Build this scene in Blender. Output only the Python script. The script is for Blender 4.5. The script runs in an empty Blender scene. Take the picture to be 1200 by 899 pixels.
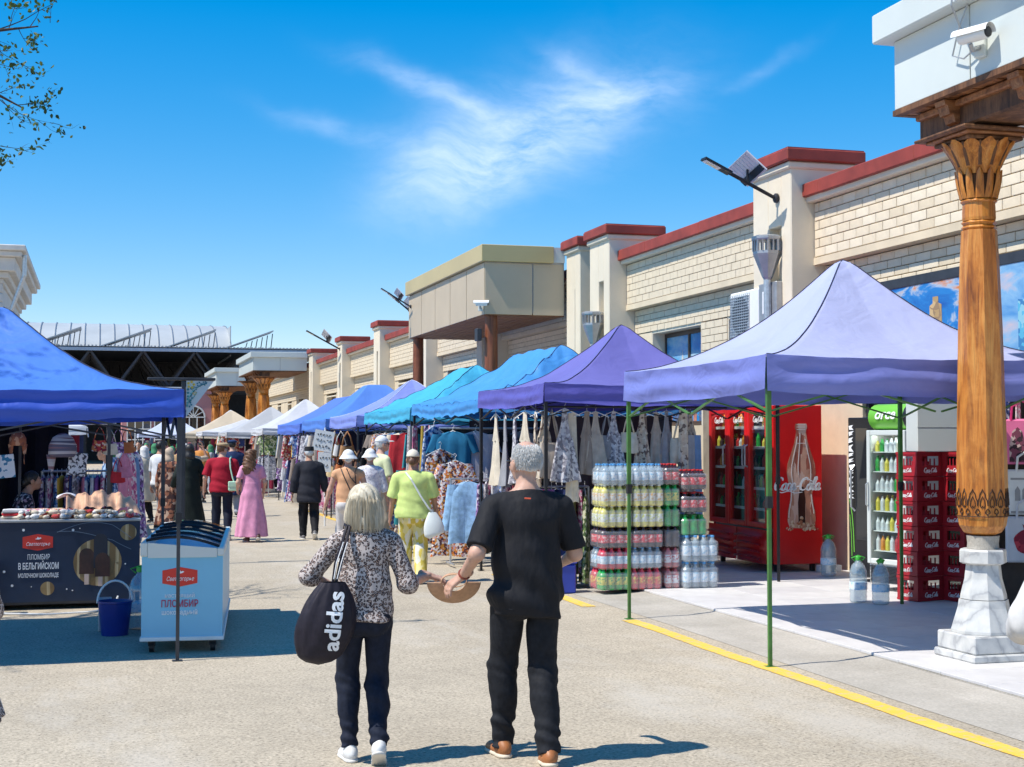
import bpy, bmesh, math, random
import numpy as np
from mathutils import Vector, Matrix, Euler

S = bpy.context.scene
COL = S.collection
R = math.radians
PI = math.pi
rng = random.Random(7)

# ------------------------------------------------------------------ camera
cam_d = bpy.data.cameras.new('camera')
cam_d.sensor_width = 36.0
cam_d.lens = 51.0
cam_d.clip_start = 0.1
cam_d.clip_end = 3000
cam = bpy.data.objects.new('camera', cam_d)
COL.objects.link(cam)
cam.location = (0, 0, 1.78)
cam.rotation_euler = (R(90 + 2.17), 0, R(-15.92))
S.camera = cam

# ------------------------------------------------------------------ world, sun, exposure
SUN_EL = R(58.5)
LIGHT_H = Vector((0.990, 0.135, 0)).normalized()      # the way the light travels over the ground
world = bpy.data.worlds.new('World')
S.world = world
world.use_nodes = True
wn, wl = world.node_tree.nodes, world.node_tree.links
wn.clear()

def wnode(t, **k):
    n = wn.new(t)
    for a, b in k.items():
        setattr(n, a, b)
    return n

sky = wnode('ShaderNodeTexSky', sky_type='NISHITA', sun_disc=False)
sky.sun_elevation = SUN_EL
sky.sun_rotation = math.atan2(-LIGHT_H.x, -LIGHT_H.y)
sky.altitude = 700
sky.air_density = 1.0
sky.dust_density = 0.12
sky.ozone_density = 2.2
hs = wnode('ShaderNodeHueSaturation')
hs.inputs['Hue'].default_value = 0.490
hs.inputs['Saturation'].default_value = 1.86
hs.inputs['Value'].default_value = 1.72
tint = wnode('ShaderNodeMixRGB', blend_type='MULTIPLY')
tint.inputs[0].default_value = 1.0
tint.inputs[2].default_value = (1.0, .945, 1.04, 1)
wl.new(sky.outputs[0], tint.inputs[1])
gam = wnode('ShaderNodeGamma')
gam.inputs['Gamma'].default_value = .72
wl.new(tint.outputs[0], gam.inputs['Color'])
wl.new(gam.outputs[0], hs.inputs['Color'])
tc = wnode('ShaderNodeTexCoord')

def vmath(op, a, b=None, out=0):
    n = wnode('ShaderNodeVectorMath', operation=op)
    for i, q in enumerate((a, b)):
        if q is None:
            continue
        if hasattr(q, 'is_output'):
            wl.new(q, n.inputs[i])
        else:
            n.inputs[i].default_value = q
    return n.outputs[out]

def smath(op, a, b=None, c=None, clamp=False):
    n = wnode('ShaderNodeMath', operation=op, use_clamp=clamp)
    for i, q in enumerate((a, b, c)):
        if q is None:
            continue
        if hasattr(q, 'is_output'):
            wl.new(q, n.inputs[i])
        else:
            n.inputs[i].default_value = q
    return n.outputs[0]

# one wispy cirrus cloud, placed by its bearing and height in the sky
def bearing(az, el):
    return (math.sin(az) * math.cos(el), math.cos(az) * math.cos(el), math.sin(el))
warp = wnode('ShaderNodeTexNoise')
warp.inputs['Scale'].default_value = 7.0
warp.inputs['Detail'].default_value = 5
wl.new(tc.outputs['Generated'], warp.inputs['Vector'])
wv = vmath('SCALE', vmath('SUBTRACT', warp.outputs['Color'], (.5, .5, .5)))
wv.node.inputs['Scale'].default_value = 0.07
dirw = vmath('ADD', tc.outputs['Generated'], wv)
CLOUD = []
def lobe(az, el, ra, re, tilt, gain):
    c = bearing(az, el)
    e1 = Vector((math.cos(az), -math.sin(az), 0))
    e2 = Vector(c).cross(e1) * -1
    a = e1 * math.cos(tilt) + e2 * math.sin(tilt)
    b = e2 * math.cos(tilt) - e1 * math.sin(tilt)
    dv = vmath('SUBTRACT', dirw, c)
    da = smath('DIVIDE', vmath('DOT_PRODUCT', dv, tuple(a), 1), ra)
    db = smath('DIVIDE', vmath('DOT_PRODUCT', dv, tuple(b), 1), re)
    r2 = smath('ADD', smath('MULTIPLY', da, da), smath('MULTIPLY', db, db))
    g = smath('MULTIPLY', smath('POWER', 2.718, smath('MULTIPLY', r2, -1.0)), gain)
    CLOUD.append(g)
AZ0 = R(15.92)
def lobe_px(x, y, rx, ry, tilt, gain):
    lobe(AZ0 + (x - 600) / 1700.0, (514 - y) / 1700.0, rx / 1700.0, ry / 1700.0, R(tilt), gain)
lobe_px(640, 150, 125, 52, 22, .95)
lobe_px(560, 205, 100, 36, 18, .9)
lobe_px(520, 122, 85, 14, -22, .55)
lobe_px(730, 112, 62, 22, 10, .6)
lobe_px(400, 165, 80, 12, -14, .30)
lobe_px(690, 80, 34, 9, -30, .35)
lobe_px(900, 85, 55, 8, 25, .16)
tot = CLOUD[0]
for g in CLOUD[1:]:
    tot = smath('ADD', tot, g)
st = wnode('ShaderNodeMapping')
st.inputs['Rotation'].default_value = (0, R(-22), R(-16))
st.inputs['Scale'].default_value = (9, 20, 30)
wl.new(dirw, st.inputs['Vector'])
fib = wnode('ShaderNodeTexNoise')
fib.inputs['Scale'].default_value = 1.6
fib.inputs['Detail'].default_value = 9
fib.inputs['Roughness'].default_value = .62
wl.new(st.outputs[0], fib.inputs['Vector'])
fm = smath('MULTIPLY_ADD', fib.outputs[0], 1.9, -0.38, clamp=True)
cmask = smath('MULTIPLY', smath('MULTIPLY', tot, fm), .74, clamp=True)
cm = wnode('ShaderNodeMixRGB')
wl.new(cmask, cm.inputs['Fac'])
wl.new(hs.outputs[0], cm.inputs[1])
cm.inputs[2].default_value = (6.6, 7.6, 9.4, 1)
bg = wnode('ShaderNodeBackground')
bg.inputs['Strength'].default_value = 0.115
wl.new(cm.outputs[0], bg.inputs['Color'])
wo = wnode('ShaderNodeOutputWorld')
wl.new(bg.outputs[0], wo.inputs['Surface'])

sun_d = bpy.data.lights.new('sun', 'SUN')
sun_d.energy = 4.3
sun_d.angle = R(0.53)
sun_d.color = (1.0, 0.95, 0.86)
sun = bpy.data.objects.new('sun', sun_d)
COL.objects.link(sun)
ld = Vector((LIGHT_H.x * math.cos(SUN_EL), LIGHT_H.y * math.cos(SUN_EL), -math.sin(SUN_EL)))
sun.rotation_euler = ld.to_track_quat('-Z', 'Y').to_euler()
sun.location = (-20, 0, 40)

S.view_settings.view_transform = 'Standard'
S.view_settings.look = 'None'
S.view_settings.exposure = 0.45
S.view_settings.gamma = 1.0
S.view_settings.use_curve_mapping = False
S.cycles.transparent_max_bounces = 24
S.cycles.max_bounces = 8

# ------------------------------------------------------------------ object helpers
def wmat(o):
    m = o.matrix_basis.copy()
    while o.parent:
        o = o.parent
        m = o.matrix_basis @ m
    return m

def tag(o, label=None, cat=None, group=None, kind=None):
    if label:
        o['label'] = label
    if cat:
        o['category'] = cat
    if group:
        o['group'] = group
    if kind:
        o['kind'] = kind
    return o

def thing(name, label, cat, loc=(0, 0, 0), rz=0.0, group=None):
    o = bpy.data.objects.new(name, None)
    o.empty_display_size = .1
    COL.objects.link(o)
    o.location = loc
    o.rotation_euler = (0, 0, rz)
    return tag(o, label, cat, group)

def link(name, me, parent=None, mats=None, loc=None, rot=None):
    o = bpy.data.objects.new(name, me)
    COL.objects.link(o)
    if parent is not None:
        o.parent = parent
    if loc is not None:
        o.location = loc
    if rot is not None:
        o.rotation_euler = rot
    if mats is not None:
        if not isinstance(mats, (list, tuple)):
            mats = [mats]
        if len(me.materials) == 0:
            for m in mats:
                me.materials.append(m)
        else:
            for i, m in enumerate(mats):
                if me.materials[i] is not m:
                    o.material_slots[i].link = 'OBJECT'
                    o.material_slots[i].material = m
    return o

def copy_tree(o, parent=None):
    c = o.copy()
    COL.objects.link(c)
    c.parent = parent
    for ch in list(o.children):
        copy_tree(ch, c)
    return c

class MB:
    def __init__(s):
        s.v, s.f, s.mi, s.cur = [], [], [], 0
    def add(s, vs, fs):
        o = len(s.v)
        s.v.extend([tuple(p) for p in vs])
        s.f.extend([tuple(i + o for i in q) for q in fs])
        s.mi.extend([s.cur] * len(fs))
        return s
    def box(s, a, b):
        x0, y0, z0 = a
        x1, y1, z1 = b
        vs = [(x0, y0, z0), (x1, y0, z0), (x1, y1, z0), (x0, y1, z0), (x0, y0, z1), (x1, y0, z1), (x1, y1, z1), (x0, y1, z1)]
        return s.add(vs, [(3, 2, 1, 0), (4, 5, 6, 7), (0, 1, 5, 4), (1, 2, 6, 5), (2, 3, 7, 6), (3, 0, 4, 7)])
    def bbox(s, a, b, e=.01):
        a, b = Vector(a), Vector(b)
        vs, ix = [], {}
        for i in range(8):
            c = Vector(((b if i & 1 else a).x, (b if i & 2 else a).y, (b if i & 4 else a).z))
            sg = Vector((-1 if i & 1 else 1, -1 if i & 2 else 1, -1 if i & 4 else 1))
            for ax in range(3):
                p = c.copy()
                for k in range(3):
                    if k != ax:
                        p[k] += sg[k] * e
                ix[i, ax] = len(vs)
                vs.append(p)
        fs = []
        for ax in range(3):
            k1, k2 = (ax + 1) % 3, (ax + 2) % 3
            for sd in (0, 1):
                q = []
                for u, w in ((0, 0), (1, 0), (1, 1), (0, 1)):
                    q.append(ix[(sd << ax) | (u << k1) | (w << k2), ax])
                fs.append(tuple(q if sd else q[::-1]))
            for u in (0, 1):
                for w in (0, 1):
                    i0 = (u << k1) | (w << k2)
                    i1 = i0 | (1 << ax)
                    q = [ix[i0, k1], ix[i1, k1], ix[i1, k2], ix[i0, k2]]
                    fs.append(tuple(q if u == w else q[::-1]))
        for i in range(8):
            q = [ix[i, 0], ix[i, 1], ix[i, 2]]
            if bin(i).count('1') % 2 == 0:
                q = q[::-1]
            fs.append(tuple(q))
        return s.add(vs, fs)
    def obox(s, c, size, m):
        h = Vector(size) / 2
        vs = []
        for z in (-1, 1):
            for x, y in ((-1, -1), (1, -1), (1, 1), (-1, 1)):
                vs.append(Vector(c) + m @ Vector((x * h.x, y * h.y, z * h.z)))
        return s.add(vs, [(3, 2, 1, 0), (4, 5, 6, 7), (0, 1, 5, 4), (1, 2, 6, 5), (2, 3, 7, 6), (3, 0, 4, 7)])
    def bar(s, a, b, w, h=None):
        a, b = Vector(a), Vector(b)
        d = b - a
        q = d.to_track_quat('Z', 'Y').to_matrix()
        return s.obox((a + b) / 2, (w, h or w, d.length), q)
    def tube(s, pts, rad, n=8, cap=True, closed=False):
        pts = [Vector(p) for p in pts]
        k = len(pts)
        if not hasattr(rad, '__len__'):
            rad = [rad] * k
        base = None
        vs, fs = [], []
        for i, p in enumerate(pts):
            if closed:
                d = pts[(i + 1) % k] - pts[i - 1]
            else:
                d = pts[min(i + 1, k - 1)] - pts[max(i - 1, 0)]
            d.normalize()
            if base is None:
                base = d.orthogonal().normalized()
            base = (base - d * base.dot(d))
            if base.length < 1e-6:
                base = d.orthogonal()
            base.normalize()
            b2 = d.cross(base)
            for j in range(n):
                t = 2 * PI * j / n
                vs.append(p + (base * math.cos(t) + b2 * math.sin(t)) * rad[i])
        rng_ = range(k) if closed else range(k - 1)
        for i in rng_:
            for j in range(n):
                a0, a1 = i * n + j, i * n + (j + 1) % n
                b0, b1 = ((i + 1) % k) * n + j, ((i + 1) % k) * n + (j + 1) % n
                fs.append((a0, a1, b1, b0))
        if cap and not closed:
            fs.append(tuple(range(n))[::-1])
            fs.append(tuple((k - 1) * n + j for j in range(n)))
        return s.add(vs, fs)
    def lathe(s, prof, n=16, c=(0, 0, 0), ph=0.0, sx=1, sy=1):
        vs, fs = [], []
        for r, z in prof:
            for j in range(n):
                t = ph + 2 * PI * j / n
                vs.append((c[0] + sx * r * math.cos(t), c[1] + sy * r * math.sin(t), c[2] + z))
        k = len(prof)
        for i in range(k - 1):
            for j in range(n):
                fs.append((i * n + j, i * n + (j + 1) % n, (i + 1) * n + (j + 1) % n, (i + 1) * n + j))
        fs.append(tuple(range(n))[::-1])
        fs.append(tuple((k - 1) * n + j for j in range(n)))
        return s.add(vs, fs)
    def prism(s, poly, d0, d1, ax='x'):
        n = len(poly)
        def P(u, v, d):
            return {'x': (d, u, v), 'y': (u, d, v), 'z': (u, v, d)}[ax]
        vs = [P(u, v, d0) for u, v in poly] + [P(u, v, d1) for u, v in poly]
        fs = [tuple(range(n))[::-1], tuple(range(n, 2 * n))]
        fs += [(i, (i + 1) % n, (i + 1) % n + n, i + n) for i in range(n)]
        return s.add(vs, fs)
    def grid(s, fn, nu, nv, wrap=False):
        vs = [fn(i / nu, j / nv) for i in range(nu + 1) for j in range(nv + 1)]
        w = nv + 1
        fs = [(i * w + j, (i + 1) * w + j, (i + 1) * w + j + 1, i * w + j + 1) for i in range(nu) for j in range(nv)]
        return s.add(vs, fs)
    def mesh(s, name, mats=None, smooth=False, fix=True):
        me = bpy.data.meshes.new(name)
        me.from_pydata(s.v, [], s.f)
        if mats is not None:
            for m in (mats if isinstance(mats, (list, tuple)) else [mats]):
                me.materials.append(m)
        me.polygons.foreach_set('material_index', s.mi)
        if fix:
            bm = bmesh.new()
            bm.from_mesh(me)
            bmesh.ops.recalc_face_normals(bm, faces=bm.faces)
            bm.to_mesh(me)
            bm.free()
        if smooth:
            me.polygons.foreach_set('use_smooth', [True] * len(me.polygons))
            if smooth != 'all':
                me.set_sharp_from_angle(angle=R(smooth if smooth is not True else 40))
        me.update()
        return me
    def build(s, name, mats, parent=None, world=False, smooth=False, loc=None, rot=None):
        if world and parent is not None:
            iv = wmat(parent).inverted()
            s.v = [tuple(iv @ Vector(p)) for p in s.v]
        return link(name, s.mesh(name, mats, smooth), parent, None, loc, rot)

def struct(o):
    o['kind'] = 'structure'
    return o

TEXT_CACHE = {}
def text(body, size, m, parent, loc, rot, name='lettering', extrude=.002, shear=0, bold=0, space=1.0, width=None, align='CENTER', height=None):
    key = (body, round(size, 4), extrude, shear, bold, space, width, align, height)
    me = TEXT_CACHE.get(key)
    if me is None:
        cu = bpy.data.curves.new('lettering', 'FONT')
        cu.body = body
        cu.size = size
        cu.extrude = extrude
        cu.shear = shear
        cu.offset = bold
        cu.space_character = space
        cu.resolution_u = 3
        cu.align_x = align
        cu.align_y = 'CENTER'
        ob = bpy.data.objects.new('lettering', cu)
        COL.objects.link(ob)
        dg = bpy.context.evaluated_depsgraph_get()
        me = bpy.data.meshes.new_from_object(ob.evaluated_get(dg))
        bpy.data.objects.remove(ob)
        me.materials.clear()
        if (width or height) and len(me.vertices):
            co = np.empty(len(me.vertices) * 3)
            me.vertices.foreach_get('co', co)
            co = co.reshape(-1, 3)
            if width:
                co[:, 0] *= width / (np.ptp(co[:, 0]) + 1e-9)
            if height:
                co[:, 1] *= height / (np.ptp(co[:, 1]) + 1e-9)
            me.vertices.foreach_set('co', co.ravel())
        TEXT_CACHE[key] = me
    return link(name, me, parent, m, loc, rot)

# ------------------------------------------------------------------ materials
MATS = {}
class NT:
    def __init__(s, name):
        s.m = bpy.data.materials.new(name)
        s.m.use_nodes = True
        s.n, s.l = s.m.node_tree.nodes, s.m.node_tree.links
        s.b = s.n['Principled BSDF']
        s.out = s.n['Material Output']
        s.tc = s.n.new('ShaderNodeTexCoord')
    def node(s, t, **k):
        n = s.n.new(t)
        for a, b in k.items():
            setattr(n, a, b)
        return n
    def put(s, sock, v):
        if hasattr(v, 'is_output'):
            s.l.new(v, sock)
        else:
            if hasattr(v, '__len__') and len(v) == 3 and sock.type == 'RGBA':
                v = (*v, 1)
            sock.default_value = v
    def map(s, scale=(1, 1, 1), rot=(0, 0, 0), src='Object'):
        n = s.node('ShaderNodeMapping')
        n.inputs['Scale'].default_value = scale
        n.inputs['Rotation'].default_value = rot
        s.l.new(s.tc.outputs[src], n.inputs['Vector'])
        return n.outputs[0]
    def noise(s, scale, detail=4, rough=.55, vec=None, out=0, dist=0):
        n = s.node('ShaderNodeTexNoise')
        n.inputs['Scale'].default_value = scale
        n.inputs['Detail'].default_value = detail
        n.inputs['Roughness'].default_value = rough
        n.inputs['Distortion'].default_value = dist
        s.l.new(vec if vec is not None else s.tc.outputs['Object'], n.inputs['Vector'])
        return n.outputs[out]
    def voro(s, scale, feature='F1', vec=None, out='Distance', rand=1.0):
        n = s.node('ShaderNodeTexVoronoi', feature=feature)
        n.inputs['Scale'].default_value = scale
        n.inputs['Randomness'].default_value = rand
        s.l.new(vec if vec is not None else s.tc.outputs['Object'], n.inputs['Vector'])
        return n.outputs[out]
    def ramp(s, fac, stops, interp='LINEAR'):
        n = s.node('ShaderNodeValToRGB')
        n.color_ramp.interpolation = interp
        el = n.color_ramp.elements
        while len(el) < len(stops):
            el.new(.5)
        for e, (p, c) in zip(el, stops):
            e.position = p
            e.color = (*c, 1) if hasattr(c, '__len__') else (c, c, c, 1)
        s.l.new(fac, n.inputs[0])
        return n.outputs[0]
    def mix(s, fac, a, b, mode='MIX'):
        n = s.node('ShaderNodeMixRGB', blend_type=mode)
        s.put(n.inputs[0], fac)
        s.put(n.inputs[1], a)
        s.put(n.inputs[2], b)
        return n.outputs[0]
    def math(s, op, a, b=0.0, clamp=False):
        n = s.node('ShaderNodeMath', operation=op, use_clamp=clamp)
        s.put(n.inputs[0], a)
        s.put(n.inputs[1], b)
        return n.outputs[0]
    def bump(s, h, strength=.3, dist=.01, nrm=None):
        n = s.node('ShaderNodeBump')
        n.inputs['Strength'].default_value = strength
        n.inputs['Distance'].default_value = dist
        s.l.new(h, n.inputs['Height'])
        if nrm is not None:
            s.l.new(nrm, n.inputs['Normal'])
        s.l.new(n.outputs[0], s.b.inputs['Normal'])
        return n.outputs[0]
    def base(s, c, rough=.6, metal=0, spec=.5):
        s.put(s.b.inputs['Base Color'], c)
        s.put(s.b.inputs['Roughness'], rough)
        s.put(s.b.inputs['Metallic'], metal)
        s.put(s.b.inputs['Specular IOR Level'], spec)
        return s

def mul(c, k):
    return tuple(min(1, max(0, x * k)) for x in c)

def mat(name, col, rough=.6, metal=0, var=.12, scale=5.0, bump=0, bscale=60, spec=.5, dist=.004, dirt=0):
    if name in MATS:
        return MATS[name]
    t = NT(name)
    c = col
    if var:
        c = t.ramp(t.noise(scale, 5, .6), [(.3, mul(col, 1 - var)), (.7, mul(col, 1 + var))])
    if dirt:
        c = t.mix(t.math('MULTIPLY', t.ramp(t.noise(scale * .6, 8, .7), [(.5, 0.), (.75, 1.)]), dirt), c, mul(col, .45))
    t.base(c, rough, metal, spec)
    if bump:
        t.bump(t.noise(bscale, 3), bump, dist)
    MATS[name] = t.m
    return t.m

def fabric(name, col, rough=.85, var=.1, fold=0.35, scale=9, weave=260, trans=0.0):
    if name in MATS:
        return MATS[name]
    t = NT(name)
    c = t.ramp(t.noise(scale, 4), [(.3, mul(col, 1 - var)), (.7, mul(col, 1 + var))])
    t.base(c, rough, 0, .25)
    n1 = t.bump(t.noise(7, 3, .5, t.map((1, 1, .45))), fold, .03)
    t.bump(t.noise(weave, 1), .25, .0015, n1)
    if trans:
        tr = t.node('ShaderNodeBsdfTranslucent')
        t.put(tr.inputs['Color'], mul(col, 1.15))
        ms = t.node('ShaderNodeMixShader')
        ms.inputs[0].default_value = trans
        t.l.new(t.b.outputs[0], ms.inputs[1])
        t.l.new(tr.outputs[0], ms.inputs[2])
        t.l.new(ms.outputs[0], t.out.inputs['Surface'])
    MATS[name] = t.m
    return t.m

def printed(name, cols, scale=14, bg=None, amount=.6, rough=.85, stretch=(1, 1, 1), warp=.06):
    """patterned cloth: irregular blotches of several colours"""
    if name in MATS:
        return MATS[name]
    t = NT(name)
    v = t.map(stretch)
    wn_ = t.noise(scale * .8, 3, .5, v, 1)
    vm = t.node('ShaderNodeVectorMath', operation='MULTIPLY_ADD')
    t.l.new(wn_, vm.inputs[0])
    vm.inputs[1].default_value = (warp,) * 3
    t.l.new(v, vm.inputs[2])
    cell = t.voro(scale, 'F1', vm.outputs[0], 'Color')
    sep = t.node('ShaderNodeSeparateColor')
    t.l.new(cell, sep.inputs[0])
    k = len(cols)
    c = t.ramp(sep.outputs[0], [((i + .0) / k, cols[i]) for i in range(k)], 'CONSTANT')
    if bg is not None:
        d = t.voro(scale, 'F1', vm.outputs[0], 'Distance')
        c = t.mix(t.ramp(d, [(amount * .55, 0.), (amount * .62, 1.)]), c, bg)
    t.base(c, rough, 0, .25)
    t.bump(t.noise(7, 3, .5), .3, .02)
    MATS[name] = t.m
    return t.m

def stripes(name, cols, scale=30, axis=0, rough=.85):
    if name in MATS:
        return MATS[name]
    t = NT(name)
    w = t.node('ShaderNodeTexWave', wave_type='BANDS', bands_direction='XYZ'[axis])
    w.inputs['Scale'].default_value = scale
    w.inputs['Distortion'].default_value = .6
    t.l.new(t.tc.outputs['Object'], w.inputs['Vector'])
    k = len(cols)
    c = t.ramp(w.outputs[1], [(i / k, cols[i]) for i in range(k)], 'CONSTANT')
    t.base(c, rough, 0, .25)
    t.bump(t.noise(7, 3, .5), .3, .02)
    MATS[name] = t.m
    return t.m

def clear(name, tint=(1, 1, 1), gloss=.12, rough=.02, body=0.0, bodycol=(.8, .85, .9)):
    """thin glass or plastic: see-through with a fresnel sheen"""
    if name in MATS:
        return MATS[name]
    t = NT(name)
    tr = t.node('ShaderNodeBsdfTransparent')
    t.put(tr.inputs['Color'], tint)
    gl = t.node('ShaderNodeBsdfGlossy')
    gl.inputs['Roughness'].default_value = rough
    ge = t.node('ShaderNodeNewGeometry')
    dt = t.node('ShaderNodeVectorMath', operation='DOT_PRODUCT')
    t.l.new(ge.outputs['Normal'], dt.inputs[0])
    t.l.new(ge.outputs['Incoming'], dt.inputs[1])
    cosv = t.math('ABSOLUTE', dt.outputs['Value'])
    schlick = t.math('POWER', t.math('SUBTRACT', 1.0, cosv, True), 5.0)
    fac = t.math('ADD', t.math('MULTIPLY', schlick, .9), gloss + .03, True)
    ms = t.node('ShaderNodeMixShader')
    t.l.new(fac, ms.inputs[0])
    t.l.new(tr.outputs[0], ms.inputs[1])
    t.l.new(gl.outputs[0], ms.inputs[2])
    res = ms.outputs[0]
    if body:
        t.base(bodycol, .25)
        m2 = t.node('ShaderNodeMixShader')
        m2.inputs[0].default_value = body
        t.l.new(res, m2.inputs[1])
        t.l.new(t.b.outputs[0], m2.inputs[2])
        res = m2.outputs[0]
    t.l.new(res, t.out.inputs['Surface'])
    MATS[name] = t.m
    return t.m

# ground materials
t = NT('asphalt')
big = t.ramp(t.noise(.22, 6, .62), [(.3, .80), (.7, 1.12)])
agg = t.mix(1, t.ramp(t.noise(48, 2, .7), [(.30, .52), (.44, .92), (.6, 1.05), (.74, 1.32)]), t.ramp(t.noise(24, 7, .8), [(.33, .70), (.47, .97), (.56, 1.03), (.7, 1.2)]), 'MULTIPLY')
crack = t.ramp(t.noise(1.3, 9, .72, None, 0, 1.2), [(.44, 1.), (.5, .80), (.56, 1.)])
pale = t.ramp(t.noise(.5, 8, .7, t.map((1, .35, 1))), [(.52, 0.), (.66, 1.)])
c = t.mix(1, (.485, .415, .315), big, 'MULTIPLY')
c = t.mix(1, c, agg, 'MULTIPLY')
c = t.mix(.5, c, crack, 'MULTIPLY')
c = t.mix(t.math('MULTIPLY', pale, .55), c, (.52, .48, .42))
stain = t.ramp(t.noise(.55, 7, .7, None, 0, .6), [(.60, 0.), (.72, 1.)])
c = t.mix(t.math('MULTIPLY', stain, .35), c, (.20, .175, .15))
spk = t.ramp(t.voro(24, 'F1'), [(.09, 1.), (.17, 0.)])
c = t.mix(t.math('MULTIPLY', spk, t.ramp(t.noise(1.6, 4), [(.35, .2), (.65, .95)])), c, (.10, .09, .08))
t.base(c, .9, 0, .25)
t.bump(t.noise(60, 4, .7), .35, .006)
MATS['asphalt'] = t.m

t = NT('gutter_concrete')
c = t.ramp(t.noise(1.1, 8, .65), [(.3, (.36, .33, .28)), (.7, (.50, .46, .40))])
c = t.mix(1, c, t.ramp(t.noise(50, 3, .7), [(.3, .78), (.7, 1.12)]), 'MULTIPLY')
t.base(c, .9, 0, .25)
t.bump(t.noise(35, 4, .7), .4, .006)
MATS['gutter'] = t.m

t = NT('paving_slab')
oi = t.node('ShaderNodeObjectInfo')
c = t.ramp(oi.outputs['Random'], [(0, (.56, .54, .54)), (.5, (.61, .59, .58)), (1, (.65, .63, .61))])
c = t.mix(1, c, t.ramp(t.noise(3.5, 8, .66), [(.3, .86), (.7, 1.06)]), 'MULTIPLY')
t.base(c, .55, 0, .4)
t.bump(t.noise(90, 2), .12, .002)
MATS['slab'] = t.m

t = NT('yellow_paint')
wear = t.ramp(t.noise(16, 8, .75), [(.38, 0.), (.5, 1.)])
c = t.mix(wear, (.50, .42, .28), t.ramp(t.noise(2.2, 4), [(.3, (.78, .46, .04)), (.7, (.86, .56, .08))]))
t.base(c, .75)
t.bump(t.noise(60, 4, .7), .35, .004)
MATS['yellow_paint'] = t.m

# building materials
t = NT('facing_brick')
oi = t.node('ShaderNodeObjectInfo')
c = t.ramp(oi.outputs['Random'], [(0, (.69, .57, .40)), (.5, (.75, .63, .46)), (1, (.79, .68, .51))])
c = t.mix(1, c, t.ramp(t.noise(7, 7, .7), [(.25, .86), (.7, 1.06)]), 'MULTIPLY')
t.base(c, .8, 0, .3)
t.bump(t.noise(80, 3), .25, .003)
MATS['facing_brick'] = t.m
MATS['stucco'] = mat('stucco', (.68, .56, .39), .9, var=.10, scale=1.6, bump=.35, bscale=45, dirt=.28)
MATS['stucco_smooth'] = mat('stucco_smooth', (.74, .65, .50), .85, var=.06, scale=1.2, bump=.2, bscale=70, dirt=.2)
MATS['mortar'] = mat('mortar', (.27, .22, .16), .95, var=.2, bump=.3)
MATS['red_cap'] = mat('red_cap', (.30, .045, .028), .6, var=.25, scale=2.2, bump=.15, bscale=12, dirt=.5)
MATS['beige_panel'] = mat('beige_panel', (.54, .43, .29), .42, var=.06, scale=.7, bump=.1, bscale=2, dirt=.18)
MATS['ochre_trim'] = mat('ochre_trim', (.52, .41, .19), .4, var=.06, scale=.8)
MATS['white_panel'] = mat('white_panel', (.62, .66, .63), .42, var=.04, scale=.8, dirt=.12)
MATS['white_paint'] = mat('white_paint', (.78, .78, .76), .5, var=.05, dirt=.15)
MATS['dark_frame'] = mat('dark_frame', (.06, .035, .025), .4, var=.2)
MATS['black_metal'] = mat('black_metal', (.022, .022, .026), .42, var=.25, metal=.3)
MATS['dark_steel'] = mat('dark_steel', (.05, .052, .06), .45, var=.25, metal=.4)
MATS['grey_metal'] = mat('grey_metal', (.42, .43, .44), .42, metal=.6, var=.15, dirt=.35)
MATS['galvanised'] = mat('galvanised', (.55, .57, .58), .38, metal=.7, var=.2, scale=12)
MATS['white_roof'] = mat('white_roof', (.42, .44, .45), .5, var=.08, scale=.4, dirt=.15)
MATS['pale_stone'] = mat('pale_stone', (.62, .60, .57), .8, var=.10, scale=1.2, bump=.35, bscale=12, dirt=.3)
MATS['pink_wall'] = mat('pink_wall', (.52, .24, .24), .85, var=.08, scale=.6)
MATS['dark_interior'] = mat('dark_interior', (.03, .028, .03), .8, var=.3)
t = NT('mirror_pane')
t.base(t.ramp(t.noise(.8, 3), [(.3, (.40, .50, .60)), (.7, (.50, .60, .70))]), .04, 1.0, .8)
t.bump(t.noise(1.3, 2), .03, .02)
MATS['mirror_pane'] = t.m
t = NT('dark_pane')
t.base((.02, .022, .026), .03, 0, .8)
MATS['dark_pane'] = t.m
clear('clear_pane', (.93, .97, .96), .03)
clear('door_pane', (.80, .86, .84), .05)

def wood(name, c0, c1, c2, scale=(14, 14, 1.6), rough=.42, crackle=.5):
    t = NT(name)
    v = t.map(scale)
    g = t.noise(1.0, 6, .62, v, 0, .8)
    c = t.ramp(g, [(.28, c0), (.5, c1), (.72, c2)])
    fine = t.ramp(t.noise(3.2, 3, .6, t.map((scale[0] * 2.2, scale[1] * 2.2, scale[2] * .8))), [(.36, .55), (.5, 1.)])
    c = t.mix(crackle, c, fine, 'MULTIPLY')
    blot = t.ramp(t.noise(2.3, 6, .7), [(.5, 0.), (.72, 1.)])
    c = t.mix(t.math('MULTIPLY', blot, .45), c, mul(c2, 1.25))
    t.base(c, rough, 0, .5)
    t.bump(g, .35, .008)
    MATS[name] = t.m
    return t.m
wood('varnished_wood', (.16, .040, .006), (.50, .17, .022), (.68, .32, .075), rough=.34)
wood('old_wood', (.035, .015, .008), (.13, .055, .022), (.26, .12, .05), (10, 10, 2), .7, .7)
wood('soffit_wood', (.10, .035, .012), (.26, .10, .035), (.40, .19, .08), (3, 18, 18), .6)
wood('post_wood', (.07, .018, .008), (.20, .055, .02), (.30, .10, .04), (12, 12, 1.2), .5)

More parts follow.
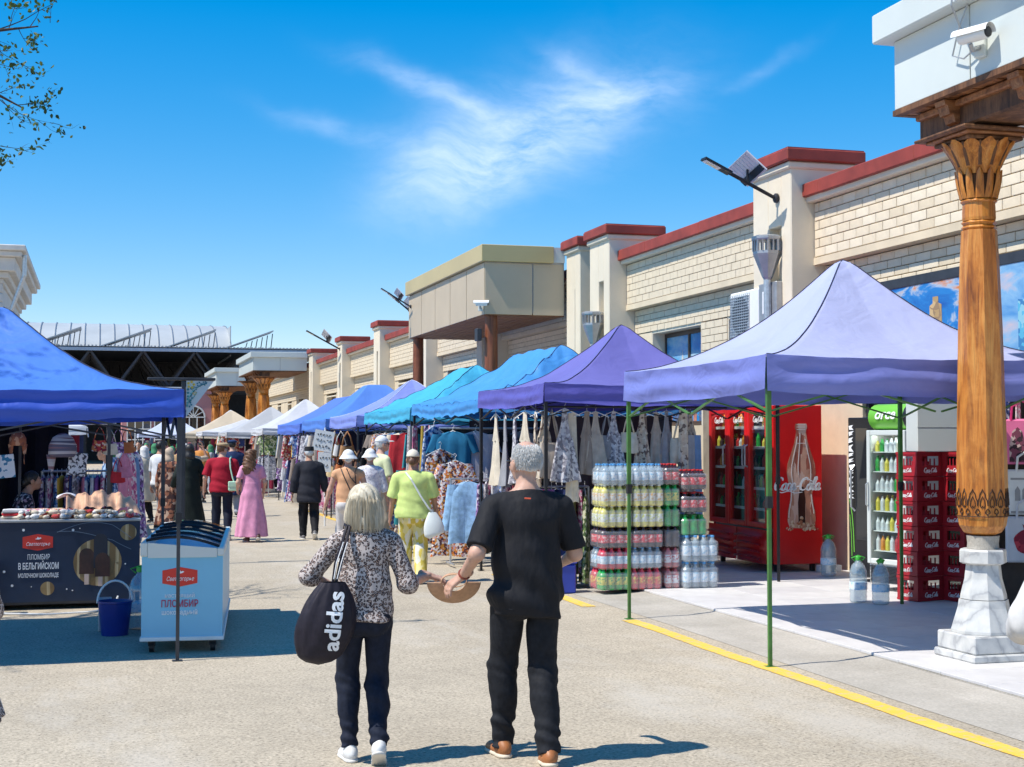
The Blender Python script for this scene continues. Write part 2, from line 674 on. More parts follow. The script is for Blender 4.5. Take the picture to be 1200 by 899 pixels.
t = NT('marble')
w = t.node('ShaderNodeTexWave', wave_type='BANDS', bands_direction='DIAGONAL')
w.inputs['Scale'].default_value = 2.4
w.inputs['Distortion'].default_value = 9
w.inputs['Detail'].default_value = 5
w.inputs['Detail Scale'].default_value = 1.4
t.l.new(t.tc.outputs['Object'], w.inputs['Vector'])
c = t.ramp(w.outputs[1], [(.0, (.42, .42, .42)), (.08, (.53, .53, .52)), (.4, (.58, .58, .56)), (1, (.64, .63, .60))])
c = t.mix(1, c, t.ramp(t.noise(9, 6, .7), [(.3, .88), (.7, 1.05)]), 'MULTIPLY')
t.base(c, .38, 0, .5)
MATS['marble'] = t.m

def ms(n):
    return MATS[n]
# ================================================================== the ground
g = MB()
g.grid(lambda u, v: (-900 + 1800 * u, -60 + 1860 * v, 0), 8, 8)
struct(g.build('ground', ms('asphalt')))
g = MB()
# concrete gutter strip with a shallow dip between the road and the paving
prof = [(5.22, .004), (5.42, .010), (5.62, -.0), (5.78, .012), (5.98, .03), (6.0, .03)]
prof = [(5.25, .003), (5.45, .008), (5.7, .006), (5.95, .022), (6.02, .030)]
for i in range(len(prof) - 1):
    (xa, za), (xb, zb) = prof[i], prof[i + 1]
    g.grid(lambda u, v, xa=xa, xb=xb, za=za, zb=zb: (xa + (xb - xa) * u + .02 * math.sin(v * 57), -6 + 78 * v, za + (zb - za) * u), 1, 78)
struct(g.build('gutter', ms('gutter'), smooth='all'))
# paving: a bed and the slabs on it, each slab its own piece
g = MB()
g.box((6.02, -6, -.02), (9.9, 72, .030))
pav = struct(g.build('pavement', ms('gutter')))
slab = MB().bbox((0, 0, 0), (.985, .585, .022), .003).mesh('slab', ms('slab'))
slab_h = MB().bbox((0, 0, 0), (.985, .885, .022), .003).mesh('slab', ms('slab'))
n = 0
y = 6.6
while y < 19:
    off = 0
    for i in range(4):
        o = link('slab', slab, pav, loc=(6.03 + i * .99, y, .031 + rng.uniform(-.0015, .0015)))
        n += 1
    y += .59
far = MB()
while y < 70:
    far.bbox((6.03, y, .030), (9.89, y + .985, .052), .004)
    y += .99
tag(far.build('far_slabs', ms('slab'), pav), kind='stuff')
# painted line
g = MB()
def yl(y0, y1, w=.15):
    g.grid(lambda u, v: (5.02 + w * (u - .5) + .012 * math.sin((y0 + (y1 - y0) * v) * 2.1) + (.006 * rng.uniform(-1, 1)), y0 + (y1 - y0) * v, .0045), 1, int((y1 - y0) * 10))
yl(4.0, 13.42)
yl(14.6, 15.7)
yl(17.2, 18.4)
yl(27, 36)
struct(g.build('road_line', ms('yellow_paint')))

# ================================================================== the long market building on the right
XF = 9.5
B = thing('market_building', 'long cream brick market building with red parapet caps and square pillars', 'building', (XF, 10, 0))
PIL = [(18.05, 19.25), (25.45, 26.55), (27.15, 28.0), (34.2, 35.3), (41.2, 42.3), (48.4, 49.5), (56.3, 57.4), (64.4, 65.5)]
BAYS = [(8.0, 18.05), (19.25, 25.45), (28.0, 34.2), (35.3, 41.2), (42.3, 48.4), (49.5, 56.3), (57.4, 64.4), (65.5, 96.0)]

def wpart(name, m, boxes, parent=B, bev=.0):
    k = MB()
    for a, b in boxes:
        k.bbox(a, b, bev) if bev else k.box(a, b)
    return k.build(name, m, parent, world=True)

# body behind the facade, set back behind windows
wpart('rear_wall', ms('stucco'), [((XF + .55, 8, 0), (XF + 6, 96, 5.0))])
wpart('roof', ms('grey_metal'), [((XF + .5, 8, 5.003), (XF + 6, 96, 5.06))])
# windows: (y0, y1, z0, z1) openings per bay
OPEN = {1: [(20.3, 21.3, 2.0, 3.72), (22.35, 24.6, 2.0, 3.72)]}
for i in range(2, 8):
    a, b = BAYS[i]
    w = b - a
    if i == 7:
        OPEN[i] = [(a + 1.2 + 4.5 * k, a + 2.8 + 4.5 * k, 1.4, 3.6) for k in range(6)]
    elif i in (2, 3):
        OPEN[i] = [(a + .5, b - .5, 0.2, 3.9)]
    else:
        OPEN[i] = [(a + .7, a + .7 + w * .22, 1.9, 3.62), (a + w * .52, a + w * .9, 1.9, 3.62)]
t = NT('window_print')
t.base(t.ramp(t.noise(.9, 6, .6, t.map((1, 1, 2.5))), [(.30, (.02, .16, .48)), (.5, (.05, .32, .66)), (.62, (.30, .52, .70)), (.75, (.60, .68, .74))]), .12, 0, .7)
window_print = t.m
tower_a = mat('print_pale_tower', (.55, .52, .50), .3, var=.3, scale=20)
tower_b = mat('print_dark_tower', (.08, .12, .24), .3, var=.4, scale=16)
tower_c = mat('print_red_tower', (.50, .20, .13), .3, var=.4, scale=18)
far_b = MB()
def brick_rows(y0, y1, z0, z1, x, near, rh=.122, bl=.335):
    rows = int(round((z1 - z0) / rh))
    rh = (z1 - z0) / rows
    for r in range(rows):
        z = z0 + r * rh
        y = y0 - (bl / 2 if r % 2 else 0)
        while y < y1 - .02:
            a, b = max(y, y0) + .006, min(y + bl, y1) - .006
            if b - a > .03:
                dx = rng.uniform(-.002, .002)
                if near:
                    BR.append((x, a, b, z, rh, dx))
                else:
                    far_b.box((x - .012 + dx, a, z + .005), (x + .05, b, z + rh - .006))
            y += bl
BR = []
for i, (a, b) in enumerate(BAYS):
    near = i < 2
    # upper band sticks out over the lower band
    wpart('upper_band', ms('mortar'), [((XF + .012, a, 4.27), (XF + .55, b, 5.03))])
    wpart('band_ledge', ms('stucco'), [((XF - .02, a + .002, 4.17), (XF + .55, b - .002, 4.268))])
    wpart('cornice', ms('stucco_smooth'), [((XF - .13, a + .002, 5.032), (XF + .55, b - .002, 5.16))], bev=.012)
    k = MB()
    yy = a
    while yy < b - .01:
        y2 = min(yy + 2.4, b)
        k.bbox((XF - .19, yy + .004, 5.10 + rng.uniform(-.008, .004)), (XF + .62, y2 - .002, 5.29 + rng.uniform(-.006, .006)), .012)
        yy = y2
    k.build('parapet_cap', ms('red_cap'), B, world=True)
    brick_rows(a + .02, b - .02, 4.275, 5.02, XF, near)
    ops = OPEN.get(i, [])
    low0 = 3.72
    wpart('lower_band', ms('mortar'), [((XF + .172, a, low0), (XF + .55, b, 4.168))])
    brick_rows(a + .02, b - .02, low0 + .003, 4.16, XF + .16, near)
    # piers between openings
    edges = [a] + [q for o in ops for q in o[:2]] + [b]
    if i > 0:
        for k2 in range(0, len(edges), 2):
            p0, p1 = edges[k2], edges[k2 + 1]
            if p1 - p0 > .05:
                wpart('pier', ms('mortar' if i < 3 else 'stucco'), [((XF + .174, p0 + (.02 if k2 else 0), 0), (XF + .55, p1 - (.02 if k2 + 2 < len(edges) else 0), low0 - .002))])
                if i < 3:
                    if i == 1 and k2 == 2:
                        brick_rows(p0, p1, 2.3, low0 - .01, XF + .16, True)
                    else:
                        far_b.box((XF + .16, p0, 1.2), (XF + .20, p1, low0 - .01))
        for (y0, y1, z0, z1) in ops:
            if z0 > .3:
                wpart('sill_wall', ms('stucco'), [((XF + .2, y0 + .001, 0), (XF + .55, y1 - .001, z0))])
            wpart('reveal', ms('stucco_smooth'), [((XF + .166, y0 - .03, z0), (XF + .5, y0 + .025, z1)), ((XF + .166, y1 - .025, z0), (XF + .5, y1 + .03, z1)), ((XF + .168, y0 + .03, z1 - .04), (XF + .5, y1 - .03, z1 + .01))])
            wf = MB()
            fx = XF + .40
            nm = max(1, int(round((y1 - y0) / 1.15)))
            for q in range(nm + 1):
                yq = y0 + .03 + (y1 - y0 - .06) * q / nm
                wf.bbox((fx, yq - .035, z0), (fx + .08, yq + .035, z1 - .045), .006)
            wf.bbox((fx + .002, y0 + .06, z1 - .12), (fx + .078, y1 - .06, z1 - .046), .006)
            wf.bbox((fx + .002, y0 + .06, z0 + .01), (fx + .078, y1 - .06, z0 + .08), .006)
            win = wf.build('window', ms('dark_frame'), B, world=True)
            for q in range(nm):
                ya = y0 + .03 + (y1 - y0 - .06) * q / nm
                yb = y0 + .03 + (y1 - y0 - .06) * (q + 1) / nm
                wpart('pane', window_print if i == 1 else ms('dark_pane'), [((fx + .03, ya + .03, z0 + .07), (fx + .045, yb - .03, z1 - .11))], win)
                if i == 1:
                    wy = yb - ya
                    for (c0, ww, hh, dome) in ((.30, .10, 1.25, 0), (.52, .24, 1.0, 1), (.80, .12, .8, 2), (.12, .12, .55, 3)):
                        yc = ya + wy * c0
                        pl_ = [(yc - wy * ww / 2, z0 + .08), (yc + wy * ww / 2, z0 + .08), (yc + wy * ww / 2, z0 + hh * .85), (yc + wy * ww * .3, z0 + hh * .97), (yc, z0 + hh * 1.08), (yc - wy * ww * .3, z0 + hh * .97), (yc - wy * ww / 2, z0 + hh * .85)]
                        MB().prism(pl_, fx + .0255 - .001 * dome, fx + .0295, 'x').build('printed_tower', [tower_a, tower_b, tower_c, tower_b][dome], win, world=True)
BR.sort(key=lambda q: (q[1], -q[3]))
cache = {}
for (x, a, b, z, rh, dx) in BR[:300]:
    key = (round(b - a, 3), round(rh, 4))
    if key not in cache:
        cache[key] = MB().bbox((-.012, 0, .005), (.05, b - a, rh - .006), .005).mesh('brick', ms('facing_brick'))
    link('brick', cache[key], B, loc=(x + dx - XF, a - 10, z))
for (x, a, b, z, rh, dx) in BR[300:]:
    far_b.box((x - .012 + dx, a, z + .005), (x + .05, b, z + rh - .006))
tag(far_b.build('far_bricks', ms('facing_brick'), B, world=True), kind='stuff')
# pillars with a sunk strip and red metal caps
for i, (a, b) in enumerate(PIL):
    top = 5.60
    px0 = XF - .36
    k = MB()
    k.bbox((px0, a, 0), (XF + .6, a + .30, top), .015)
    k.bbox((px0 + .001, b - .50, 0), (XF + .6, b, top), .015)
    k.box((px0 + .16, a + .302, 0), (XF + .6, b - .502, top - .002))
    k.bbox((px0 + .002, a + .298, 4.75), (XF + .59, b - .498, top - .003), .01)
    k.bbox((px0 + .003, a + .298, 0), (XF + .59, b - .498, 3.2), .01)
    pl = k.build('pillar', ms('stucco_smooth'), B, world=True)
    c = MB()
    c.bbox((px0 - .10, a - .10, top + .002), (XF + .75, b + .10, top + .17), .015)
    c.box((px0 - .08, a - .08, top + .172), (XF + .73, b + .08, top + .185))
    c.build('pillar_cap', ms('red_cap'), pl, world=True)
    k = MB()
    k.bbox((px0 - .05, a - .04, top - .10), (XF + .64, b + .04, top - .002), .02)
    k.build('pillar_moulding', ms('stucco_smooth'), pl, world=True)
# ground floor shop front of the near bay, behind the drinks stall
wpart('shop_wall', ms('stucco'), [((XF - .02, 16.75, 0), (XF + .5, 18.04, 3.0))])
wpart('shop_wall', ms('stucco'), [((XF + .3, 8, 0), (XF + .5, 12.0, 2.95))])
wpart('shop_fascia', ms('dark_steel'), [((XF - .03, 8, 3.0), (XF + .5, 18.04, 3.70))])
wpart('shop_interior', ms('dark_interior'), [((XF + .45, 12.0, 0.05), (XF + .5, 16.75, 3.0)), ((XF + .1, 12.0, .052), (XF + .45, 16.75, .06))])
k = MB()
for yq in (12.02, 13.2, 14.1, 15.0, 15.9, 16.70):
    k.bbox((XF + .02, yq - .035, .05), (XF + .10, yq + .035, 2.99), .006)
k.bbox((XF + .022, 12.06, 2.35), (XF + .098, 16.66, 2.45), .006)
dfr = k.build('glass_door', ms('dark_steel'), B, world=True)
for ya, yb in ((12.06, 13.16), (13.24, 14.06), (14.14, 14.96), (15.04, 15.86), (15.94, 16.66)):
    wpart('pane', ms('door_pane'), [((XF + .05, ya, .06), (XF + .062, yb, 2.34))], dfr)
wpart('push_bar', ms('galvanised'), [((XF - .02, 15.0, 1.16), (XF + .018, 16.66, 1.30))], dfr)

# ------------------------------------------------------------------ rain hoppers and downpipes
def hopper(y, ztop, label, small=False):
    xh = XF - .50
    h = thing('rain_hopper', label, 'rain hopper', (xh, y, ztop - .62), 0, 'rain hoppers on the pillars')
    k = MB()
    k.lathe([(.05, .0), (.075, .04), (.20, .36), (.20, .40)], 8, ph=PI / 8)
    k.build('funnel', ms('grey_metal'), h)
    k = MB()
    for j in range(8):
        a0 = PI / 8 + 2 * PI * j / 8
        k.bar((.19 * math.cos(a0), .19 * math.sin(a0), .40), (.19 * math.cos(a0), .19 * math.sin(a0), .55), .03)
        k.bar((.186 * math.cos(a0 + PI / 8), .186 * math.sin(a0 + PI / 8), .40), (.186 * math.cos(a0 + PI / 8), .186 * math.sin(a0 + PI / 8), .55), .02)
    k.lathe([(.21, .55), (.22, .57), (.22, .60), (.18, .62)], 8, ph=PI / 8)
    k.build('grille', ms('grey_metal'), h)
    k = MB()
    k.tube([(0, 0, 0), (0, 0, -(ztop - .62) + .08), (-.06, 0, -(ztop - .62) + .02)], .055, 10)
    k.build('downpipe', ms('galvanised'), h)
    k = MB()
    for z in (-1, -2.2):
        k.bbox((-.07, -.012, z), (.16, .012, z + .04), .003)
    k.build('bracket', ms('grey_metal'), h)
hopper(18.50, 4.62, 'octagonal grey hopper head beside the air conditioner')
hopper(25.95, 4.18, 'pale funnel hopper on the pillar next to the beige entrance canopy')

# ------------------------------------------------------------------ air conditioner and meter box
ac = thing('air_conditioner', 'white air conditioner unit on the brick wall above the pale lavender tent', 'air conditioner', (XF - .42, 18.95, 3.22))
k = MB()
k.bbox((0, 0, 0), (.40, .98, .72), .02)
k.build('casing', ms('white_paint'), ac)
k = MB()
for i in range(15):
    k.bbox((-.02, .30, .06 + i * .041), (.0, .95, .075 + i * .041), .003)
for i in range(11):
    k.bbox((-.012, .30 + i * .064, .05), (.004, .312 + i * .064, .68), .002)
k.build('grille', ms('galvanised'), ac)
k = MB()
k.lathe([(.28, 0), (.28, .006)], 24)
k.build('fan', ms('dark_steel'), ac, loc=(-.004, .62, .36), rot=(0, R(-90), 0))
k = MB()
k.bar((.45, .15, -.05), (.0, .15, -.05), .04)
k.bar((.45, .85, -.05), (.0, .85, -.05), .04)
k.build('bracket', ms('galvanised'), ac)
mb = thing('meter_box', 'grey steel meter box beside the air conditioner', 'meter box', (XF - .36, 18.32, 3.35))
MB().bbox((-.10, 0, 0), (.0, .55, .62), .01).build('casing', ms('grey_metal'), mb)
MB().bbox((-.13, .2, .18), (-.101, .38, .5), .008).build('door', ms('white_paint'), mb)

# ------------------------------------------------------------------ solar street lamps
def solar_lamp(loc, rz, tilt, label, s=1.0):
    o = thing('solar_street_lamp', label, 'street lamp', loc, rz, 'solar lamps along the parapet')
    up = math.tan(tilt)
    L = 1.15 * s
    k = MB()
    k.tube([(.0, 0, 0), (-L, 0, L * up)], .042 * s, 10)
    k.build('arm', ms('black_metal'), o)
    k = MB()
    k.lathe([(.11 * s, -.03), (.11 * s, .0), (.06 * s, .02)], 12)
    k.build('mount', ms('black_metal'), o, rot=(0, R(-90), 0))
    m = Matrix.Rotation(tilt, 3, 'Y')
    c0 = Vector((-L - .30 * s, 0, (L + .30 * s) * up))
    hd = MB().obox(c0, (.72 * s, .26 * s, .055 * s), m).build('lamp_head', ms('black_metal'), o)
    MB().obox(c0 + m @ Vector((-.12 * s, 0, -.03 * s)), (.40 * s, .20 * s, .02 * s), m).build('lens', mat('lamp_lens', (.75, .77, .76), .25, var=.05), hd)
    MB().obox(c0 + m @ Vector((-.12 * s, 0, -.042 * s)), (.26 * s, .08 * s, .008 * s), m).build('diode_strip', mat('diode', (.72, .70, .45), .4), hd)
    c1 = Vector((-L * .60, 0, L * .60 * up + .20 * s))
    m2 = Matrix.Rotation(R(-14), 3, 'X') @ Matrix.Rotation(tilt + R(20), 3, 'Y')
    pn = MB().obox(c1 + Vector((0, 0, .12 * s)), (.62 * s, .95 * s, .03 * s), m2).build('solar_panel', mat('panel_back', (.66, .65, .68), .4, var=.05), o)
    k = MB()
    for q in range(1, 8):
        k.obox(c1 + Vector((0, 0, .12 * s)) + m2 @ Vector((0, -.475 * s + .119 * s * q, -.017 * s)), (.58 * s, .006, .004), m2)
    k.build('panel_rib', ms('galvanised'), pn)
    k = MB()
    k.obox(c1 + Vector((0, 0, .12 * s)) + m2 @ Vector((.18 * s, 0, -.04 * s)), (.16 * s, .9 * s, .05 * s), m2)
    k.build('battery_case', ms('black_metal'), pn)
    k = MB()
    k.tube([Vector((-L * .6, 0, L * .6 * up)), c1 + Vector((0, 0, .10 * s))], .028 * s, 8)
    k.build('panel_stem', ms('black_metal'), o)
    return o
solar_lamp((XF - .40, 18.45, 5.15), R(2), R(24), 'solar street lamp on the tall pillar above the air conditioner', .62)
solar_lamp((XF - .36, 41.6, 5.2), R(4), R(38), 'steeply tilted solar lamp on the pillar beside the beige canopy', .60)
solar_lamp((XF - .36, 56.8, 5.3), R(0), R(28), 'solar lamp far down the roofline near the white columned porch', .75)
solar_lamp((7.42, 35.2, 5.05), R(0), R(30), 'solar lamp fixed to the far corner of the beige canopy', .42)

# ------------------------------------------------------------------ beige entrance canopy
PG = thing('entrance_canopy', 'beige panelled entrance canopy on round wooden posts', 'canopy', (8.4, 31.8, 0))
x0, x1, y0, y1 = 7.44, XF - .37, 28.1, 35.5
k = MB().box((x0 + .03, y0 + .03, 4.32), (x1, y1 - .03, 5.62))
k.build('core', ms('grey_metal'), PG, world=True)
for q in range(2):
    xa, xb = x0 + .012 + (x1 - x0) * (0, .60)[q], x0 + (x1 - x0) * (.60, 1)[q] - .012
    wpart('panel', ms('beige_panel'), [((xa, y0, 4.28), (xb, y0 + .025, 5.32))], PG, .004)
for q in range(5):
    ya, yb = y0 + .02 + (y1 - y0) * q / 5, y0 + (y1 - y0) * (q + 1) / 5 - .012
    wpart('panel', ms('beige_panel'), [((x0, ya + .012, 4.28), (x0 + .025, yb, 5.32))], PG, .004)
wpart('top_trim', ms('ochre_trim'), [((x0 - .08, y0 - .08, 5.34), (x1 - .25, y1 + .05, 5.68))], PG, .01)
wpart('flashing', ms('white_panel'), [((x1 - .24, y0 - .02, 5.36), (x1, y0 + .5, 5.67))], PG)
for q in range(18):
    xa = x0 + .03 + (x1 - x0 - .03) * q / 18
    wpart('soffit_board', ms('soffit_wood'), [((xa + .004, y0 + .03, 4.262 + .004 * (q % 2)), (xa + (x1 - x0) / 18 - .006, y1 - .03, 4.315))], PG)
for (xx, yy) in ((x0 + .2, y0 + .22), (x0 + .2, y1 - .22)):
    k = MB().tube([(xx, yy, 0), (xx, yy, 4.27)], [.15, .13], 14)
    k.build('post', ms('post_wood'), PG, world=True, smooth=True)
wpart('post_box', ms('dark_steel'), [((x0 - .12, y0 + .12, 3.75), (x0 - .02, y0 + .34, 4.0))], PG, .01)

def cctv(loc, rz, label, wires=False):
    o = thing('security_camera', label, 'security camera', loc, rz)
    MB().bbox((-.05, -.015, -.10), (.05, .055, .08), .008).build('junction_box', ms('white_panel'), o)
    k = MB()
    k.tube([(0, -.01, -.03), (0, -.09, -.06), (.0, -.12, -.02)], .018, 8)
    k.build('bracket', ms('grey_metal'), o)
    k = MB()
    k.lathe([(.045, -.12), (.05, -.10), (.05, .10), (.044, .12)], 14)
    k.build('barrel', ms('white_paint'), o, loc=(.03, -.12, .04), rot=(0, R(90), 0), smooth=True)
    k = MB()
    k.grid(lambda u, v: (-.13 + .31 * u, -.12 + .062 * math.cos(PI * v), .045 + .062 * math.sin(PI * v)), 1, 12)
    k.build('sun_hood', ms('white_paint'), o, smooth='all')
    k = MB()
    k.lathe([(.040, 0), (.038, .012), (.02, .016)], 14)
    k.build('lens', ms('black_metal'), o, loc=(.15, -.12, .04), rot=(0, R(90), 0))
    return o
cctv((7.40, 28.25, 4.45), R(-20), 'small white security camera on the corner of the beige canopy')
# ================================================================== carved wooden columns and the white-panelled porches
def column_bits(o, s=1.0, detail=True, height=4.15):
    """marble base, octagonal varnished shaft and flared carved capital, under the thing o"""
    zs = height / 4.15
    k = MB()
    k.bbox((-.34, -.34, 0), (.34, .34, .06), .012)
    k.bbox((-.315, -.315, .062), (.315, .315, .20), .012)
    k.build('plinth', ms('marble'), o)
    k = MB()
    def ring(r, z, sq):
        pts = []
        for j in range(8):
            a = PI / 8 + j * PI / 4
            if sq:
                q = [(1, .42), (.42, 1), (-.42, 1), (-1, .42), (-1, -.42), (-.42, -1), (.42, -1), (1, -.42)][j]
                pts.append((q[0] * r, q[1] * r, z))
            else:
                pts.append((r * math.cos(a) / math.cos(PI / 8), r * math.sin(a) / math.cos(PI / 8), z))
        return pts
    def oct_stack(rs):
        vs, fs = [], []
        for r, z, sq in rs:
            vs += ring(r, z, sq)
        n = len(rs)
        for i in range(n - 1):
            for j in range(8):
                fs.append((i * 8 + j, i * 8 + (j + 1) % 8, (i + 1) * 8 + (j + 1) % 8, (i + 1) * 8 + j))
        fs += [tuple(range(8))[::-1], tuple((n - 1) * 8 + j for j in range(8))]
        return vs, fs
    def square_to_oct():
        vs = [(-.28, -.28, .203), (.28, -.28, .203), (.28, .28, .203), (-.28, .28, .203)]
        top = ring(.215, .40, False) + ring(.215, .455, False)
        vs += top
        return vs
    # lower flared block: chamfered corners running up into an octagon
    k.add(*oct_stack([(.285, .202, True), (.285, .225, True), (.225, .40, False), (.215, .46, False)]))
    k.build('lower_block', ms('marble'), o)
    k = MB()
    k.add(*oct_stack([(.205, .465, False), (.20, .50, False), (.165, .62, False), (.150, .735, False)]))
    k.build('upper_block', ms('marble'), o)
    k = MB()
    k.add(*oct_stack([(.175, .737, False), (.205, .75, False), (.205, .84, False), (.195, .855, False)]))
    k.build('collar', ms('marble'), o)
    MB().lathe([(.15, .857), (.145, .90), (.155, .96)], 20).build('neck', ms('grey_metal' if 0 else 'gutter'), o, smooth=True)
    prof = [(.10, .962), (.165, .985), (.205, 1.04), (.222, 1.12), (.226, 1.25), (.222, 1.5), (.21, 2.0), (.195, 2.6), (.175, 3.1), (.158, 3.38 * zs)]
    k = MB()
    k.add(*oct_stack([(r, z, False) for r, z in prof]))
    k.build('shaft', ms('varnished_wood'), o)
    z0 = 3.38 * zs
    k = MB()
    k.lathe([(.150, z0 + .002), (.172, z0 + .02), (.150, z0 + .04), (.172, z0 + .06), (.152, z0 + .075)], 8, ph=PI / 8)
    k.lathe([(.155, z0 + .076), (.16, z0 + .10), (.155, z0 + .215)], 16)
    k.lathe([(.157, z0 + .216), (.176, z0 + .23), (.157, z0 + .25)], 16)
    cp = k.build('capital_neck', ms('varnished_wood'), o)
    # two tiers of leaf blades
    def blade(a, r0, z_0, r1, z_1, w0, w1, th=.03):
        def fn(u, v):
            r = r0 + (r1 - r0) * (u ** 1.7)
            z = z_0 + (z_1 - z_0) * u
            w = (w0 + (w1 - w0) * u) * (1 - max(0, (u - .8) / .2) ** 2 * .75)
            t = (v - .5) * 2
            rr = r + .02 * (1 - t * t) + .018 * math.sin(PI * u)
            return (rr * math.cos(a) - t * w * math.sin(a), rr * math.sin(a) + t * w * math.cos(a), z)
        return fn
    k = MB()
    k.lathe([(.155, z0 + .25), (.165, z0 + .30), (.16, z0 + .47), (.20, z0 + .56), (.26, z0 + .66), (.27, z0 + .70)], 16)
    cb = k.build('capital_core', ms('old_wood'), o)
    for j in range(12):
        kk = MB().grid(blade(2 * PI * j / 12, .158, z0 + .25, .205, z0 + .48, .042, .03), 8, 4)
        q = kk.build('leaf', ms('varnished_wood'), cb, smooth='all')
    for j in range(12):
        MB().grid(blade(2 * PI * (j + .5) / 12, .172, z0 + .44, .34, z0 + .70, .045, .085), 8, 4).build('leaf', ms('varnished_wood'), cb, smooth='all')
    for j in range(12):
        MB().grid(blade(2 * PI * j / 12, .20, z0 + .50, .31, z0 + .68, .03, .05), 6, 3).build('leaf', ms('old_wood'), cb, smooth='all')
    for q, (hw, za, zb) in enumerate(((.30, .69, .72), (.36, .722, .745), (.44, .747, .77))):
        MB().bbox((-hw, -hw, z0 + za), (hw, hw, z0 + zb), .008).build('abacus', ms('old_wood' if q != 1 else 'soffit_wood'), o)
    if detail:
        # carved ogee band round the foot of the shaft
        k = MB()
        nn = 16
        def rad(z):
            return .2275 + .002
        def surf(t, z):
            # point on the octagon face for fraction t of the circumference
            a = 2 * PI * t
            f = (a - PI / 8) % (PI / 4) - PI / 8
            r = rad(z) / math.cos(f)
            return (r * math.cos(a), r * math.sin(a), z)
        for j in range(nn):
            c = (j + .5) / nn
            w = .5 / nn
            og = [(-1, 0), (-.9, .3), (-.62, .5), (-.5, .72), (-.2, .84), (0, 1), (.2, .84), (.5, .72), (.62, .5), (.9, .3), (1, 0)]
            k.tube([surf(c + w * u, 1.20 + .13 * v) for u, v in og], .0055, 5)
            og2 = [(-.5, 0), (-.42, .3), (-.2, .45), (0, .62), (.2, .45), (.42, .3), (.5, 0), (.2, -.12), (0, 0), (-.2, -.12), (-.5, 0)]
            k.tube([surf(c + w * u, 1.20 + .12 * v) for u, v in og2], .0045, 5)
            for sgn in (-1, 1):
                cur = [(sgn * (.95 - .45 * math.sin(q * .7)), -.15 - .08 * q + .05 * math.cos(q * 1.6)) for q in range(6)]
                k.tube([surf(c + w * u, 1.19 + .12 * v) for u, v in cur], .0045, 5)
        k.tube([surf(t / 64, 1.115) for t in range(64)], .004, 5, closed=True)
        k.build('carved_band', mat('burnt_wood', (.035, .012, .005), .7, var=.3), o)

near_col = thing('wooden_column', 'tall varnished octagonal wooden column on a veined marble base beside red crates', 'column', (6.74, 10.05, .054), 0)
near_col.scale = (.82, .82, 1)
column_bits(near_col)

def porch(name, label, xa, xb, ya, yb, zb, zt, colpos, npan, cap_h):
    o = thing(name, label, 'canopy', ((xa + xb) / 2, (ya + yb) / 2, 0))
    MB().box((xa + .04, ya + .04, zb + .03), (xb, yb - .04, zt - .02)).build('core', ms('grey_metal'), o, world=True)
    n = max(2, int((yb - ya) / npan))
    for i in range(n):
        p, q = ya + (yb - ya) * i / n, ya + (yb - ya) * (i + 1) / n
        wpart('panel', ms('white_panel'), [((xa, p + .008, zb), (xa + .03, q - .008, zt - .25))], o, .004)
    n = max(2, int((xb - xa) / npan))
    for i in range(n):
        p, q = xa + (xb - xa) * i / n, xa + (xb - xa) * (i + 1) / n
        for yy, y2 in ((ya, ya + .03), (yb - .03, yb)):
            wpart('panel', ms('white_panel'), [((p + .008 + (.03 if i == 0 else 0), yy, zb), (q - .008, y2, zt - .25))], o, .004)
    wpart('top_lip', ms('white_panel'), [((xa - .13, ya - .13, zt - .245), (xb, yb + .13, zt))], o, .012)
    # soffit boards run across, with a dark drip edge
    k = MB()
    for (a, b) in (((xa - .01, ya - .01, zb - .05), (xa + .06, yb + .01, zb - .004)), ((xa + .06, ya - .01, zb - .05), (xb, ya + .06, zb - .004)), ((xa + .06, yb - .06, zb - .05), (xb, yb + .01, zb - .004))):
        k.box(a, b)
    k.build('drip_edge', ms('old_wood'), o, world=True)
    m = int((yb - ya) / .16)
    for i in range(m):
        p = ya + .06 + (yb - ya - .12) * i / m
        q = ya + .06 + (yb - ya - .12) * (i + 1) / m
        wpart('soffit_board', ms('soffit_wood'), [((xa + .06, p + .006, zb - .045 - .006 * (i % 2)), (xb, q - .006, zb - .003))], o)
    # beams over the columns and curled brackets
    cx = colpos[0][0]
    wpart('main_beam', ms('old_wood'), [((cx - .22, ya + .10, zb - .27), (cx + .22, yb - .10, zb - .055))], o, .015)
    wpart('beam_moulding', ms('soffit_wood'), [((cx - .27, ya + .12, zb - .115), (cx + .27, yb - .12, zb - .058))], o, .01)
    yy = ya + .35
    while yy < yb - .1:
        prof = [(cx - .22, zb - .06), (cx - .22, zb - .24), (cx - .26, zb - .23), (cx - .28, zb - .17), (cx - .31, zb - .17), (cx - .33, zb - .10), (cx - .35, zb - .10), (cx - .36, zb - .06)]
        MB().prism(prof, yy - .07, yy + .07, 'y').build('bracket', ms('soffit_wood'), o, world=True)
        yy += .95
    return o

near_porch = porch('panelled_porch', 'white panelled porch roof with carved wooden eaves above the marble based column', 6.33, XF - .15, 3.0, 10.62, 4.50, 5.32, [(6.72, 10.02)], 1.05, 4.2)
cc = cctv((6.30, 9.35, 4.72), R(-70), 'white bullet security camera on the white panelled porch')
k = MB()
k.tube([(6.29, 9.5, 5.6), (6.17, 9.5, 5.35), (6.17, 9.52, 5.05), (6.27, 9.56, 4.9), (6.27, 9.50, 4.8), (6.27, 9.42, 4.74)], .008, 6)
k.tube([(6.31, 9.5, 5.1), (6.29, 9.62, 4.9), (6.29, 9.7, 4.72), (6.29, 9.55, 4.66), (6.29, 9.40, 4.70)], .007, 6)
cab = k.build('camera_cable', ms('grey_metal'))
tag(cab, 'thin cable looping down the white panels to the bullet camera', 'cable')

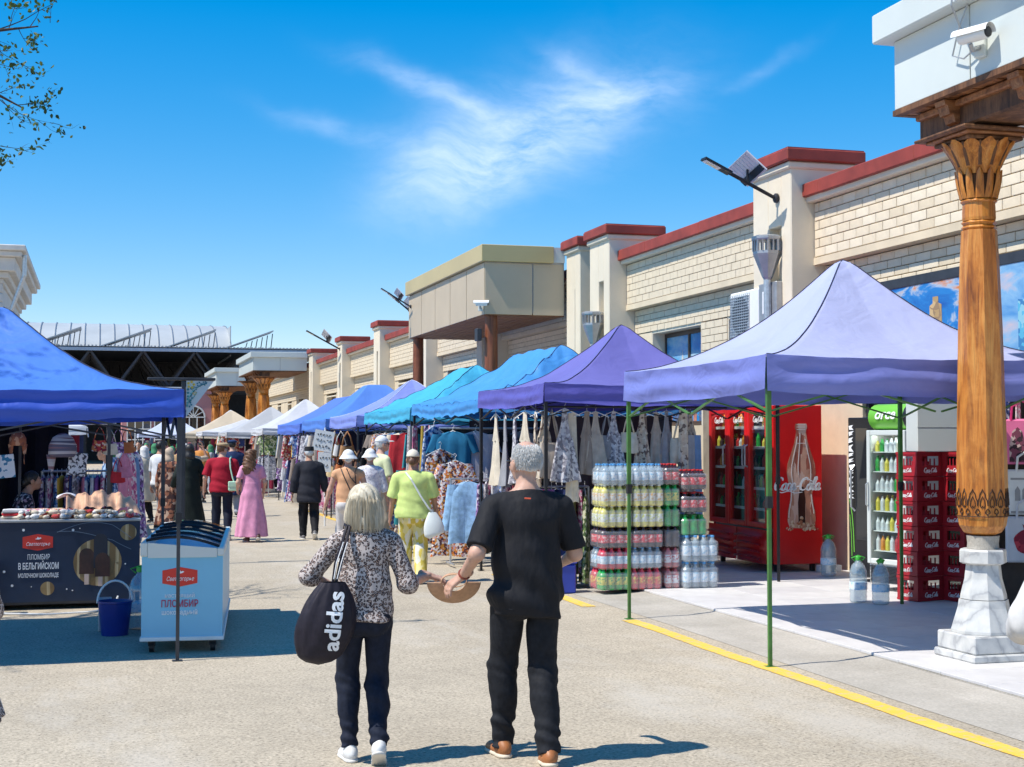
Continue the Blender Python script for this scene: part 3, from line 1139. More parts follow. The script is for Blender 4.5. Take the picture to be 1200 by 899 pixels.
for i, (ya, yb, zt, lab) in enumerate(((66.6, 73.5, 5.72, 'white panelled porch at the far end of the cream building'), (88, 96, 6.0, 'farther white panelled porch before the pink building'))):
    po = porch('panelled_porch', lab, 6.75, XF - .3, ya, yb, 4.88 + .05 * i, zt, [(7.3, ya + .6)], 1.0, 4.6)
    for j, yy in enumerate((ya + .55, yb - .6)):
        cl = thing('wooden_column', ['carved wooden column under the white porch at the end of the cream building', 'carved wooden column under the farther white porch'][i], 'column', (7.3, yy, 0), 0, ['columns of the first far porch', 'columns of the second far porch'][i])
        cl.scale = (1.45, 1.45, 4.62 / 4.15)
        column_bits(cl, detail=False)

# ================================================================== far end: steel market hall, pink house, white stone building
H = thing('market_hall', 'steel market hall with dark zigzag roof trusses and white curved roof', 'building', (4, 110, 0))
wpart('canopy_roof', ms('dark_steel'), [((-26, 104.9, 8.05), (16.5, 126, 8.22))], H)
k = MB()
for i in range(170):
    k.box((-26 + i * .25, 104.78, 8.20), (-26 + i * .25 + .12, 126, 8.30))
k.build('roof_ribs', ms('grey_metal'), H, world=True)
wpart('eave_beam', mat('blue_grey_steel', (.30, .38, .48), .4, metal=.3), [((-26, 104.7, 7.9), (16.5, 104.88, 8.12))], H)
for yy in (105.1, 109, 113, 118):
    for i in range(11):
        xa = -24 + i * 3.6
        for (p, q) in (((xa, 5.45), (xa + 1.8, 7.95)), ((xa + 1.8, 7.95), (xa + 3.6, 5.45))):
            MB().bar((p[0], yy, p[1]), (q[0], yy, q[1]), .16, .16).build('truss_bar', ms('dark_steel'), H, world=True)
    wpart('truss_chord', ms('dark_steel'), [((-26, yy - .1, 5.3), (14.5, yy + .1, 5.47))], H)
for i in range(46):
    MB().bar((-24 + i * .8, 105.4, 5.5), (-24 + i * .8, 125, 8.0), .05).build('purlin', ms('dark_steel'), H, world=True)
for i in range(6):
    xx = -24 + i * 7.2
    MB().bar((xx, 105.2, 0), (xx, 105.2, 5.4), .35).build('column', ms('dark_steel'), H, world=True)
wpart('back_wall', ms('dark_interior'), [((-26, 122, 0), (16.5, 122.3, 8.05))], H)
k = MB()
def vault(u, v):
    a = PI * (.08 + .84 * v)
    return (-22 + 31.5 * u, 118 - 9 * math.cos(a), 7.2 + 3.5 * math.sin(a))
k.grid(vault, 60, 14)
va = k.build('curved_roof', ms('white_roof'), H, world=True, smooth='all')
for i in range(31):
    kk = MB()
    u = i / 30
    kk.tube([Vector(vault(u, v / 14)) + Vector((0, 0, .04)) for v in range(15)], .045, 4)
    kk.build('seam', ms('grey_metal'), va, world=True)
wpart('gable', ms('white_roof'), [((9.45, 110, 7.9), (9.5, 126, 10.2))], H)
for i, xx in enumerate((-3.2, 1.6, 6.1, 10.2)):
    MB().add([(xx - 1.5, 106, 8.32), (xx + 2.0, 106, 9.65), (xx + 2.0, 108.6, 9.65), (xx - 1.5, 108.6, 8.32), (xx - 1.5, 106, 8.25), (xx + 2.0, 106, 9.55), (xx + 2.0, 108.6, 9.55), (xx - 1.5, 108.6, 8.25)],
             [(0, 1, 2, 3), (7, 6, 5, 4), (0, 4, 5, 1), (1, 5, 6, 2), (2, 6, 7, 3), (3, 7, 4, 0)]).build('skylight_flap', ms('white_roof'), H, world=True)
    for j in range(6):
        xj = xx + 2.0 * j / 5.5
        MB().bar((xj, 106.05, 8.3), (xj + .12, 106.05, 8.72 + (xj - xx) * .37), .06).build('strut', ms('dark_steel'), H, world=True)

PK = thing('pink_house', 'pink house with a white arched window behind the far porch', 'building', (5, 100, 0))
wpart('wall', ms('pink_wall'), [((1.5, 99, 0), (7.3, 103, 5.2))], PK)
wpart('cornice', ms('white_paint'), [((1.4, 98.9, 5.0), (7.4, 98.998, 5.2))], PK)
for xc in (4.35, 6.1, 2.6):
    k = MB()
    arch = [(xc - .75, 1.0), (xc + .75, 1.0)] + [(xc + .75 * math.cos(t), 3.2 + .75 * math.sin(t)) for t in [PI * q / 12 for q in range(13)]]
    k.prism(arch, 98.93, 98.998, 'y')
    w = k.build('window', ms('dark_pane'), PK, world=True)
    k = MB()
    for t in range(0, 13):
        a, b = PI * t / 12, PI * (t + 1) / 12
        if t < 12:
            k.bar((xc + .75 * math.cos(a), 98.9, 3.2 + .75 * math.sin(a)), (xc + .75 * math.cos(b), 98.9, 3.2 + .75 * math.sin(b)), .10)
    for t in range(1, 6):
        a = PI * t / 6
        k.bar((xc, 98.91, 3.2), (xc + .75 * math.cos(a), 98.91, 3.2 + .75 * math.sin(a)), .06)
    for q in (-.75, -.25, .25, .75):
        k.bar((xc + q, 98.9, 1.0), (xc + q, 98.9, 3.2), .07)
    for q in (1.0, 1.7, 2.4, 3.2):
        k.bar((xc - .75, 98.895, q), (xc + .75, 98.895, q), .07)
    k.build('muntin', ms('white_paint'), w, world=True)

ST = thing('stone_building', 'pale stone building corner with a heavy cornice and downpipe', 'building', (-5, 62, 0))
wpart('wall', ms('pale_stone'), [((-16, 60.5, 0), (-3.75, 75, 9.0))], ST)
for i, (ov, z0, z1) in enumerate(((.10, 7.9, 8.1), (.30, 8.1, 8.35), (.55, 8.35, 8.9), (.80, 8.9, 9.12), (.95, 9.12, 9.35))):
    wpart('cornice', ms('pale_stone'), [((-16, 60.5 - ov, z0 + .002), (-3.75 + ov, 75, z1))], ST, .03)
for i in range(14):
    for side in (0,):
        z = 2.6 + i * .38
        w = (.75, .45)[i % 2]
        wpart('quoin', ms('pale_stone'), [((-3.75 - w, 60.40, z + .01), (-3.69, 60.9, z + .36))], ST, .04)
for i in range(9):
    z = 7.86
    wpart('dentil', ms('pale_stone'), [((-4.2 - i * .5, 60.2, 7.9), (-3.95 - i * .5, 60.42, 8.08))], ST)
MB().tube([(-2.85, 60.0, 9.0), (-2.86, 60.0, 8.2), (-3.6, 60.2, 6.0), (-3.62, 60.2, 0)], .09, 8).build('downpipe', ms('galvanised'), ST, world=True)

# decorated corner bracket on a pole beside the blue tent
BP = thing('gate_post', 'dark gate post with a white triangular bracket painted with flowers', 'gate post', (1.16, 21.0, 0))
MB().bbox((-.03, -.03, 0), (.03, .03, 2.595), .008).build('post', ms('dark_steel'), BP)
MB().bbox((-.5, -.04, 2.60), (.44, .04, 2.64), .008).build('beam', ms('dark_steel'), BP)
MB().prism([(.035, 2.598), (.42, 2.598), (.035, 2.08)], -.02, .02, 'y').build('bracket_frame', ms('white_panel'), BP)
fl = MB()
for (cx, cz, r, mi) in ((.15, 2.52, .06, 0), (.30, 2.53, .04, 1), (.14, 2.40, .06, 1), (.22, 2.45, .035, 1), (.13, 2.27, .05, 1), (.12, 2.15, .045, 1), (.40, 2.55, .035, 1), (.22, 2.36, .03, 0)):
    fl.cur = mi
    for q in range(5):
        a = 2 * PI * q / 5 + cx * 9
        fl.prism([(cx + r * .9 * math.cos(a) + r * .42 * math.cos(t), cz + r * .9 * math.sin(a) + r * .42 * math.sin(t)) for t in [2 * PI * w / 8 for w in range(8)]], -.026 - .0004 * q, -.021, 'y')
fl.v = [(.035 + (a - .065) * .75, b, 2.598 - (2.598 - c) * .75) for a, b, c in fl.v]
fl.build('painted_flowers', [mat('print_yellow', (.75, .5, .05), .6), mat('print_teal', (.03, .18, .22), .6)], BP)
fl = MB()
fl.tube([(.08, -.024, 2.10), (.12, -.024, 2.3), (.2, -.024, 2.42), (.32, -.024, 2.5), (.45, -.024, 2.565)], .009, 5)
fl.tube([(.12, -.024, 2.2), (.2, -.024, 2.28), (.26, -.024, 2.38)], .007, 5)
fl.v = [(.035 + (a - .065) * .75, b, 2.598 - (2.598 - c) * .75) for a, b, c in fl.v]
fl.build('painted_stem', MATS['print_teal'], BP)
# ================================================================== pop-up tents
def wob(x, y, z, seed, f=3.0):
    s = 0
    for i in range(4):
        a = seed * 1.7 + i * 2.1
        s += math.sin(f * (1 + .6 * i) * (x * math.cos(a) + y * math.sin(a) + z * math.cos(a * 1.3)) + seed * 3.1 + i) / (1 + .5 * i)
    return s / 2.5

def canvas(name, col, col2=None, trans=.12):
    if name in MATS:
        return MATS[name]
    t = NT(name)
    c = t.ramp(t.noise(1.1, 5, .6), [(.3, mul(col, .93)), (.7, mul(col, 1.07))])
    c = t.mix(t.math('MULTIPLY', t.ramp(t.noise(.8, 8, .75), [(.55, 0.), (.8, 1.)]), .18), c, mul(col, .6))
    t.base(c, .5, 0, .3)
    n1 = t.bump(t.noise(2.2, 3, .5, t.map((1, 1, 1.6)), 0, .8), .55, .05)
    n2 = t.bump(t.noise(9, 2, .5), .25, .012, n1)
    t.bump(t.noise(320, 1), .2, .0015, n2)
    tr = t.node('ShaderNodeBsdfTranslucent')
    t.put(tr.inputs['Color'], mul(col, 1.15))
    mx = t.node('ShaderNodeMixShader')
    mx.inputs[0].default_value = trans
    t.l.new(t.b.outputs[0], mx.inputs[1])
    t.l.new(tr.outputs[0], mx.inputs[2])
    t.l.new(mx.outputs[0], t.out.inputs['Surface'])
    MATS[name] = t.m
    return t.m

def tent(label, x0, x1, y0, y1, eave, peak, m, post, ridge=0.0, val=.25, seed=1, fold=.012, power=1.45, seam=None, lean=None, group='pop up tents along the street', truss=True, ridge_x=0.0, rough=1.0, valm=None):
    cx, cy, hx, hy = (x0 + x1) / 2, (y0 + y1) / 2, (x1 - x0) / 2, (y1 - y0) / 2
    o = thing('market_tent', label, 'tent', (cx, cy, 0), 0, group)
    def surf(u, v):
        x, y = hx * u, hy * v
        du = max(abs(x) - ridge_x, 0) / (hx - ridge_x)
        dv = max(abs(y) - ridge, 0) / (hy - ridge)
        t = max(du, dv)
        w = min(du, dv) / t if t > 1e-6 else 1
        tt = math.sqrt(t * t + .0012) - .0346
        z = eave + (peak - eave) * max(0, 1 - tt) ** power
        z -= .07 * math.sin(PI * min(t, 1)) * (1 - w) * (1 if t < 1 else 0)
        z -= .022 * (1 - w * w) * t ** 6
        z += rough * (.014 * wob(x, y, 0, seed, 2.6) * math.sin(PI * min(1, t * .9 + .1)) + .006 * wob(x, y, 0, seed + 5, 9) * t + max(0, rough - 1.6) * .010 * wob(x, y * .6, 0, seed + 8, 6.5) * (1 - t * .6) - max(0, rough - 1.3) * .020 * abs(wob(x, y, 0, seed + 2, 8)) * (1 - t * .5) * min(1, t * 5))
        return (x, y, z)
    # four slopes that meet exactly on the hips
    k = MB()
    for side in range(4):
        def slope(a, b, side=side):
            tt_, s_ = .001 + .999 * a, 2 * b - 1
            rx = (ridge_x + (hx - ridge_x) * tt_) / hx
            ry = (ridge + (hy - ridge) * tt_) / hy
            return surf(*{0: (s_ * rx, -ry), 1: (rx, s_ * ry), 2: (-s_ * rx, ry), 3: (-rx, -s_ * ry)}[side])
        k.grid(slope, 30, 30)
    if ridge or ridge_x:
        k.grid(lambda a, b: surf((2 * a - 1) * ridge_x / hx, (2 * b - 1) * ridge / hy), 4, 12)
    bm_ = bmesh.new()
    me_ = k.mesh('canopy', m)
    bm_.from_mesh(me_)
    bmesh.ops.remove_doubles(bm_, verts=bm_.verts, dist=.0008)
    bm_.to_mesh(me_)
    bm_.free()
    me_.polygons.foreach_set('use_smooth', [True] * len(me_.polygons))
    cn = link('canopy', me_, o)
    # valance hanging from the eave on each side
    for side, nm in enumerate(('valance',) * 4):
        L = (hx, hy)[side in (1, 3)]
        def vf(a, b, side=side):
            s = 2 * a - 1
            e = {0: (s, -1), 1: (1, s), 2: (-s, 1), 3: (-1, -s)}[side]
            p = surf(*e)
            nx_, ny_ = {0: (0, -1), 1: (1, 0), 2: (0, 1), 3: (-1, 0)}[side]
            edge = (1 - abs(s) ** 8)
            off = (fold * math.sin(b * 9.5 + .9 * math.sin(s * 4 + seed) + seed) * (.4 + .6 * b) + fold * .5 * wob(s * L, b * 1.5, 0, seed + side, 5)) * edge + .004 + .012 * b
            z = p[2] - b * val + .012 * wob(s * L, 0, 0, seed + side + 3, 2.2) * b + .02 * b * (s * s)
            return (p[0] + nx_ * off, p[1] + ny_ * off, z)
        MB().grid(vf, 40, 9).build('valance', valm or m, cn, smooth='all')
    if seam is not None:
        for su, sv in ((-1, -1), (1, -1), (1, 1), (-1, 1)):
            pts = []
            for i in range(19):
                f = i / 18 * .995
                uu = su * (ridge_x / hx + (1 - ridge_x / hx) * f)
                vv = sv * (ridge / hy + (1 - ridge / hy) * f)
                p = surf(uu, vv)
                pts.append((p[0], p[1], p[2] + .004))
            MB().tube(pts, .0045, 5).build('seam', seam, cn)
    # frame
    legs = [(-hx + .03, -hy + .03), (hx - .03, -hy + .03), (hx - .03, hy - .03), (-hx + .03, hy - .03)]
    for i, (lx, ly) in enumerate(legs):
        dx, dy = (lean or {}).get(i, (0, 0))
        top = Vector((lx, ly, eave - .02))
        ft = Vector((lx + dx, ly + dy, .0))
        mid = ft.lerp(top, .52)
        lg = MB().bar(mid, top, .036).build('leg', post, o)
        MB().bar(ft, mid + (top - mid) * .06, .028).build('lower_leg', post, lg)
        MB().bbox((ft.x - .04, ft.y - .04, .0), (ft.x + .04, ft.y + .04, .006), .001).build('foot_plate', post, lg)
        MB().bar(mid - (top - mid) * .02, mid + (top - mid) * .06, .046).build('collar', ms('black_metal'), lg)
    if truss:
        zt, zb = eave - .05, eave - val - .14
        for i in range(4):
            a, b = Vector((*legs[i], 0)), Vector((*legs[(i + 1) % 4], 0))
            for q in range(2):
                p, r = a.lerp(b, q / 2 + .01), a.lerp(b, q / 2 + .49)
                for (za, zc) in ((zt, zb), (zb, zt)):
                    MB().bar((p.x, p.y, za), (r.x, r.y, zc), .024, .014).build('truss_bar', post, o)
        top = (0, 0, peak - .10)
        MB().bar((0, 0, eave - .1), top, .03).build('mast', post, o)
        for i in range(4):
            a, b = Vector((*legs[i], 0)), Vector((*legs[(i + 1) % 4], 0))
            mp = (a + b) / 2
            MB().bar((mp.x, mp.y, eave - .12), (0, 0, eave + .15), .022, .014).build('roof_strut', post, o)
    return o

cv = dict(
    lav=canvas('lavender_canvas', (.43, .46, .70)), pur=canvas('purple_canvas', (.17, .16, .46)),
    blu=canvas('azure_canvas', (.075, .30, .66)), tur=canvas('turquoise_canvas', (.07, .42, .64)),
    lil=canvas('lilac_canvas', (.24, .30, .72)), roy=canvas('royal_canvas', (.10, .24, .68)),
    cob=canvas('cobalt_canvas', (.11, .20, .66)), left=canvas('deep_blue_canvas', (.075, .21, .66)),
    whi=canvas('white_canvas', (.62, .62, .65)), cre=canvas('cream_canvas', (.60, .50, .37)), gry=canvas('grey_canvas', (.48, .48, .49)))
black, steel = ms('black_metal'), ms('dark_steel')
green_post = mat('green_paint', (.06, .18, .035), .45, var=.25, scale=8, dirt=.4)
dseam, wseam = mat('dark_piping', (.03, .03, .06), .8), mat('white_piping', (.75, .75, .8), .7)
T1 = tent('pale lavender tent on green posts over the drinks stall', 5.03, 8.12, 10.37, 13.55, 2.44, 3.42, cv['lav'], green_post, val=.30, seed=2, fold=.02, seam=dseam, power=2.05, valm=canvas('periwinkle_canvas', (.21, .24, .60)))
MB().add([(-.68, -.62, 0), (-.30, -.62, 0.03), (-.58, -.80, -.1)], [(0, 1, 2)]).build('torn_flap', mat('flap_dark', (.05, .06, .25), .7), T1, loc=(.25, .0, 2.70))
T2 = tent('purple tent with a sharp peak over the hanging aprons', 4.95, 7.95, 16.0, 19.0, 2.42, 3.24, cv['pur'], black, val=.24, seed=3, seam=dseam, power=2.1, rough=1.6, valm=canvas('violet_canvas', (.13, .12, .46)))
T3 = tent('azure blue two peaked tent over the hanging T-shirts', 5.0, 8.0, 19.15, 23.55, 2.34, 3.14, cv['blu'], black, ridge=1.15, val=.20, seed=4, rough=3.2, power=1.45, seam=dseam)
T4 = tent('turquoise two peaked tent in front of the canopy posts', 5.0, 8.0, 23.7, 28.0, 2.30, 3.08, cv['tur'], black, ridge=.75, val=.22, seed=5, rough=2.8, power=1.45, seam=dseam)
T5 = tent('lavender blue tent between the turquoise and blue tents', 5.0, 8.0, 28.9, 32.4, 2.24, 3.04, cv['lil'], steel, val=.24, seed=6, power=1.7, seam=wseam)
T6 = tent('bright blue tent with a flat topped peak near the bag display', 5.0, 8.0, 33.0, 37.0, 2.22, 3.08, cv['roy'], steel, ridge=.3, ridge_x=.2, val=.26, seed=7, power=1.6)
T7 = tent('cobalt blue tent beside the white tents', 5.0, 8.0, 37.4, 42.2, 2.16, 2.92, cv['cob'], steel, ridge=1.2, val=.26, seed=8, power=1.45)
T8 = tent('white tent with a tied back flap', 4.7, 7.7, 43.4, 46.8, 2.08, 3.0, cv['whi'], steel, val=.20, seed=9)
T9 = tent('pale grey tent with a tall peak near the clothes rails', 4.0, 7.2, 47.5, 51.0, 1.98, 2.84, cv['gry'], black, val=.20, seed=10)
T10 = tent('cream tent with a brown shadowed valance', 3.4, 7.4, 60, 64, 1.98, 2.95, cv['cre'], black, val=.20, seed=11, power=1.5)
T11 = tent('white tent behind the cream tent', 4.2, 7.6, 66.5, 70, 2.0, 3.1, cv['whi'], black, val=.2, seed=12, truss=False)
T12 = tent('small pale tent farthest down the street', 2.0, 5.5, 76, 80, 2.0, 3.0, canvas('ice_canvas', (.55, .60, .76)), black, val=.2, seed=13, truss=False)
T13 = tent('white flat tent between the grey and cream tents', 3.6, 7.0, 53, 56.5, 2.02, 2.5, cv['whi'], black, val=.16, seed=14, truss=False)
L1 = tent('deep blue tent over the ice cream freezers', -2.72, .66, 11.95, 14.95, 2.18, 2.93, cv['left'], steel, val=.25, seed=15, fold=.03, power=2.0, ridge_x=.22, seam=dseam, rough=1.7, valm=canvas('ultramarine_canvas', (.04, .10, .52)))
L2 = tent('dark blue tent over the souvenir counter', -2.9, .15, 16.75, 20.0, 2.12, 2.75, cv['left'], steel, val=.16, seed=16, truss=True)
L3 = tent('white tent behind the souvenir stall on the shaded side', -3.2, -.2, 27, 30.5, 2.0, 2.7, cv['whi'], black, val=.18, seed=17, truss=False)
L4 = tent('pale blue tent along the shaded side of the street', -3.2, -.3, 33, 37, 2.0, 2.75, canvas('ice_canvas', (.55, .60, .76)), black, val=.18, seed=18, truss=False)

# ================================================================== script lettering made of strokes
def catmull(pts, n=6):
    out = []
    P = [Vector((*p, 0)) for p in pts]
    for i in range(len(P) - 1):
        p0, p1, p2, p3 = P[max(i - 1, 0)], P[i], P[i + 1], P[min(i + 2, len(P) - 1)]
        for j in range(n):
            t = j / n
            out.append(.5 * ((2 * p1) + (p2 - p0) * t + (2 * p0 - 5 * p1 + 4 * p2 - p3) * t * t + (3 * p1 - p0 - 3 * p2 + p3) * t ** 3))
    out.append(P[-1])
    return out
GL = {
 'C': ([[(1.0, 1.35), (.9, 1.65), (.6, 1.8), (.2, 1.5), (0, .8), (.1, .25), (.45, 0), (.85, .1), (1.2, .45)]], 1.1),
 'o': ([[(.45, .98), (.15, .8), (.02, .4), (.15, .05), (.42, .02), (.65, .35), (.62, .8), (.42, .98), (.5, .75), (.85, .7)]], .78),
 'c': ([[(.55, .8), (.4, .98), (.12, .8), (.02, .4), (.15, .05), (.4, 0), (.72, .3)]], .68),
 'a': ([[(.6, .85), (.35, 1.0), (.08, .7), (.02, .3), (.18, 0), (.42, .2), (.6, .85)], [(.62, .95), (.52, .3), (.62, .02), (.9, .3)]], .85),
 'l': ([[(0, .25), (.3, .9), (.45, 1.6), (.35, 1.85), (.18, 1.6), (.12, .6), (.2, .08), (.42, .05), (.62, .3)]], .58),
 '-': ([[(0, .45), (.3, .55), (.55, .45)]], .6),
}
SCRIPT = {}
def cola_mesh():
    if 'cola' in SCRIPT:
        return SCRIPT['cola']
    k = MB()
    x = 0
    def ribbon(pts, w):
        n = len(pts)
        vs = []
        for i, p in enumerate(pts):
            d = (pts[min(i + 1, n - 1)] - pts[max(i - 1, 0)]).normalized()
            f = i / (n - 1)
            ww = w * (.35 + .65 * math.sin(PI * min(1, max(0, f))) ** .6) * (1.25 if abs(d.y) > .6 else .75)
            nn = Vector((-d.y, d.x, 0)) * ww
            vs += [p + nn, p - nn]
        k.add([tuple(v) for v in vs], [(2 * i, 2 * i + 1, 2 * i + 3, 2 * i + 2) for i in range(n - 1)])
    for ch in 'Coca-Cola':
        strokes, adv = GL[ch]
        for s in strokes:
            ribbon([Vector((q.x + x + .28 * q.y, q.y, 0)) for q in catmull(s)], .15)
        x += adv
    ribbon([Vector((q.x + .28 * q.y, q.y, 0)) for q in catmull([(.6, 0), (1.2, -.35), (2.4, -.15), (3.4, -.42), (4.6, -.3)])], .10)
    ribbon([Vector((q.x + .28 * q.y, q.y, 0)) for q in catmull([(4.2, 1.3), (4.9, 1.6), (5.8, 1.25), (6.6, 1.5)])], .09)
    w = x + .5
    k.v = [((p[0] - w / 2) / w, (p[1] - .8) / w, 0) for p in k.v]
    SCRIPT['cola'] = k.mesh('lettering', None, fix=False)
    return SCRIPT['cola']
white_print = mat('white_print', (.88, .88, .88), .5, var=0)
def cola(parent, loc, rot, w):
    o = link('lettering', cola_mesh(), parent, white_print, loc, rot)
    o.scale = (w, w, w)
    return o

# ================================================================== red display fridge
red = mat('red_enamel', (.74, .014, .014), .28, var=.08, scale=2, spec=.6)
red_d = mat('red_plastic', (.62, .018, .02), .4, var=.12, scale=4)
FR = thing('display_fridge', 'big red three door drinks fridge with a cola bottle on its side', 'fridge', (8.29, 17.12, .054))
# local axes: x depth (front at x=0 facing the street), y length, z up
LY, DX, HZ = 1.90, .80, 2.16
k = MB()
k.bbox((.10, 0, .10), (DX, .035, HZ), .008)
k.bbox((.10, LY - .035, .10), (DX, LY, HZ), .008)
k.bbox((DX - .04, .036, .10), (DX - .001, LY - .036, HZ - .05), .004)
k.bbox((.10, .036, HZ - .06), (DX - .001, LY - .036, HZ - .001), .004)
k.build('cabinet', red, FR)
MB().box((.12, .036, .52), (DX - .041, LY - .036, .58)).build('cabinet_floor', mat('fridge_liner', (.42, .43, .45), .5), FR)
MB().box((DX - .06, .037, .585), (DX - .042, LY - .037, HZ - .07)).build('back_liner', MATS['fridge_liner'], FR)
for i in range(3):
    a, b = .02 + i * .62, .02 + i * .62 + .61
    k = MB()
    k.bbox((.02, a, .56), (.098, a + .07, HZ), .012)
    k.bbox((.02, b - .07, .56), (.098, b, HZ), .012)
    k.bbox((.021, a + .068, HZ - .10), (.097, b - .068, HZ - .001), .012)
    k.bbox((.021, a + .068, .561), (.097, b - .068, .63), .012)
    d = k.build('door', red if i < 2 else red_d, FR)
    MB().box((.05, a + .066, .625), (.058, b - .066, HZ - .098)).build('pane', ms('clear_pane'), d)
    MB().tube([(.02, a + .035 if i else b - .035, 1.35), (-.02, a + .035 if i else b - .035, 1.37), (-.02, a + .035 if i else b - .035, 1.62), (.02, a + .035 if i else b - .035, 1.64)], .012, 8).build('handle', ms('galvanised'), d)
    cola(d, (.046, (a + b) / 2, HZ - .18), (R(90), 0, R(-90)), .30)
    for q in range(5):
        MB().box((.11, a + .02, .78 + q * .27), (DX - .08, b - .02, .79 + q * .27)).build('shelf', ms('galvanised'), FR)
        MB().box((.105, a + .02, .775 + q * .27), (.112, b - .02, .812 + q * .27)).build('price_strip', ms('white_paint'), FR)
for i, (a, b) in enumerate(((.02, .94), (.96, 1.88))):
    k = MB()
    def bulge(u, v, a=a, b=b):
        y = a + (b - a) * u
        z = .10 + .44 * v
        w = 1 - (2 * u - 1) ** 4
        return (.02 - .10 * w * (math.sin(PI * min(1, v * 1.1)) ** .7) * (.6 + .4 * u), y, z)
    k.grid(bulge, 16, 12)
    kp = k.build('kick_panel', red, FR, smooth='all')
    for q in range(4):
        kk = MB()
        z = .16 + q * .09
        kk.tube([(-.105 * (1 - (2 * u - 1) ** 4) - .0, a + (b - a) * u, z + .035 * math.sin(PI * u)) for u in [.08 + .84 * w / 10 for w in range(11)]], .016, 6)
        kk.build('louvre', mat('louvre_red', (.42, .010, .010), .4), kp)
k = MB()
for (a, b) in ((.2, .1), (.7, .1), (.2, 1.8), (.7, 1.8)):
    k.bbox((a - .03, b - .03, 0), (a + .03, b + .03, .10), .005)
    k.build('foot', black, FR)
    k = MB()
# cola bottle printed on the near side (facing the lane's near end), a flat print
BS = 1.3
BT = [(BS * q, w) for q, w in [(.0, .56), (.13, .57), (.155, .66), (.15, .78), (.125, .92), (.118, 1.02), (.14, 1.14), (.16, 1.28), (.15, 1.40), (.11, 1.54), (.072, 1.68), (.055, 1.80), (.056, 1.84), (.066, 1.85), (.066, 1.89), (.058, 1.92), (0, 1.92)]]
def bottle_print(poly, dep, m, nm):
    MB().prism(poly, dep - .0015, dep, 'y').build(nm, m, FR)
cxp = .50
glassy = printed('print_bottle', [(.50, .22, .14), (.62, .34, .24), (.40, .12, .08), (.70, .46, .36)], 9, stretch=(1.6, 1, .35), warp=.3, rough=.4)
bottle_print([(cxp + x, z) for x, z in BT] + [(cxp - x, z) for x, z in BT[::-1] if x > 0], -.0005, glassy, 'bottle_print')
cola_dark = mat('print_cola', (.05, .012, .008), .4)
bottle_print([(cxp - .045, .62), (cxp + .05, .62), (cxp + .055, .95), (cxp + .03, 1.1), (cxp - .02, 1.1), (cxp - .05, .9)], -.0022, cola_dark, 'cola_print')
hl = mat('print_highlight', (.82, .74, .68), .4, var=0)
for sx, zz in ((-.09, (1.0, 1.75)), (.085, (1.05, 1.72)), (-.03, (1.25, 1.8)), (.115, (.75, 1.0)), (-.12, (.7, 1.05))):
    def bx_(z):
        for (xa, za), (xb, zb) in zip(BT, BT[1:]):
            if za <= z <= zb and zb > za:
                return xa + (xb - xa) * (z - za) / (zb - za)
        return .1
    zs = [zz[0] + (zz[1] - zz[0]) * q / 8 for q in range(9)]
    f = sx / .13
    left = [(cxp + f * bx_(z) - .006, z) for z in zs]
    right = [(cxp + f * bx_(z) + .007, z) for z in zs[::-1]]
    bottle_print(left + right, -.004, hl, 'highlight_print')
for zz in (1.66, 1.84, 1.87, 1.90):
    bottle_print([(cxp - .062, zz), (cxp + .062, zz), (cxp + .062, zz + .008), (cxp - .062, zz + .008)], -.0042, hl, 'highlight_print')
sp = MB()
for i in range(46):
    a = rng.uniform(0, 2 * PI)
    rx, rz_ = rng.uniform(.02, .26), rng.uniform(0, .10)
    x_, z_ = cxp + rx * math.cos(a), .56 + .10 * abs(math.sin(a)) * rng.random() + rng.uniform(-.04, .05)
    if not (.12 < x_ < DX - .02):
        continue
    r = rng.uniform(.008, .03)
    sp.prism([(x_ + r * math.cos(t) * rng.uniform(.7, 1.2), z_ + r * math.sin(t) * rng.uniform(.7, 1.2)) for t in [2 * PI * w / 7 for w in range(7)]], -.006 - i * .00002, -.0052, 'y')
sp.build('splash_print', printed('print_splash', [(.62, .38, .22), (.75, .55, .38), (.45, .16, .08)], 30), FR)
cola(FR, (.46, -.0075, 1.13), (R(90), 0, 0), .70)
lamp_m = NT('fridge_lamp')
lamp_m.put(lamp_m.b.inputs['Emission Color'], (.95, .98, 1.0))
lamp_m.put(lamp_m.b.inputs['Emission Strength'], 7.0)
for i in range(3):
    MB().box((.13, .06 + i * .62, HZ - .075), (.17, .56 + i * .62, HZ - .063)).build('interior_lamp', lamp_m.m, FR)
# bottles and cans on its shelves: too small to pick apart
k = MB()
cols = [mat('drink_red', (.5, .03, .03), .35), mat('drink_green', (.03, .35, .06), .35), mat('drink_orange', (.7, .25, .03), .35), mat('drink_dark', (.04, .02, .02), .3), mat('drink_white', (.7, .72, .74), .4), mat('drink_yellow', (.72, .6, .08), .4)]
for q in range(5):
    for i in range(20):
        yy = .08 + i * .09
        if rng.random() < .12:
            continue
        k.cur = rng.choice([0, 0, 1, 2, 3, 3, 4, 5]) if q else rng.choice([0, 3, 1])
        h = rng.uniform(.12, .21)
        for dd in (.15, .25):
            k.lathe([(.03, 0), (.032, .02), (.032, h * .65), (.014, h * .88), (.014, h)], 8, (dd, yy, .791 + q * .27))
o = k.build('fridge_drinks', cols)
o.location = FR.location
tag(o, 'rows of small drinks on the shelves of the red fridge', 'drinks', kind='stuff')
# small carton at its foot
tag(MB().bbox((8.98, 17.0, .054), (9.3, 17.1, .14), .006).build('small_carton', ms('white_paint')), 'small white carton on the paving by the red fridge', 'carton')

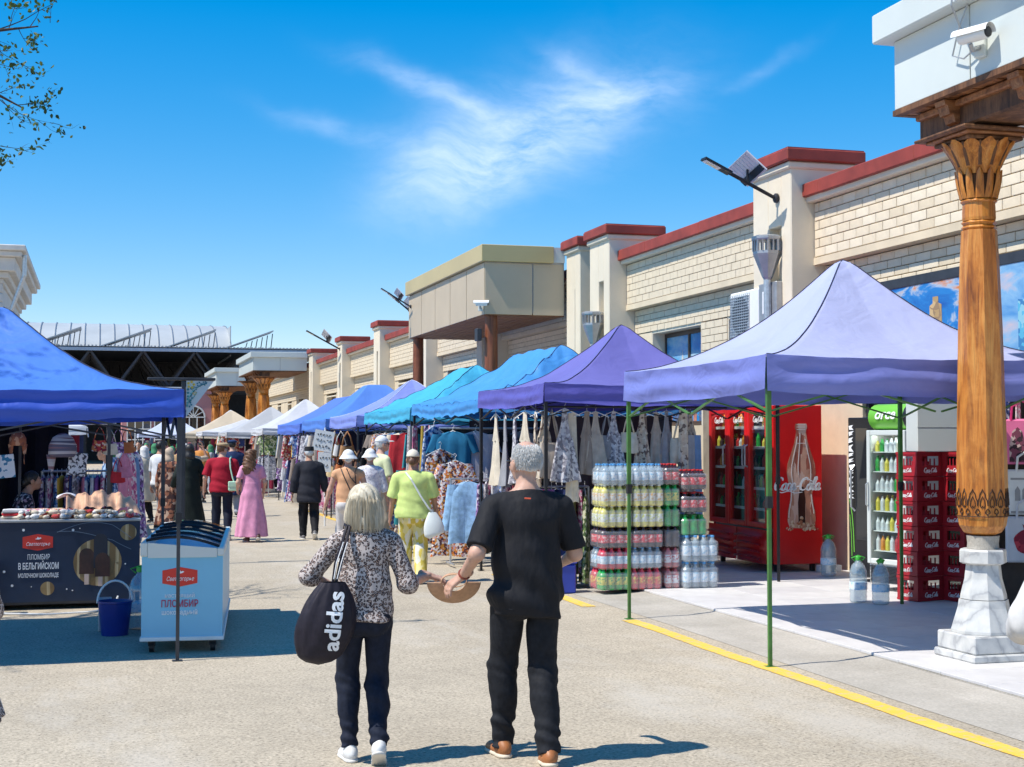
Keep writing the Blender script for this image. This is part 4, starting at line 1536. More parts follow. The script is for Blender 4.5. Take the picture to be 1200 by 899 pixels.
# ================================================================== drink packs
cap_cols = dict(cola=mat('cap_dark', (.03, .02, .02), .4), green=mat('cap_green', (.03, .30, .06), .4), red=mat('cap_red', (.6, .03, .03), .4), water=mat('cap_blue', (.10, .35, .7), .4), white=mat('cap_white', (.75, .75, .75), .4))
def liquid(name, col, rough=.12):
    t = NT(name)
    t.base(t.ramp(t.noise(12, 3), [(.35, mul(col, .75)), (.65, mul(col, 1.2))]), rough, 0, .7)
    t.put(t.b.inputs['Coat Weight'], .6)
    MATS[name] = t.m
    return t.m
body = dict(cola=liquid('cola_liquid', (.045, .010, .010)), green=liquid('green_bottle', (.02, .44, .07)), red=liquid('red_drink', (.72, .04, .07)), yellow=liquid('yellow_drink', (.84, .74, .18)), pink=liquid('pink_drink', (.55, .12, .12)),
            water=clear('water_plastic', (.90, .95, .97), .12, .08, .30, (.62, .74, .80)))
def printed_label(name, base, band):
    t = NT(name)
    sep = t.node('ShaderNodeSeparateXYZ')
    t.l.new(t.tc.outputs['Object'], sep.inputs[0])
    t.base(t.mix(t.ramp(t.noise(26, 4, .7), [(.45, 0.), (.55, 1.)], 'CONSTANT'), base, band), .4)
    MATS[name] = t.m
    return t.m
labels = dict(cola=printed_label('cola_label', (.78, .03, .05), (.85, .55, .52)), green=printed_label('green_label', (.70, .62, .10), (.05, .35, .08)), red=printed_label('red_label', (.70, .10, .05), (.78, .6, .1)), water=printed_label('water_label', (.80, .86, .90), (.35, .62, .80)), can=printed_label('lime_label', (.86, .86, .80), (.66, .70, .16)), can2=printed_label('citrus_label', (.80, .78, .70), (.80, .45, .12)), rose=printed_label('rose_label', (.80, .78, .78), (.60, .08, .10)))
BOT = {}
def bottle_meshes(h, r, slim=False):
    key = (h, r)
    if key not in BOT:
        bm_ = MB().lathe([(r * .7, 0), (r * .96, .012), (r, .03), (r, h * .28), (r * .93, h * .34), (r * .93, h * .5), (r, h * .56), (r * .97, h * .66), (r * .68, h * .80), (r * .36, h * .90), (r * .34, h * .94)], 12).mesh('bottle', None, 'all')
        lb = MB().lathe([(r * 1.0, h * .24), (r * 1.01, h * .245), (r * 1.01, h * .60), (r * 1.0, h * .605)], 12).mesh('label', None, 'all')
        cp = MB().lathe([(r * .40, h * .925), (r * .42, h * .93), (r * .42, h * .99), (r * .36, h)], 10).mesh('cap', None)
        BOT[key] = (bm_, lb, cp)
    return BOT[key]
film = clear('shrink_film', (.97, .98, .99), .06, .15, .13, (.9, .92, .95))
def pack(label, loc, kind, lab, cap, nx=4, ny=2, h=.245, r=.045, rz=0, group='stacked drink packs'):
    o = thing('drink_pack', label, 'drink pack', loc, rz, group)
    bm_, lb, cp = bottle_meshes(h, r)
    for i in range(nx):
        for j in range(ny):
            b = link('bottle', bm_, o, body[kind], (r + .001 + i * 2.04 * r, r + j * 2.04 * r, 0), (0, 0, rng.uniform(0, 6)))
            if lab:
                link('label', lb, b, labels[lab])
            link('cap', cp, b, cap_cols[cap])
    MB().bbox((-.004, -.004, -.0), (nx * 2.04 * r + .004, ny * 2.04 * r + .004, h * .80), .02).build('shrink_wrap', film, o)
    return o
rows = [  # bottom up: (body, label, cap, words)
    ('green', 'green', 'green', 'pack of green and yellow bottles in the bottom row of the stack'),
    ('water', 'water', 'water', 'pack of clear soda bottles in the second row of the stack'),
    ('cola', 'cola', 'cola', 'pack of dark cola bottles with red labels, third row of the stack'),
    ('yellow', 'can', 'white', 'pack of lime drinks with white labels, fourth row of the stack'),
    ('yellow', 'can2', 'white', 'pack of citrus drinks with orange marks, fifth row of the stack'),
    ('water', 'water', 'water', 'pack of clear water bottles on top of the stack'),
]
PX, PY = 5.50, 15.62
for r_, (bd, lb_, cp_, words) in enumerate(rows):
    z = .054 + r_ * .238
    for i in range(2):
        for j in range(2):
            kk, ll, cc_ = bd, lb_, cp_
            w = words
            if r_ == 0 and (i + j) % 2 == 1:
                kk, ll, cc_ = 'red', 'red', 'red'
                w = 'pack of red drink bottles in the bottom row of the stack'
            if r_ == 1 and i == 0:
                kk, ll, cc_ = ('red', 'water', 'red') if j == 0 else ('water', 'water', 'water')
                w = 'pack of red capped drinks in the second row of the stack' if j == 0 else words
            w = w.replace('pack of', ['street side pack of', 'fridge side pack of'][i] + [' front', ' rear'][j] if 0 else ['front street side', 'rear street side', 'front inner', 'rear inner'][2 * i + j] + ' pack of')
            pack(w, (PX + i * .385 + rng.uniform(-.008, .008) + .006 * r_, PY + j * .20, z), kk, ll, cc_, group='left block of drink packs')
right = [
    (0, 'pink', 'rose', 'cola', 'pack of pomegranate drinks with white labels at the bottom beside the water'),
    (1, 'pink', 'rose', 'cola', 'pack of pomegranate drinks with white labels one row up beside the water'),
    (2, 'cola', None, 'cola', 'pack of unlabelled dark bottles above the pomegranate drinks'),
    (3, 'green', None, 'green', 'pack of plain green bottles halfway up the right block'),
    (4, 'green', 'green', 'green', 'pack of green bottles under the cola packs'),
    (5, 'cola', 'cola', 'red', 'pack of large cola bottles on top beside the water'),
]
for r_, kk, ll, cc_, w in right:
    pack(w, (PX + .80, PY + .02, .054 + r_ * .238), kk, ll, cc_, 2, 3, group='middle column of drink packs')
for r_, kk, ll, cc_, w in ((0, 'water', 'water', 'water', 'six pack of clear water with blue bands on the ground'), (1, 'water', 'water', 'water', 'six pack of clear water with blue bands, second from the ground'), (2, 'green', None, 'green', 'six pack of green bottles above the water six packs'), (4, 'cola', 'cola', 'red', 'upper cola six pack with red caps'), (5, 'cola', 'cola', 'red', 'topmost cola six pack at the end of the stack')):
    big = r_ < 2
    z = .054 + (r_ * .305 if big else .61 + (r_ - 2 - (r_ > 3)) * .262)
    pack(w, (PX + .80 + .20, PY - (.06 if big else .0), z), kk, ll, cc_, 4 if big else 3, 2 if big else 3, .30 if big else .232, .052 if big else .052, group='right column of drink packs')

# ================================================================== big water bottles with green caps
def jug(loc, label, s=1.0, rz=0):
    o = thing('water_jug', label, 'water bottle', loc, rz)
    r = .085 * s
    pr = [(r * .8, 0), (r, .015)]
    for i in range(9):
        z = .03 + i * .026
        pr += [(r * (1.0 if i % 2 else .955), z * s)]
    pr += [(r, .27 * s), (r * .97, .30 * s), (r * .72, .36 * s), (r * .34, .395 * s), (r * .30, .41 * s)]
    MB().lathe(pr, 20).build('body', MATS['water_plastic'], o, smooth='all')
    MB().lathe([(r * 1.01, .125 * s), (r * 1.02, .13 * s), (r * 1.02, .19 * s), (r * 1.01, .195 * s)], 20).build('label', MATS['water_label'], o)
    MB().lathe([(r * .36, .408 * s), (r * .38, .41 * s), (r * .38, .44 * s), (r * .33, .445 * s)], 14).build('cap', mat('jug_green', (.06, .45, .05), .4), o)
    MB().tube([(-r * .4, 0, .40 * s), (-r * .85, 0, .43 * s), (0, 0, .452 * s), (r * .85, 0, .43 * s), (r * .4, 0, .40 * s)], .008, 6).build('handle', MATS['jug_green'], o)
    return o
jug((7.74, 13.80, .055), 'large water jug with a green cap standing behind its twin', 1.08)
jug((7.86, 13.55, .055), 'large water jug with a green cap in front, on the paving', 1.05, .5)
jug((8.84, 16.50, .055), 'water jug with a green cap beside the glass door', 1.15)
jug((.40, 14.1, .0), 'water jug with a green handle between bucket and freezer', 1.3)

# ================================================================== cola crates
def crate_mesh():
    k = MB()
    W, D, Hh = .40, .30, .262
    th = .014
    k.bbox((0, 0, 0), (W, D, .02), .004)
    for (a, b) in (((0, 0), (W, th)), ((0, D - th), (W, D)), ((0, th), (th, D - th)), ((W - th, th), (W, D - th))):
        k.box((a[0], a[1], .02), (b[0], b[1], .115))
        k.box((a[0], a[1], .215), (b[0], b[1], Hh - .004))
    for x in (0, W - .075):
        for y in (0, D - th):
            k.box((x, y + .001, .115), (x + .075, y + th - .001, .215))
    for y in (0, D - .06):
        for x in (0, W - th):
            k.box((x + .001, y, .115), (x + th - .001, y + .06, .215))
    for q in range(1, 4):
        k.box((.075 + .25 * q / 4 - .006, .002, .115), (.075 + .25 * q / 4 + .006, th - .002, .19))
        k.box((.002, .06 + .18 * q / 4 - .006, .115), (th - .002, .06 + .18 * q / 4 + .006, .19))
    # rim and foot lips
    for z0, z1, e in ((Hh - .03, Hh - .002, .006), (0.004, .022, .004)):
        k.box((-e, -e, z0), (W + e, .0, z1))
        k.box((-e, D, z0), (W + e, D + e, z1))
        k.box((-e, 0, z0), (0, D, z1))
        k.box((W, 0, z0), (W + e, D, z1))
    k.box((.19, .03, .02), (.21, D - .03, .16))
    return k.mesh('frame', mat('crate_red', (.36, .012, .022), .45, var=.15, scale=6, dirt=.25))
CM = crate_mesh()
names = ['lowest', 'second', 'third', 'fourth', 'fifth', 'topmost']
for st_, (cx, cy, a, wd) in enumerate(((8.34, 13.62, R(13), 'front stack'), (8.78, 13.42, R(13), 'stack behind the column'))):
    for i in range(6):
        o = thing('bottle_crate', 'red cola crate, %s of the %s' % (names[i], wd), 'crate', (cx + rng.uniform(-.006, .006), cy + rng.uniform(-.006, .006), .056 + i * .264), a + rng.uniform(-.02, .02), 'stacked cola crates')
        link('frame', CM, o)
        cola(o, (.20, -.003, .066), (R(90), 0, 0), .20)
        cola(o, (-.003, .15, .066), (R(90), 0, R(-90)), .17)
bxw = thing('white_box', 'plain white box standing on the stacked cola crates', 'box', (8.38, 13.66, .056 + 6 * .264), R(-8))
MB().bbox((0, 0, 0), (.56, .30, .52), .006).build('body', ms('white_panel'), bxw)
MB().box((.0, -.002, .255), (.56, .0005, .262)).build('tape', ms('galvanised'), bxw)

# ================================================================== upright fridges by the glass doors
GF = thing('glass_fridge', 'white framed glass door fridge with a green rounded sign on top', 'fridge', (8.50, 14.95, .054), R(-75))
W, D, Hh = .60, .55, 2.12
k = MB()
k.bbox((0, .04, .08), (.035, D, 1.82), .006)
k.bbox((W - .035, .04, .08), (W, D, 1.82), .006)
k.bbox((.036, D - .04, .08), (W - .036, D - .001, 1.82), .004)
k.bbox((.036, .04, 1.78), (W - .036, D - .042, 1.819), .004)
k.bbox((.036, .04, .08), (W - .036, D - .042, .34), .004)
k.build('cabinet', ms('white_paint'), GF)
k = MB()
k.bbox((0, 0, .30), (.055, .038, 1.82), .008)
k.bbox((W - .055, 0, .30), (W, .038, 1.82), .008)
k.bbox((.056, .001, 1.76), (W - .056, .037, 1.819), .008)
k.bbox((.056, .001, .30), (W - .056, .037, .36), .008)
d = k.build('door', ms('white_panel'), GF)
MB().box((.054, .016, .358), (W - .054, .022, 1.762)).build('pane', ms('clear_pane'), d)
MB().tube([(.03, -.002, .95), (.03, -.035, .97), (.03, -.035, 1.2), (.03, -.002, 1.22)], .01, 8).build('handle', ms('galvanised'), d)
for q in range(6):
    MB().box((.04, .05, .44 + q * .225), (W - .04, D - .05, .45 + q * .225)).build('shelf', ms('white_paint'), GF)
MB().box((.06, .06, 1.765), (W - .06, .10, 1.777)).build('interior_lamp', lamp_m.m, GF)
k = MB()
for q in range(12):
    k.bbox((.02, .02, .09 + q * .016), (W - .02, .038, .099 + q * .016), .002)
k.build('kick_grille', black, GF)
k = MB()
k.lathe([(.145, -.02), (.15, 0), (.15, .50), (.145, .52)], 20)
sg = k.build('sign_drum', mat('lime_sign', (.16, .48, .05), .35, var=.05), GF, loc=(0, .20, 1.97), rot=(0, R(90), 0), smooth=True)
MB().lathe([(.152, 0), (.154, .01), (.154, .10), (.14, .115)], 20).build('drum_end', black, sg, loc=(0, 0, .52))
text('orce', .17, white_print, GF, (.25, .046, 2.0), (R(84), 0, 0), shear=.25, extrude=.004, bold=.003)
k = MB()
for q in range(6):
    for i in range(7):
        k.cur = rng.choice([4, 4, 1, 2, 5, 0]) if q < 1 else rng.choice([4, 4, 4, 1, 5])
        h = rng.uniform(.12, .18)
        k.lathe([(.026, 0), (.028, .02), (.028, h * .65), (.012, h * .88), (.012, h)], 8, (.085 + i * .072, .10, .451 + q * .225))
        k.lathe([(.026, 0), (.028, .02), (.028, h * .65), (.012, h * .88), (.012, h)], 8, (.085 + i * .072, .18, .451 + q * .225))
o = k.build('fridge_drinks', cols)
o.location = GF.location
o.rotation_euler = GF.rotation_euler
tag(o, 'pale bottles standing on the shelves of the white framed fridge', 'drinks', kind='stuff')

BF = thing('black_fridge', 'tall black fridge with white jagged marks and a lime stripe beside the glass door', 'fridge', (8.82, 15.95, .054), R(-75))
k = MB()
k.bbox((0, 0, .06), (.56, .5, 1.98), .01)
k.build('cabinet', mat('black_gloss', (.015, .015, .018), .2, var=.1), BF)
MB().box((.14, -.008, .5), (.52, -.001, 1.85)).build('pane', ms('dark_pane'), BF)
MB().tube([(.12, -.005, .85), (.10, -.05, .9), (.10, -.05, 1.35), (.12, -.005, 1.4)], .012, 8).build('handle', ms('galvanised'), BF)
k = MB()
z = 1.0
while z < 1.9:
    hgt = rng.uniform(.05, .10)
    p = [(.015 + rng.uniform(0, .02), z), (.085 + rng.uniform(0, .03), z + rng.uniform(-.01, .03)), (.05 + rng.uniform(0, .02), z + hgt * .5), (.09 + rng.uniform(0, .02), z + hgt), (.02, z + hgt * .8)]
    k.prism(p, -.004, -.001, 'y')
    z += hgt + .015
k.build('jagged_marks', white_print, BF)
k = MB()
k.tube([(.10, -.003, .35), (.09, -.003, .6), (.07, -.003, .8), (.03, -.003, .98)], .008, 5)
k.tube([(.06, -.003, .30), (.055, -.003, .55), (.03, -.003, .8)], .006, 5)
k.build('lime_stripe', MATS['lime_sign'], BF)

# ================================================================== posters high on the wall
def poster(y0, y1, z0, z1, label, seed):
    o = thing('poster', label, 'poster', (XF - .06, (y0 + y1) / 2, z0))
    w, h = y1 - y0, z1 - z0
    t = NT('poster_sky_%d' % seed)
    n1 = t.noise(1.5, 6, .6, t.map((1, .9, 2.2), (R(35), 0, 0)), 0, .5)
    c = t.ramp(n1, [(.34, (.008, .09, .36)), (.50, (.02, .20, .52)), (.57, (.40, .46, .55)), (.63, (.62, .20, .05)), (.75, (.40, .09, .04))] if seed == 1 else [(.3, (.04, .22, .52)), (.5, (.22, .42, .62)), (.65, (.55, .45, .48)), (.8, (.50, .20, .18))])
    t.base(c, .5)
    MB().box((-.02, -w / 2, 0), (0, w / 2, h)).build('sheet', t.m, o)
    k = MB()
    for (a, b) in (((-.03, -w / 2 - .05, h), (.01, w / 2 + .05, h + .12)), ((-.03, -w / 2 - .05, -.06), (.01, -w / 2 - .001, h - .001)), ((-.03, w / 2 + .001, -.06), (.01, w / 2 + .05, h - .001))):
        k.bbox(a, b, .005)
        k.build('frame', ms('dark_steel'), o)
        k = MB()
    tan = printed('print_sandstone', [(.42, .28, .14), (.55, .38, .20), (.30, .20, .12)], 12)
    blue = printed('print_blue_tile', [(.05, .20, .42), (.10, .40, .58), (.25, .50, .60)], 16)
    def flat(poly, m, nm, d=0):
        MB().prism(poly, -.0245 - d, -.0205, 'x').build(nm, m, o)
    if seed == 1:
        flat([(-w * .22, 0), (-w * .22, h * .78), (-w * .25, h * .80), (-w * .25, h * .86), (-w * .30, h * .86), (-w * .30, h * .80), (-w * .33, h * .78), (-w * .34, 0)], tan, 'printed_tower')
        flat([(-w * .02, 0), (-w * .02, h * .62), (-w * .14, h * .70), (-w * .16, 0)], tan, 'printed_portal', .001)
        flat([(-w * .165, 0), (-w * .165, h * .25), (-w * .185, h * .36), (-w * .205, h * .25), (-w * .205, 0)], blue, 'printed_dome', .001)
    else:
        flat([(w * .20, 0), (w * .20, h * .70), (w * .04, h * .66), (w * .02, 0)], blue, 'printed_portal')
        flat([(w * .15, 0), (w * .15, h * .40), (w * .11, h * .52), (w * .07, h * .40), (w * .07, 0)], mat('print_shadow', (.02, .03, .06), .6), 'printed_arch', .002)
        dome = [(-w * .18 + w * .09 * math.cos(a), h * .38 + h * .16 * math.sin(a)) for a in [PI * q / 10 for q in range(11)]]
        flat([(-w * .09, 0), (-w * .09, h * .38)] + dome[1:-1] + [(-w * .27, h * .38), (-w * .27, 0)], blue, 'printed_dome')
        flat([(w * .03, 0), (w * .03, h * .62), (w * .0, h * .62), (w * .0, 0)], tan, 'printed_tower', .003)
poster(14.42, 16.7, 2.35, 3.62, 'framed poster of a sandstone tower under orange streaked sky', 1)
poster(11.6, 14.1, 2.35, 3.66, 'framed poster of a blue dome and tiled portal on the wall', 2)
# picture print on the window panes of the second bay is built with the windows

# ================================================================== ice cream freezer, counter, bucket
IF = thing('ice_cream_freezer', 'light blue ice cream chest freezer with curved glass lids', 'freezer', (.36, 12.45, 0), R(-6))
FW, FL = .66, 2.9
ice_blue = mat('freezer_blue', (.20, .52, .72), .35, var=.05, scale=2, dirt=.1)
k = MB()
k.prism([(0, .12), (FW, .12), (FW, .80), (0, .86)], 0, FL, 'y')
k.build('body', ice_blue, IF)
MB().bbox((-.012, -.012, .10), (FW + .012, FL + .012, .135), .006).build('base_trim', ms('white_paint'), IF)
k = MB()
for (a, b) in (((-.012, -.015, .80), (.05, FL + .015, .92)), ((FW - .05, -.015, .80), (FW + .012, FL + .015, .87))):
    k.bbox(a, b, .01)
    k.build('rim', ms('white_panel'), IF)
    k = MB()
k.prism([(.05, .79), (FW - .05, .79), (FW - .05, .865), (.05, .915)], -.014, .02, 'y')
k.build('front_rim', ms('white_panel'), IF)
for i in range(5):
    ya = .05 + i * .565
    def lid(u, v, ya=ya):
        x = .03 + (FW - .06) * u
        return (x, ya + .52 * v, .925 - .055 * u + .05 * math.sin(PI * u))
    l_ = MB().grid(lid, 12, 1).build('lid', clear('lid_glass', (.90, .95, .97), .04, .03), IF, smooth='all')
    for q, v in enumerate((0,)):
        MB().tube([Vector(lid(u / 12, v)) + Vector((0, 0, .006)) for u in range(13)], .013, 6).build('lid_frame', black, l_)
MB().box((.06, .03, .60), (FW - .06, FL - .03, .64)).build('inner_tray', ms('white_paint'), IF)
for (x, y) in ((.08, .1), (FW - .08, .1), (.08, FL - .1), (FW - .08, FL - .1)):
    k = MB()
    k.tube([(x - .02, y, .045), (x + .02, y, .045)], .045, 12)
    k.bbox((x - .03, y - .03, .05), (x + .03, y + .03, .12), .004)
    k.build('castor', black, IF)
def hexbadge(o, cx, cz, w, y, txt):
    h = w * .52
    MB().prism([(cx - w / 2, cz - h * .36), (cx, cz - h * .55), (cx + w / 2, cz - h * .36), (cx + w / 2, cz + h * .36), (cx, cz + h * .55), (cx - w / 2, cz + h * .36)], y - .003, y - .0006, 'y').build('badge', mat('badge_red', (.70, .035, .02), .4, var=0), o)
    text(txt, w * .17, white_print, o, (cx, y - .005, cz - h * .12), (R(90), 0, 0), extrude=.001, shear=.35, width=w * .78)
    k = MB()
    bird = [(-.10, .0), (-.03, .03), (.0, .09), (.03, .04), (.09, .06), (.13, .03), (.08, .0), (.02, -.02)]
    k.prism([(cx + q * w * .95, cz + h * .22 + z * w * .95) for q, z in bird], y - .006, y - .0035, 'y')
    k.build('bird_mark', white_print, o)
hexbadge(IF, FW * .47, .63, .285, 0, 'Светлогорье')
text('настоящий', .05, mat('white_blue_print', (.78, .84, .88), .5, var=0), IF, (FW * .47, -.004, .475), (R(90), 0, 0), extrude=.001, width=.24)
text('ПЛОМБИР', .08, mat('maroon_print', (.40, .05, .12), .5, var=0), IF, (FW * .47, -.004, .405), (R(90), 0, 0), extrude=.001, bold=.0015, width=.30)
text('шоколадный', .055, MATS['white_blue_print'], IF, (FW * .47, -.004, .335), (R(90), 0, 0), extrude=.001, bold=.001, width=.29)
# packets of ice cream inside
k = MB()
for i in range(40):
    x, y = rng.uniform(.12, FW - .12), rng.uniform(.1, FL - .1)
    k.cur = rng.randrange(4)
    k.obox((x, y, .66 + rng.uniform(0, .03)), (.16, .08, .03), Euler((rng.uniform(-.2, .2), rng.uniform(-.2, .2), rng.uniform(0, 3))).to_matrix())
o = k.build('ice_cream_packets', [mat('wrapper_red', (.6, .02, .06), .35), mat('wrapper_white', (.75, .75, .78), .35), mat('wrapper_gold', (.5, .33, .12), .35), mat('wrapper_teal', (.06, .30, .34), .35)])
o.location, o.rotation_euler = IF.location, IF.rotation_euler
tag(o, 'heap of ice cream packets under the freezer lids', 'ice cream', kind='stuff')

CT = thing('counter', 'counter clad in a navy ice cream banner with planets', 'counter', (-1.9, 15.92, 0))
navy = mat('navy_print', (.010, .022, .055), .45, var=.25, scale=1.5)
MB().bbox((0, .02, .05), (2.33, .72, .90), .008).build('carcass', ms('dark_steel'), CT)
MB().bbox((-.01, -.002, .08), (2.34, .018, .905), .003).build('banner', navy, CT)
MB().bbox((-.02, -.01, .906), (2.35, .74, .935), .006).build('top', ms('grey_metal'), CT)
hexbadge(CT, 1.41 - .10, .70, .30, -.002, 'Светлогорье')
text('ПЛОМБИР', .075, white_print, CT, (1.32, -.006, .545), (R(90), 0, 0), extrude=.001, width=.22)
text('В БЕЛЬГИЙСКОМ', .11, white_print, CT, (1.32, -.006, .45), (R(90), 0, 0), extrude=.001, bold=.002, width=.40, height=.09)
text('МОЛОЧНОМ ШОКОЛАДЕ', .07, white_print, CT, (1.32, -.006, .355), (R(90), 0, 0), extrude=.001, bold=.001, width=.40, height=.055)
def disc(o, cx, cz, r, m, y, nm='planet', n=28):
    MB().prism([(cx + r * math.cos(2 * PI * q / n), cz + r * math.sin(2 * PI * q / n)) for q in range(n)], y - .002, y, 'y').build(nm, m, o)
bronze = stripes('print_bronze', [(.30, .21, .10), (.52, .41, .24), (.42, .32, .18), (.20, .13, .06)], 1.6, 0, .5)
disc(CT, 1.91, .48, .245, bronze, -.003)
disc(CT, 2.22, .79, .085, bronze, -.0035)
disc(CT, 1.41, .22, .07, bronze, -.0035)
choc = mat('print_chocolate', (.055, .022, .016), .35, var=.3, scale=14)
def bar_print(cx, cz, w, h, y, m, nm):
    pts = [(cx - w / 2, cz), (cx + w / 2, cz)] + [(cx + w / 2 * math.cos(a), cz + h - w / 2 + w / 2 * math.sin(a)) for a in [PI * q / 10 for q in range(11)]]
    MB().prism(pts, y - .002, y, 'y').build(nm, m, CT)
bar_print(1.80, .36, .15, .27, -.006, choc, 'ice_cream_print')
bar_print(1.96, .33, .15, .25, -.0085, choc, 'ice_cream_print')
bar_print(1.94, .42, .14, .36, -.0062, mat('print_wrapper', (.02, .022, .035), .4), 'wrapper_print')
for cx_, z_ in ((1.80, .27), (1.94, .25)):
    MB().prism([(cx_ - .022, z_ - .02), (cx_ + .022, z_ - .02), (cx_ + .022, z_ + .09), (cx_ - .022, z_ + .09)], -.0082, -.0062, 'y').build('stick_print', mat('print_stick', (.62, .46, .38), .5), CT)
k = MB()
for i in range(30):
    cx_, z_ = rng.uniform(.9, 2.25), rng.uniform(.12, .86)
    if 1.05 < cx_ < 1.58 and .28 < z_ < .82:
        continue
    r = rng.choice([.006, .008, .014])
    k.prism([(cx_ + r * math.cos(2 * PI * q / 7), z_ + r * math.sin(2 * PI * q / 7)) for q in range(7)], -.0050, -.0030, 'y')
k.build('star_print', white_print, CT)
k = MB()
for (a, b, c_) in ((.80, .1, 0), (.74, .07, 1.2)):
    k.tube([(1.5 + .75 * q / 20, -.0035, a + b * math.sin(q / 20 * 3.2 + c_) - .25 * max(0, q / 20 - .75)) for q in range(21)], .003, 4)
k.build('orbit_print', mat('print_line', (.18, .24, .32), .5), CT)
# white appliance at its left end, blue bucket, carton
WA = thing('electric_box', 'white electric box with a cable at the foot of the navy counter', 'electric box', (-1.28, 15.55, 0))
MB().bbox((0, 0, .02), (.30, .2, .52), .012).build('casing', ms('white_paint'), WA)
MB().bbox((.03, -.006, .16), (.27, .001, .45), .002).build('grille', ms('grey_metal'), WA)
MB().tube([(.25, -.01, .06), (.4, -.05, .02), (.8, -.1, .006), (1.2, .0, .006), (1.45, .2, .006), (1.5, .35, .12)], .010, 6).build('cable', ms('white_paint'), WA)
BK = thing('bucket', 'dark blue plastic bucket with a white handle', 'bucket', (.165, 13.72, 0))
bluep = mat('bucket_blue', (.012, .03, .22), .32, var=.1)
MB().lathe([(.118, 0), (.12, .01), (.15, .29), (.158, .295), (.158, .31), (.148, .31), (.142, .28), (.11, .02)], 24).build('pail', bluep, BK, smooth=True)
MB().tube([(-.155 * math.cos(a), -.01, .29 + .20 * math.sin(a)) for a in [PI * q / 14 for q in range(15)]], .010, 6).build('handle', ms('white_paint'), BK)
tag(MB().bbox((.02, 13.95, 0), (.14, 14.15, .30), .006).build('small_crate', ms('grey_metal')), 'small grey box behind the blue bucket', 'box')

# blue bin by the clothes rail
BN = thing('litter_bin', 'blue plastic bin standing beside the hanging trousers', 'bin', (5.18, 16.0, 0))
MB().bbox((-.12, -.12, 0), (.12, .12, .34), .02).build('body', mat('bin_blue', (.03, .06, .42), .35), BN)
MB().bbox((-.13, -.13, .342), (.13, .13, .37), .012).build('lid', MATS['bin_blue'], BN)
# ================================================================== people: implicit surfaces turned into meshes
F32 = np.float32
def V3(*a):
    return np.array(a, dtype=F32)

class Field:
    def __init__(s, lo, hi, res):
        s.lo, s.res = np.array(lo, F32), F32(res)
        s.n = np.maximum(np.ceil((np.array(hi) - np.array(lo)) / res).astype(int) + 1, 4)
        s.ax = [s.lo[i] + s.res * np.arange(s.n[i], dtype=F32) for i in range(3)]
        s.D = np.full(s.n, .25, F32)
    def block(s, lo, hi):
        a = np.clip(np.floor((np.array(lo) - s.lo) / s.res).astype(int), 0, s.n)
        b = np.clip(np.ceil((np.array(hi) - s.lo) / s.res).astype(int) + 1, 0, s.n)
        if np.any(b - a < 1):
            return None
        sl = tuple(slice(a[i], b[i]) for i in range(3))
        return sl, s.ax[0][sl[0]][:, None, None], s.ax[1][sl[1]][None, :, None], s.ax[2][sl[2]][None, None, :]

def prim_box(p, m):
    k = p[0]
    if k == 'c':
        a, b = np.array(p[1]), np.array(p[2])
        r = max(p[3], p[4]) * (max(1.0, p[5][1]) if len(p) > 5 else 1)
        return np.minimum(a, b) - r - m, np.maximum(a, b) + r + m
    if k == 'e':
        c, r = np.array(p[1]), np.max(p[2]) if len(p) > 3 else np.array(p[2])
        return c - r - m, c + r + m
    if k == 's':
        _, cx, cy, z0, z1, r0, r1, fl, nf, am = p[:10]
        r = max(r0, r1) * 1.25
        return np.array([cx - r - m, cy - r - m, min(z0, z1) - m]), np.array([cx + r + m, cy + r + m, max(z0, z1) + m])

def prim_d(p, X, Y, Z, inf=0.0):
    k = p[0]
    if k == 'c':
        a, b, ra, rb = p[1], p[2], p[3], p[4]
        px, py, pz = X - a[0], Y - a[1], Z - a[2]
        bx, by, bz = b[0] - a[0], b[1] - a[1], b[2] - a[2]
        sc = 1.0
        if len(p) > 5:
            ax, fl = p[5]              # stretch of the section along an axis (0 = x, 1 = y)
            if ax == 0:
                px, bx = px / fl, bx / fl
            else:
                py, by = py / fl, by / fl
            sc = min(1.0, fl)
        bb = bx * bx + by * by + bz * bz + 1e-9
        t = np.clip((px * bx + py * by + pz * bz) / bb, 0, 1)
        d = np.sqrt((px - bx * t) ** 2 + (py - by * t) ** 2 + (pz - bz * t) ** 2) - (ra + (rb - ra) * t)
        return d * sc - inf
    if k == 'e':
        c, r = p[1], p[2]
        x, y, z = X - c[0], Y - c[1], Z - c[2]
        if len(p) > 3:
            M = p[3]
            x, y, z = (M[0][0] * x + M[1][0] * y + M[2][0] * z, M[0][1] * x + M[1][1] * y + M[2][1] * z, M[0][2] * x + M[1][2] * y + M[2][2] * z)
        k0 = np.sqrt((x / r[0]) ** 2 + (y / r[1]) ** 2 + (z / r[2]) ** 2)
        k1 = np.sqrt((x / r[0] ** 2) ** 2 + (y / r[1] ** 2) ** 2 + (z / r[2] ** 2) ** 2) + 1e-6
        return k0 * (k0 - 1) / k1 - inf
    if k == 's':
        _, cx, cy, z0, z1, r0, r1, fl, nf, am = p[:10]
        t = np.clip((Z - z0) / (z1 - z0), 0, 1)
        x, y = X - cx, (Y - cy) / fl
        th = np.arctan2(y, x)
        r = r0 + (r1 - r0) * t ** (p[10] if len(p) > 10 else 1.0) + am * t * np.sin(nf * th + 1.5 * np.sin(2 * th) + 3 * t)
        d = (np.sqrt(x * x + y * y) - r) * min(1, fl) * .9
        lo, hi = min(z0, z1), max(z0, z1)
        d = np.maximum(d, np.maximum(lo - Z, Z - hi))
        return d - inf

def smin(a, b, k):
    h = np.clip(.5 + .5 * (a - b) / k, 0, 1)
    return a * (1 - h) + b * h - k * h * (1 - h)

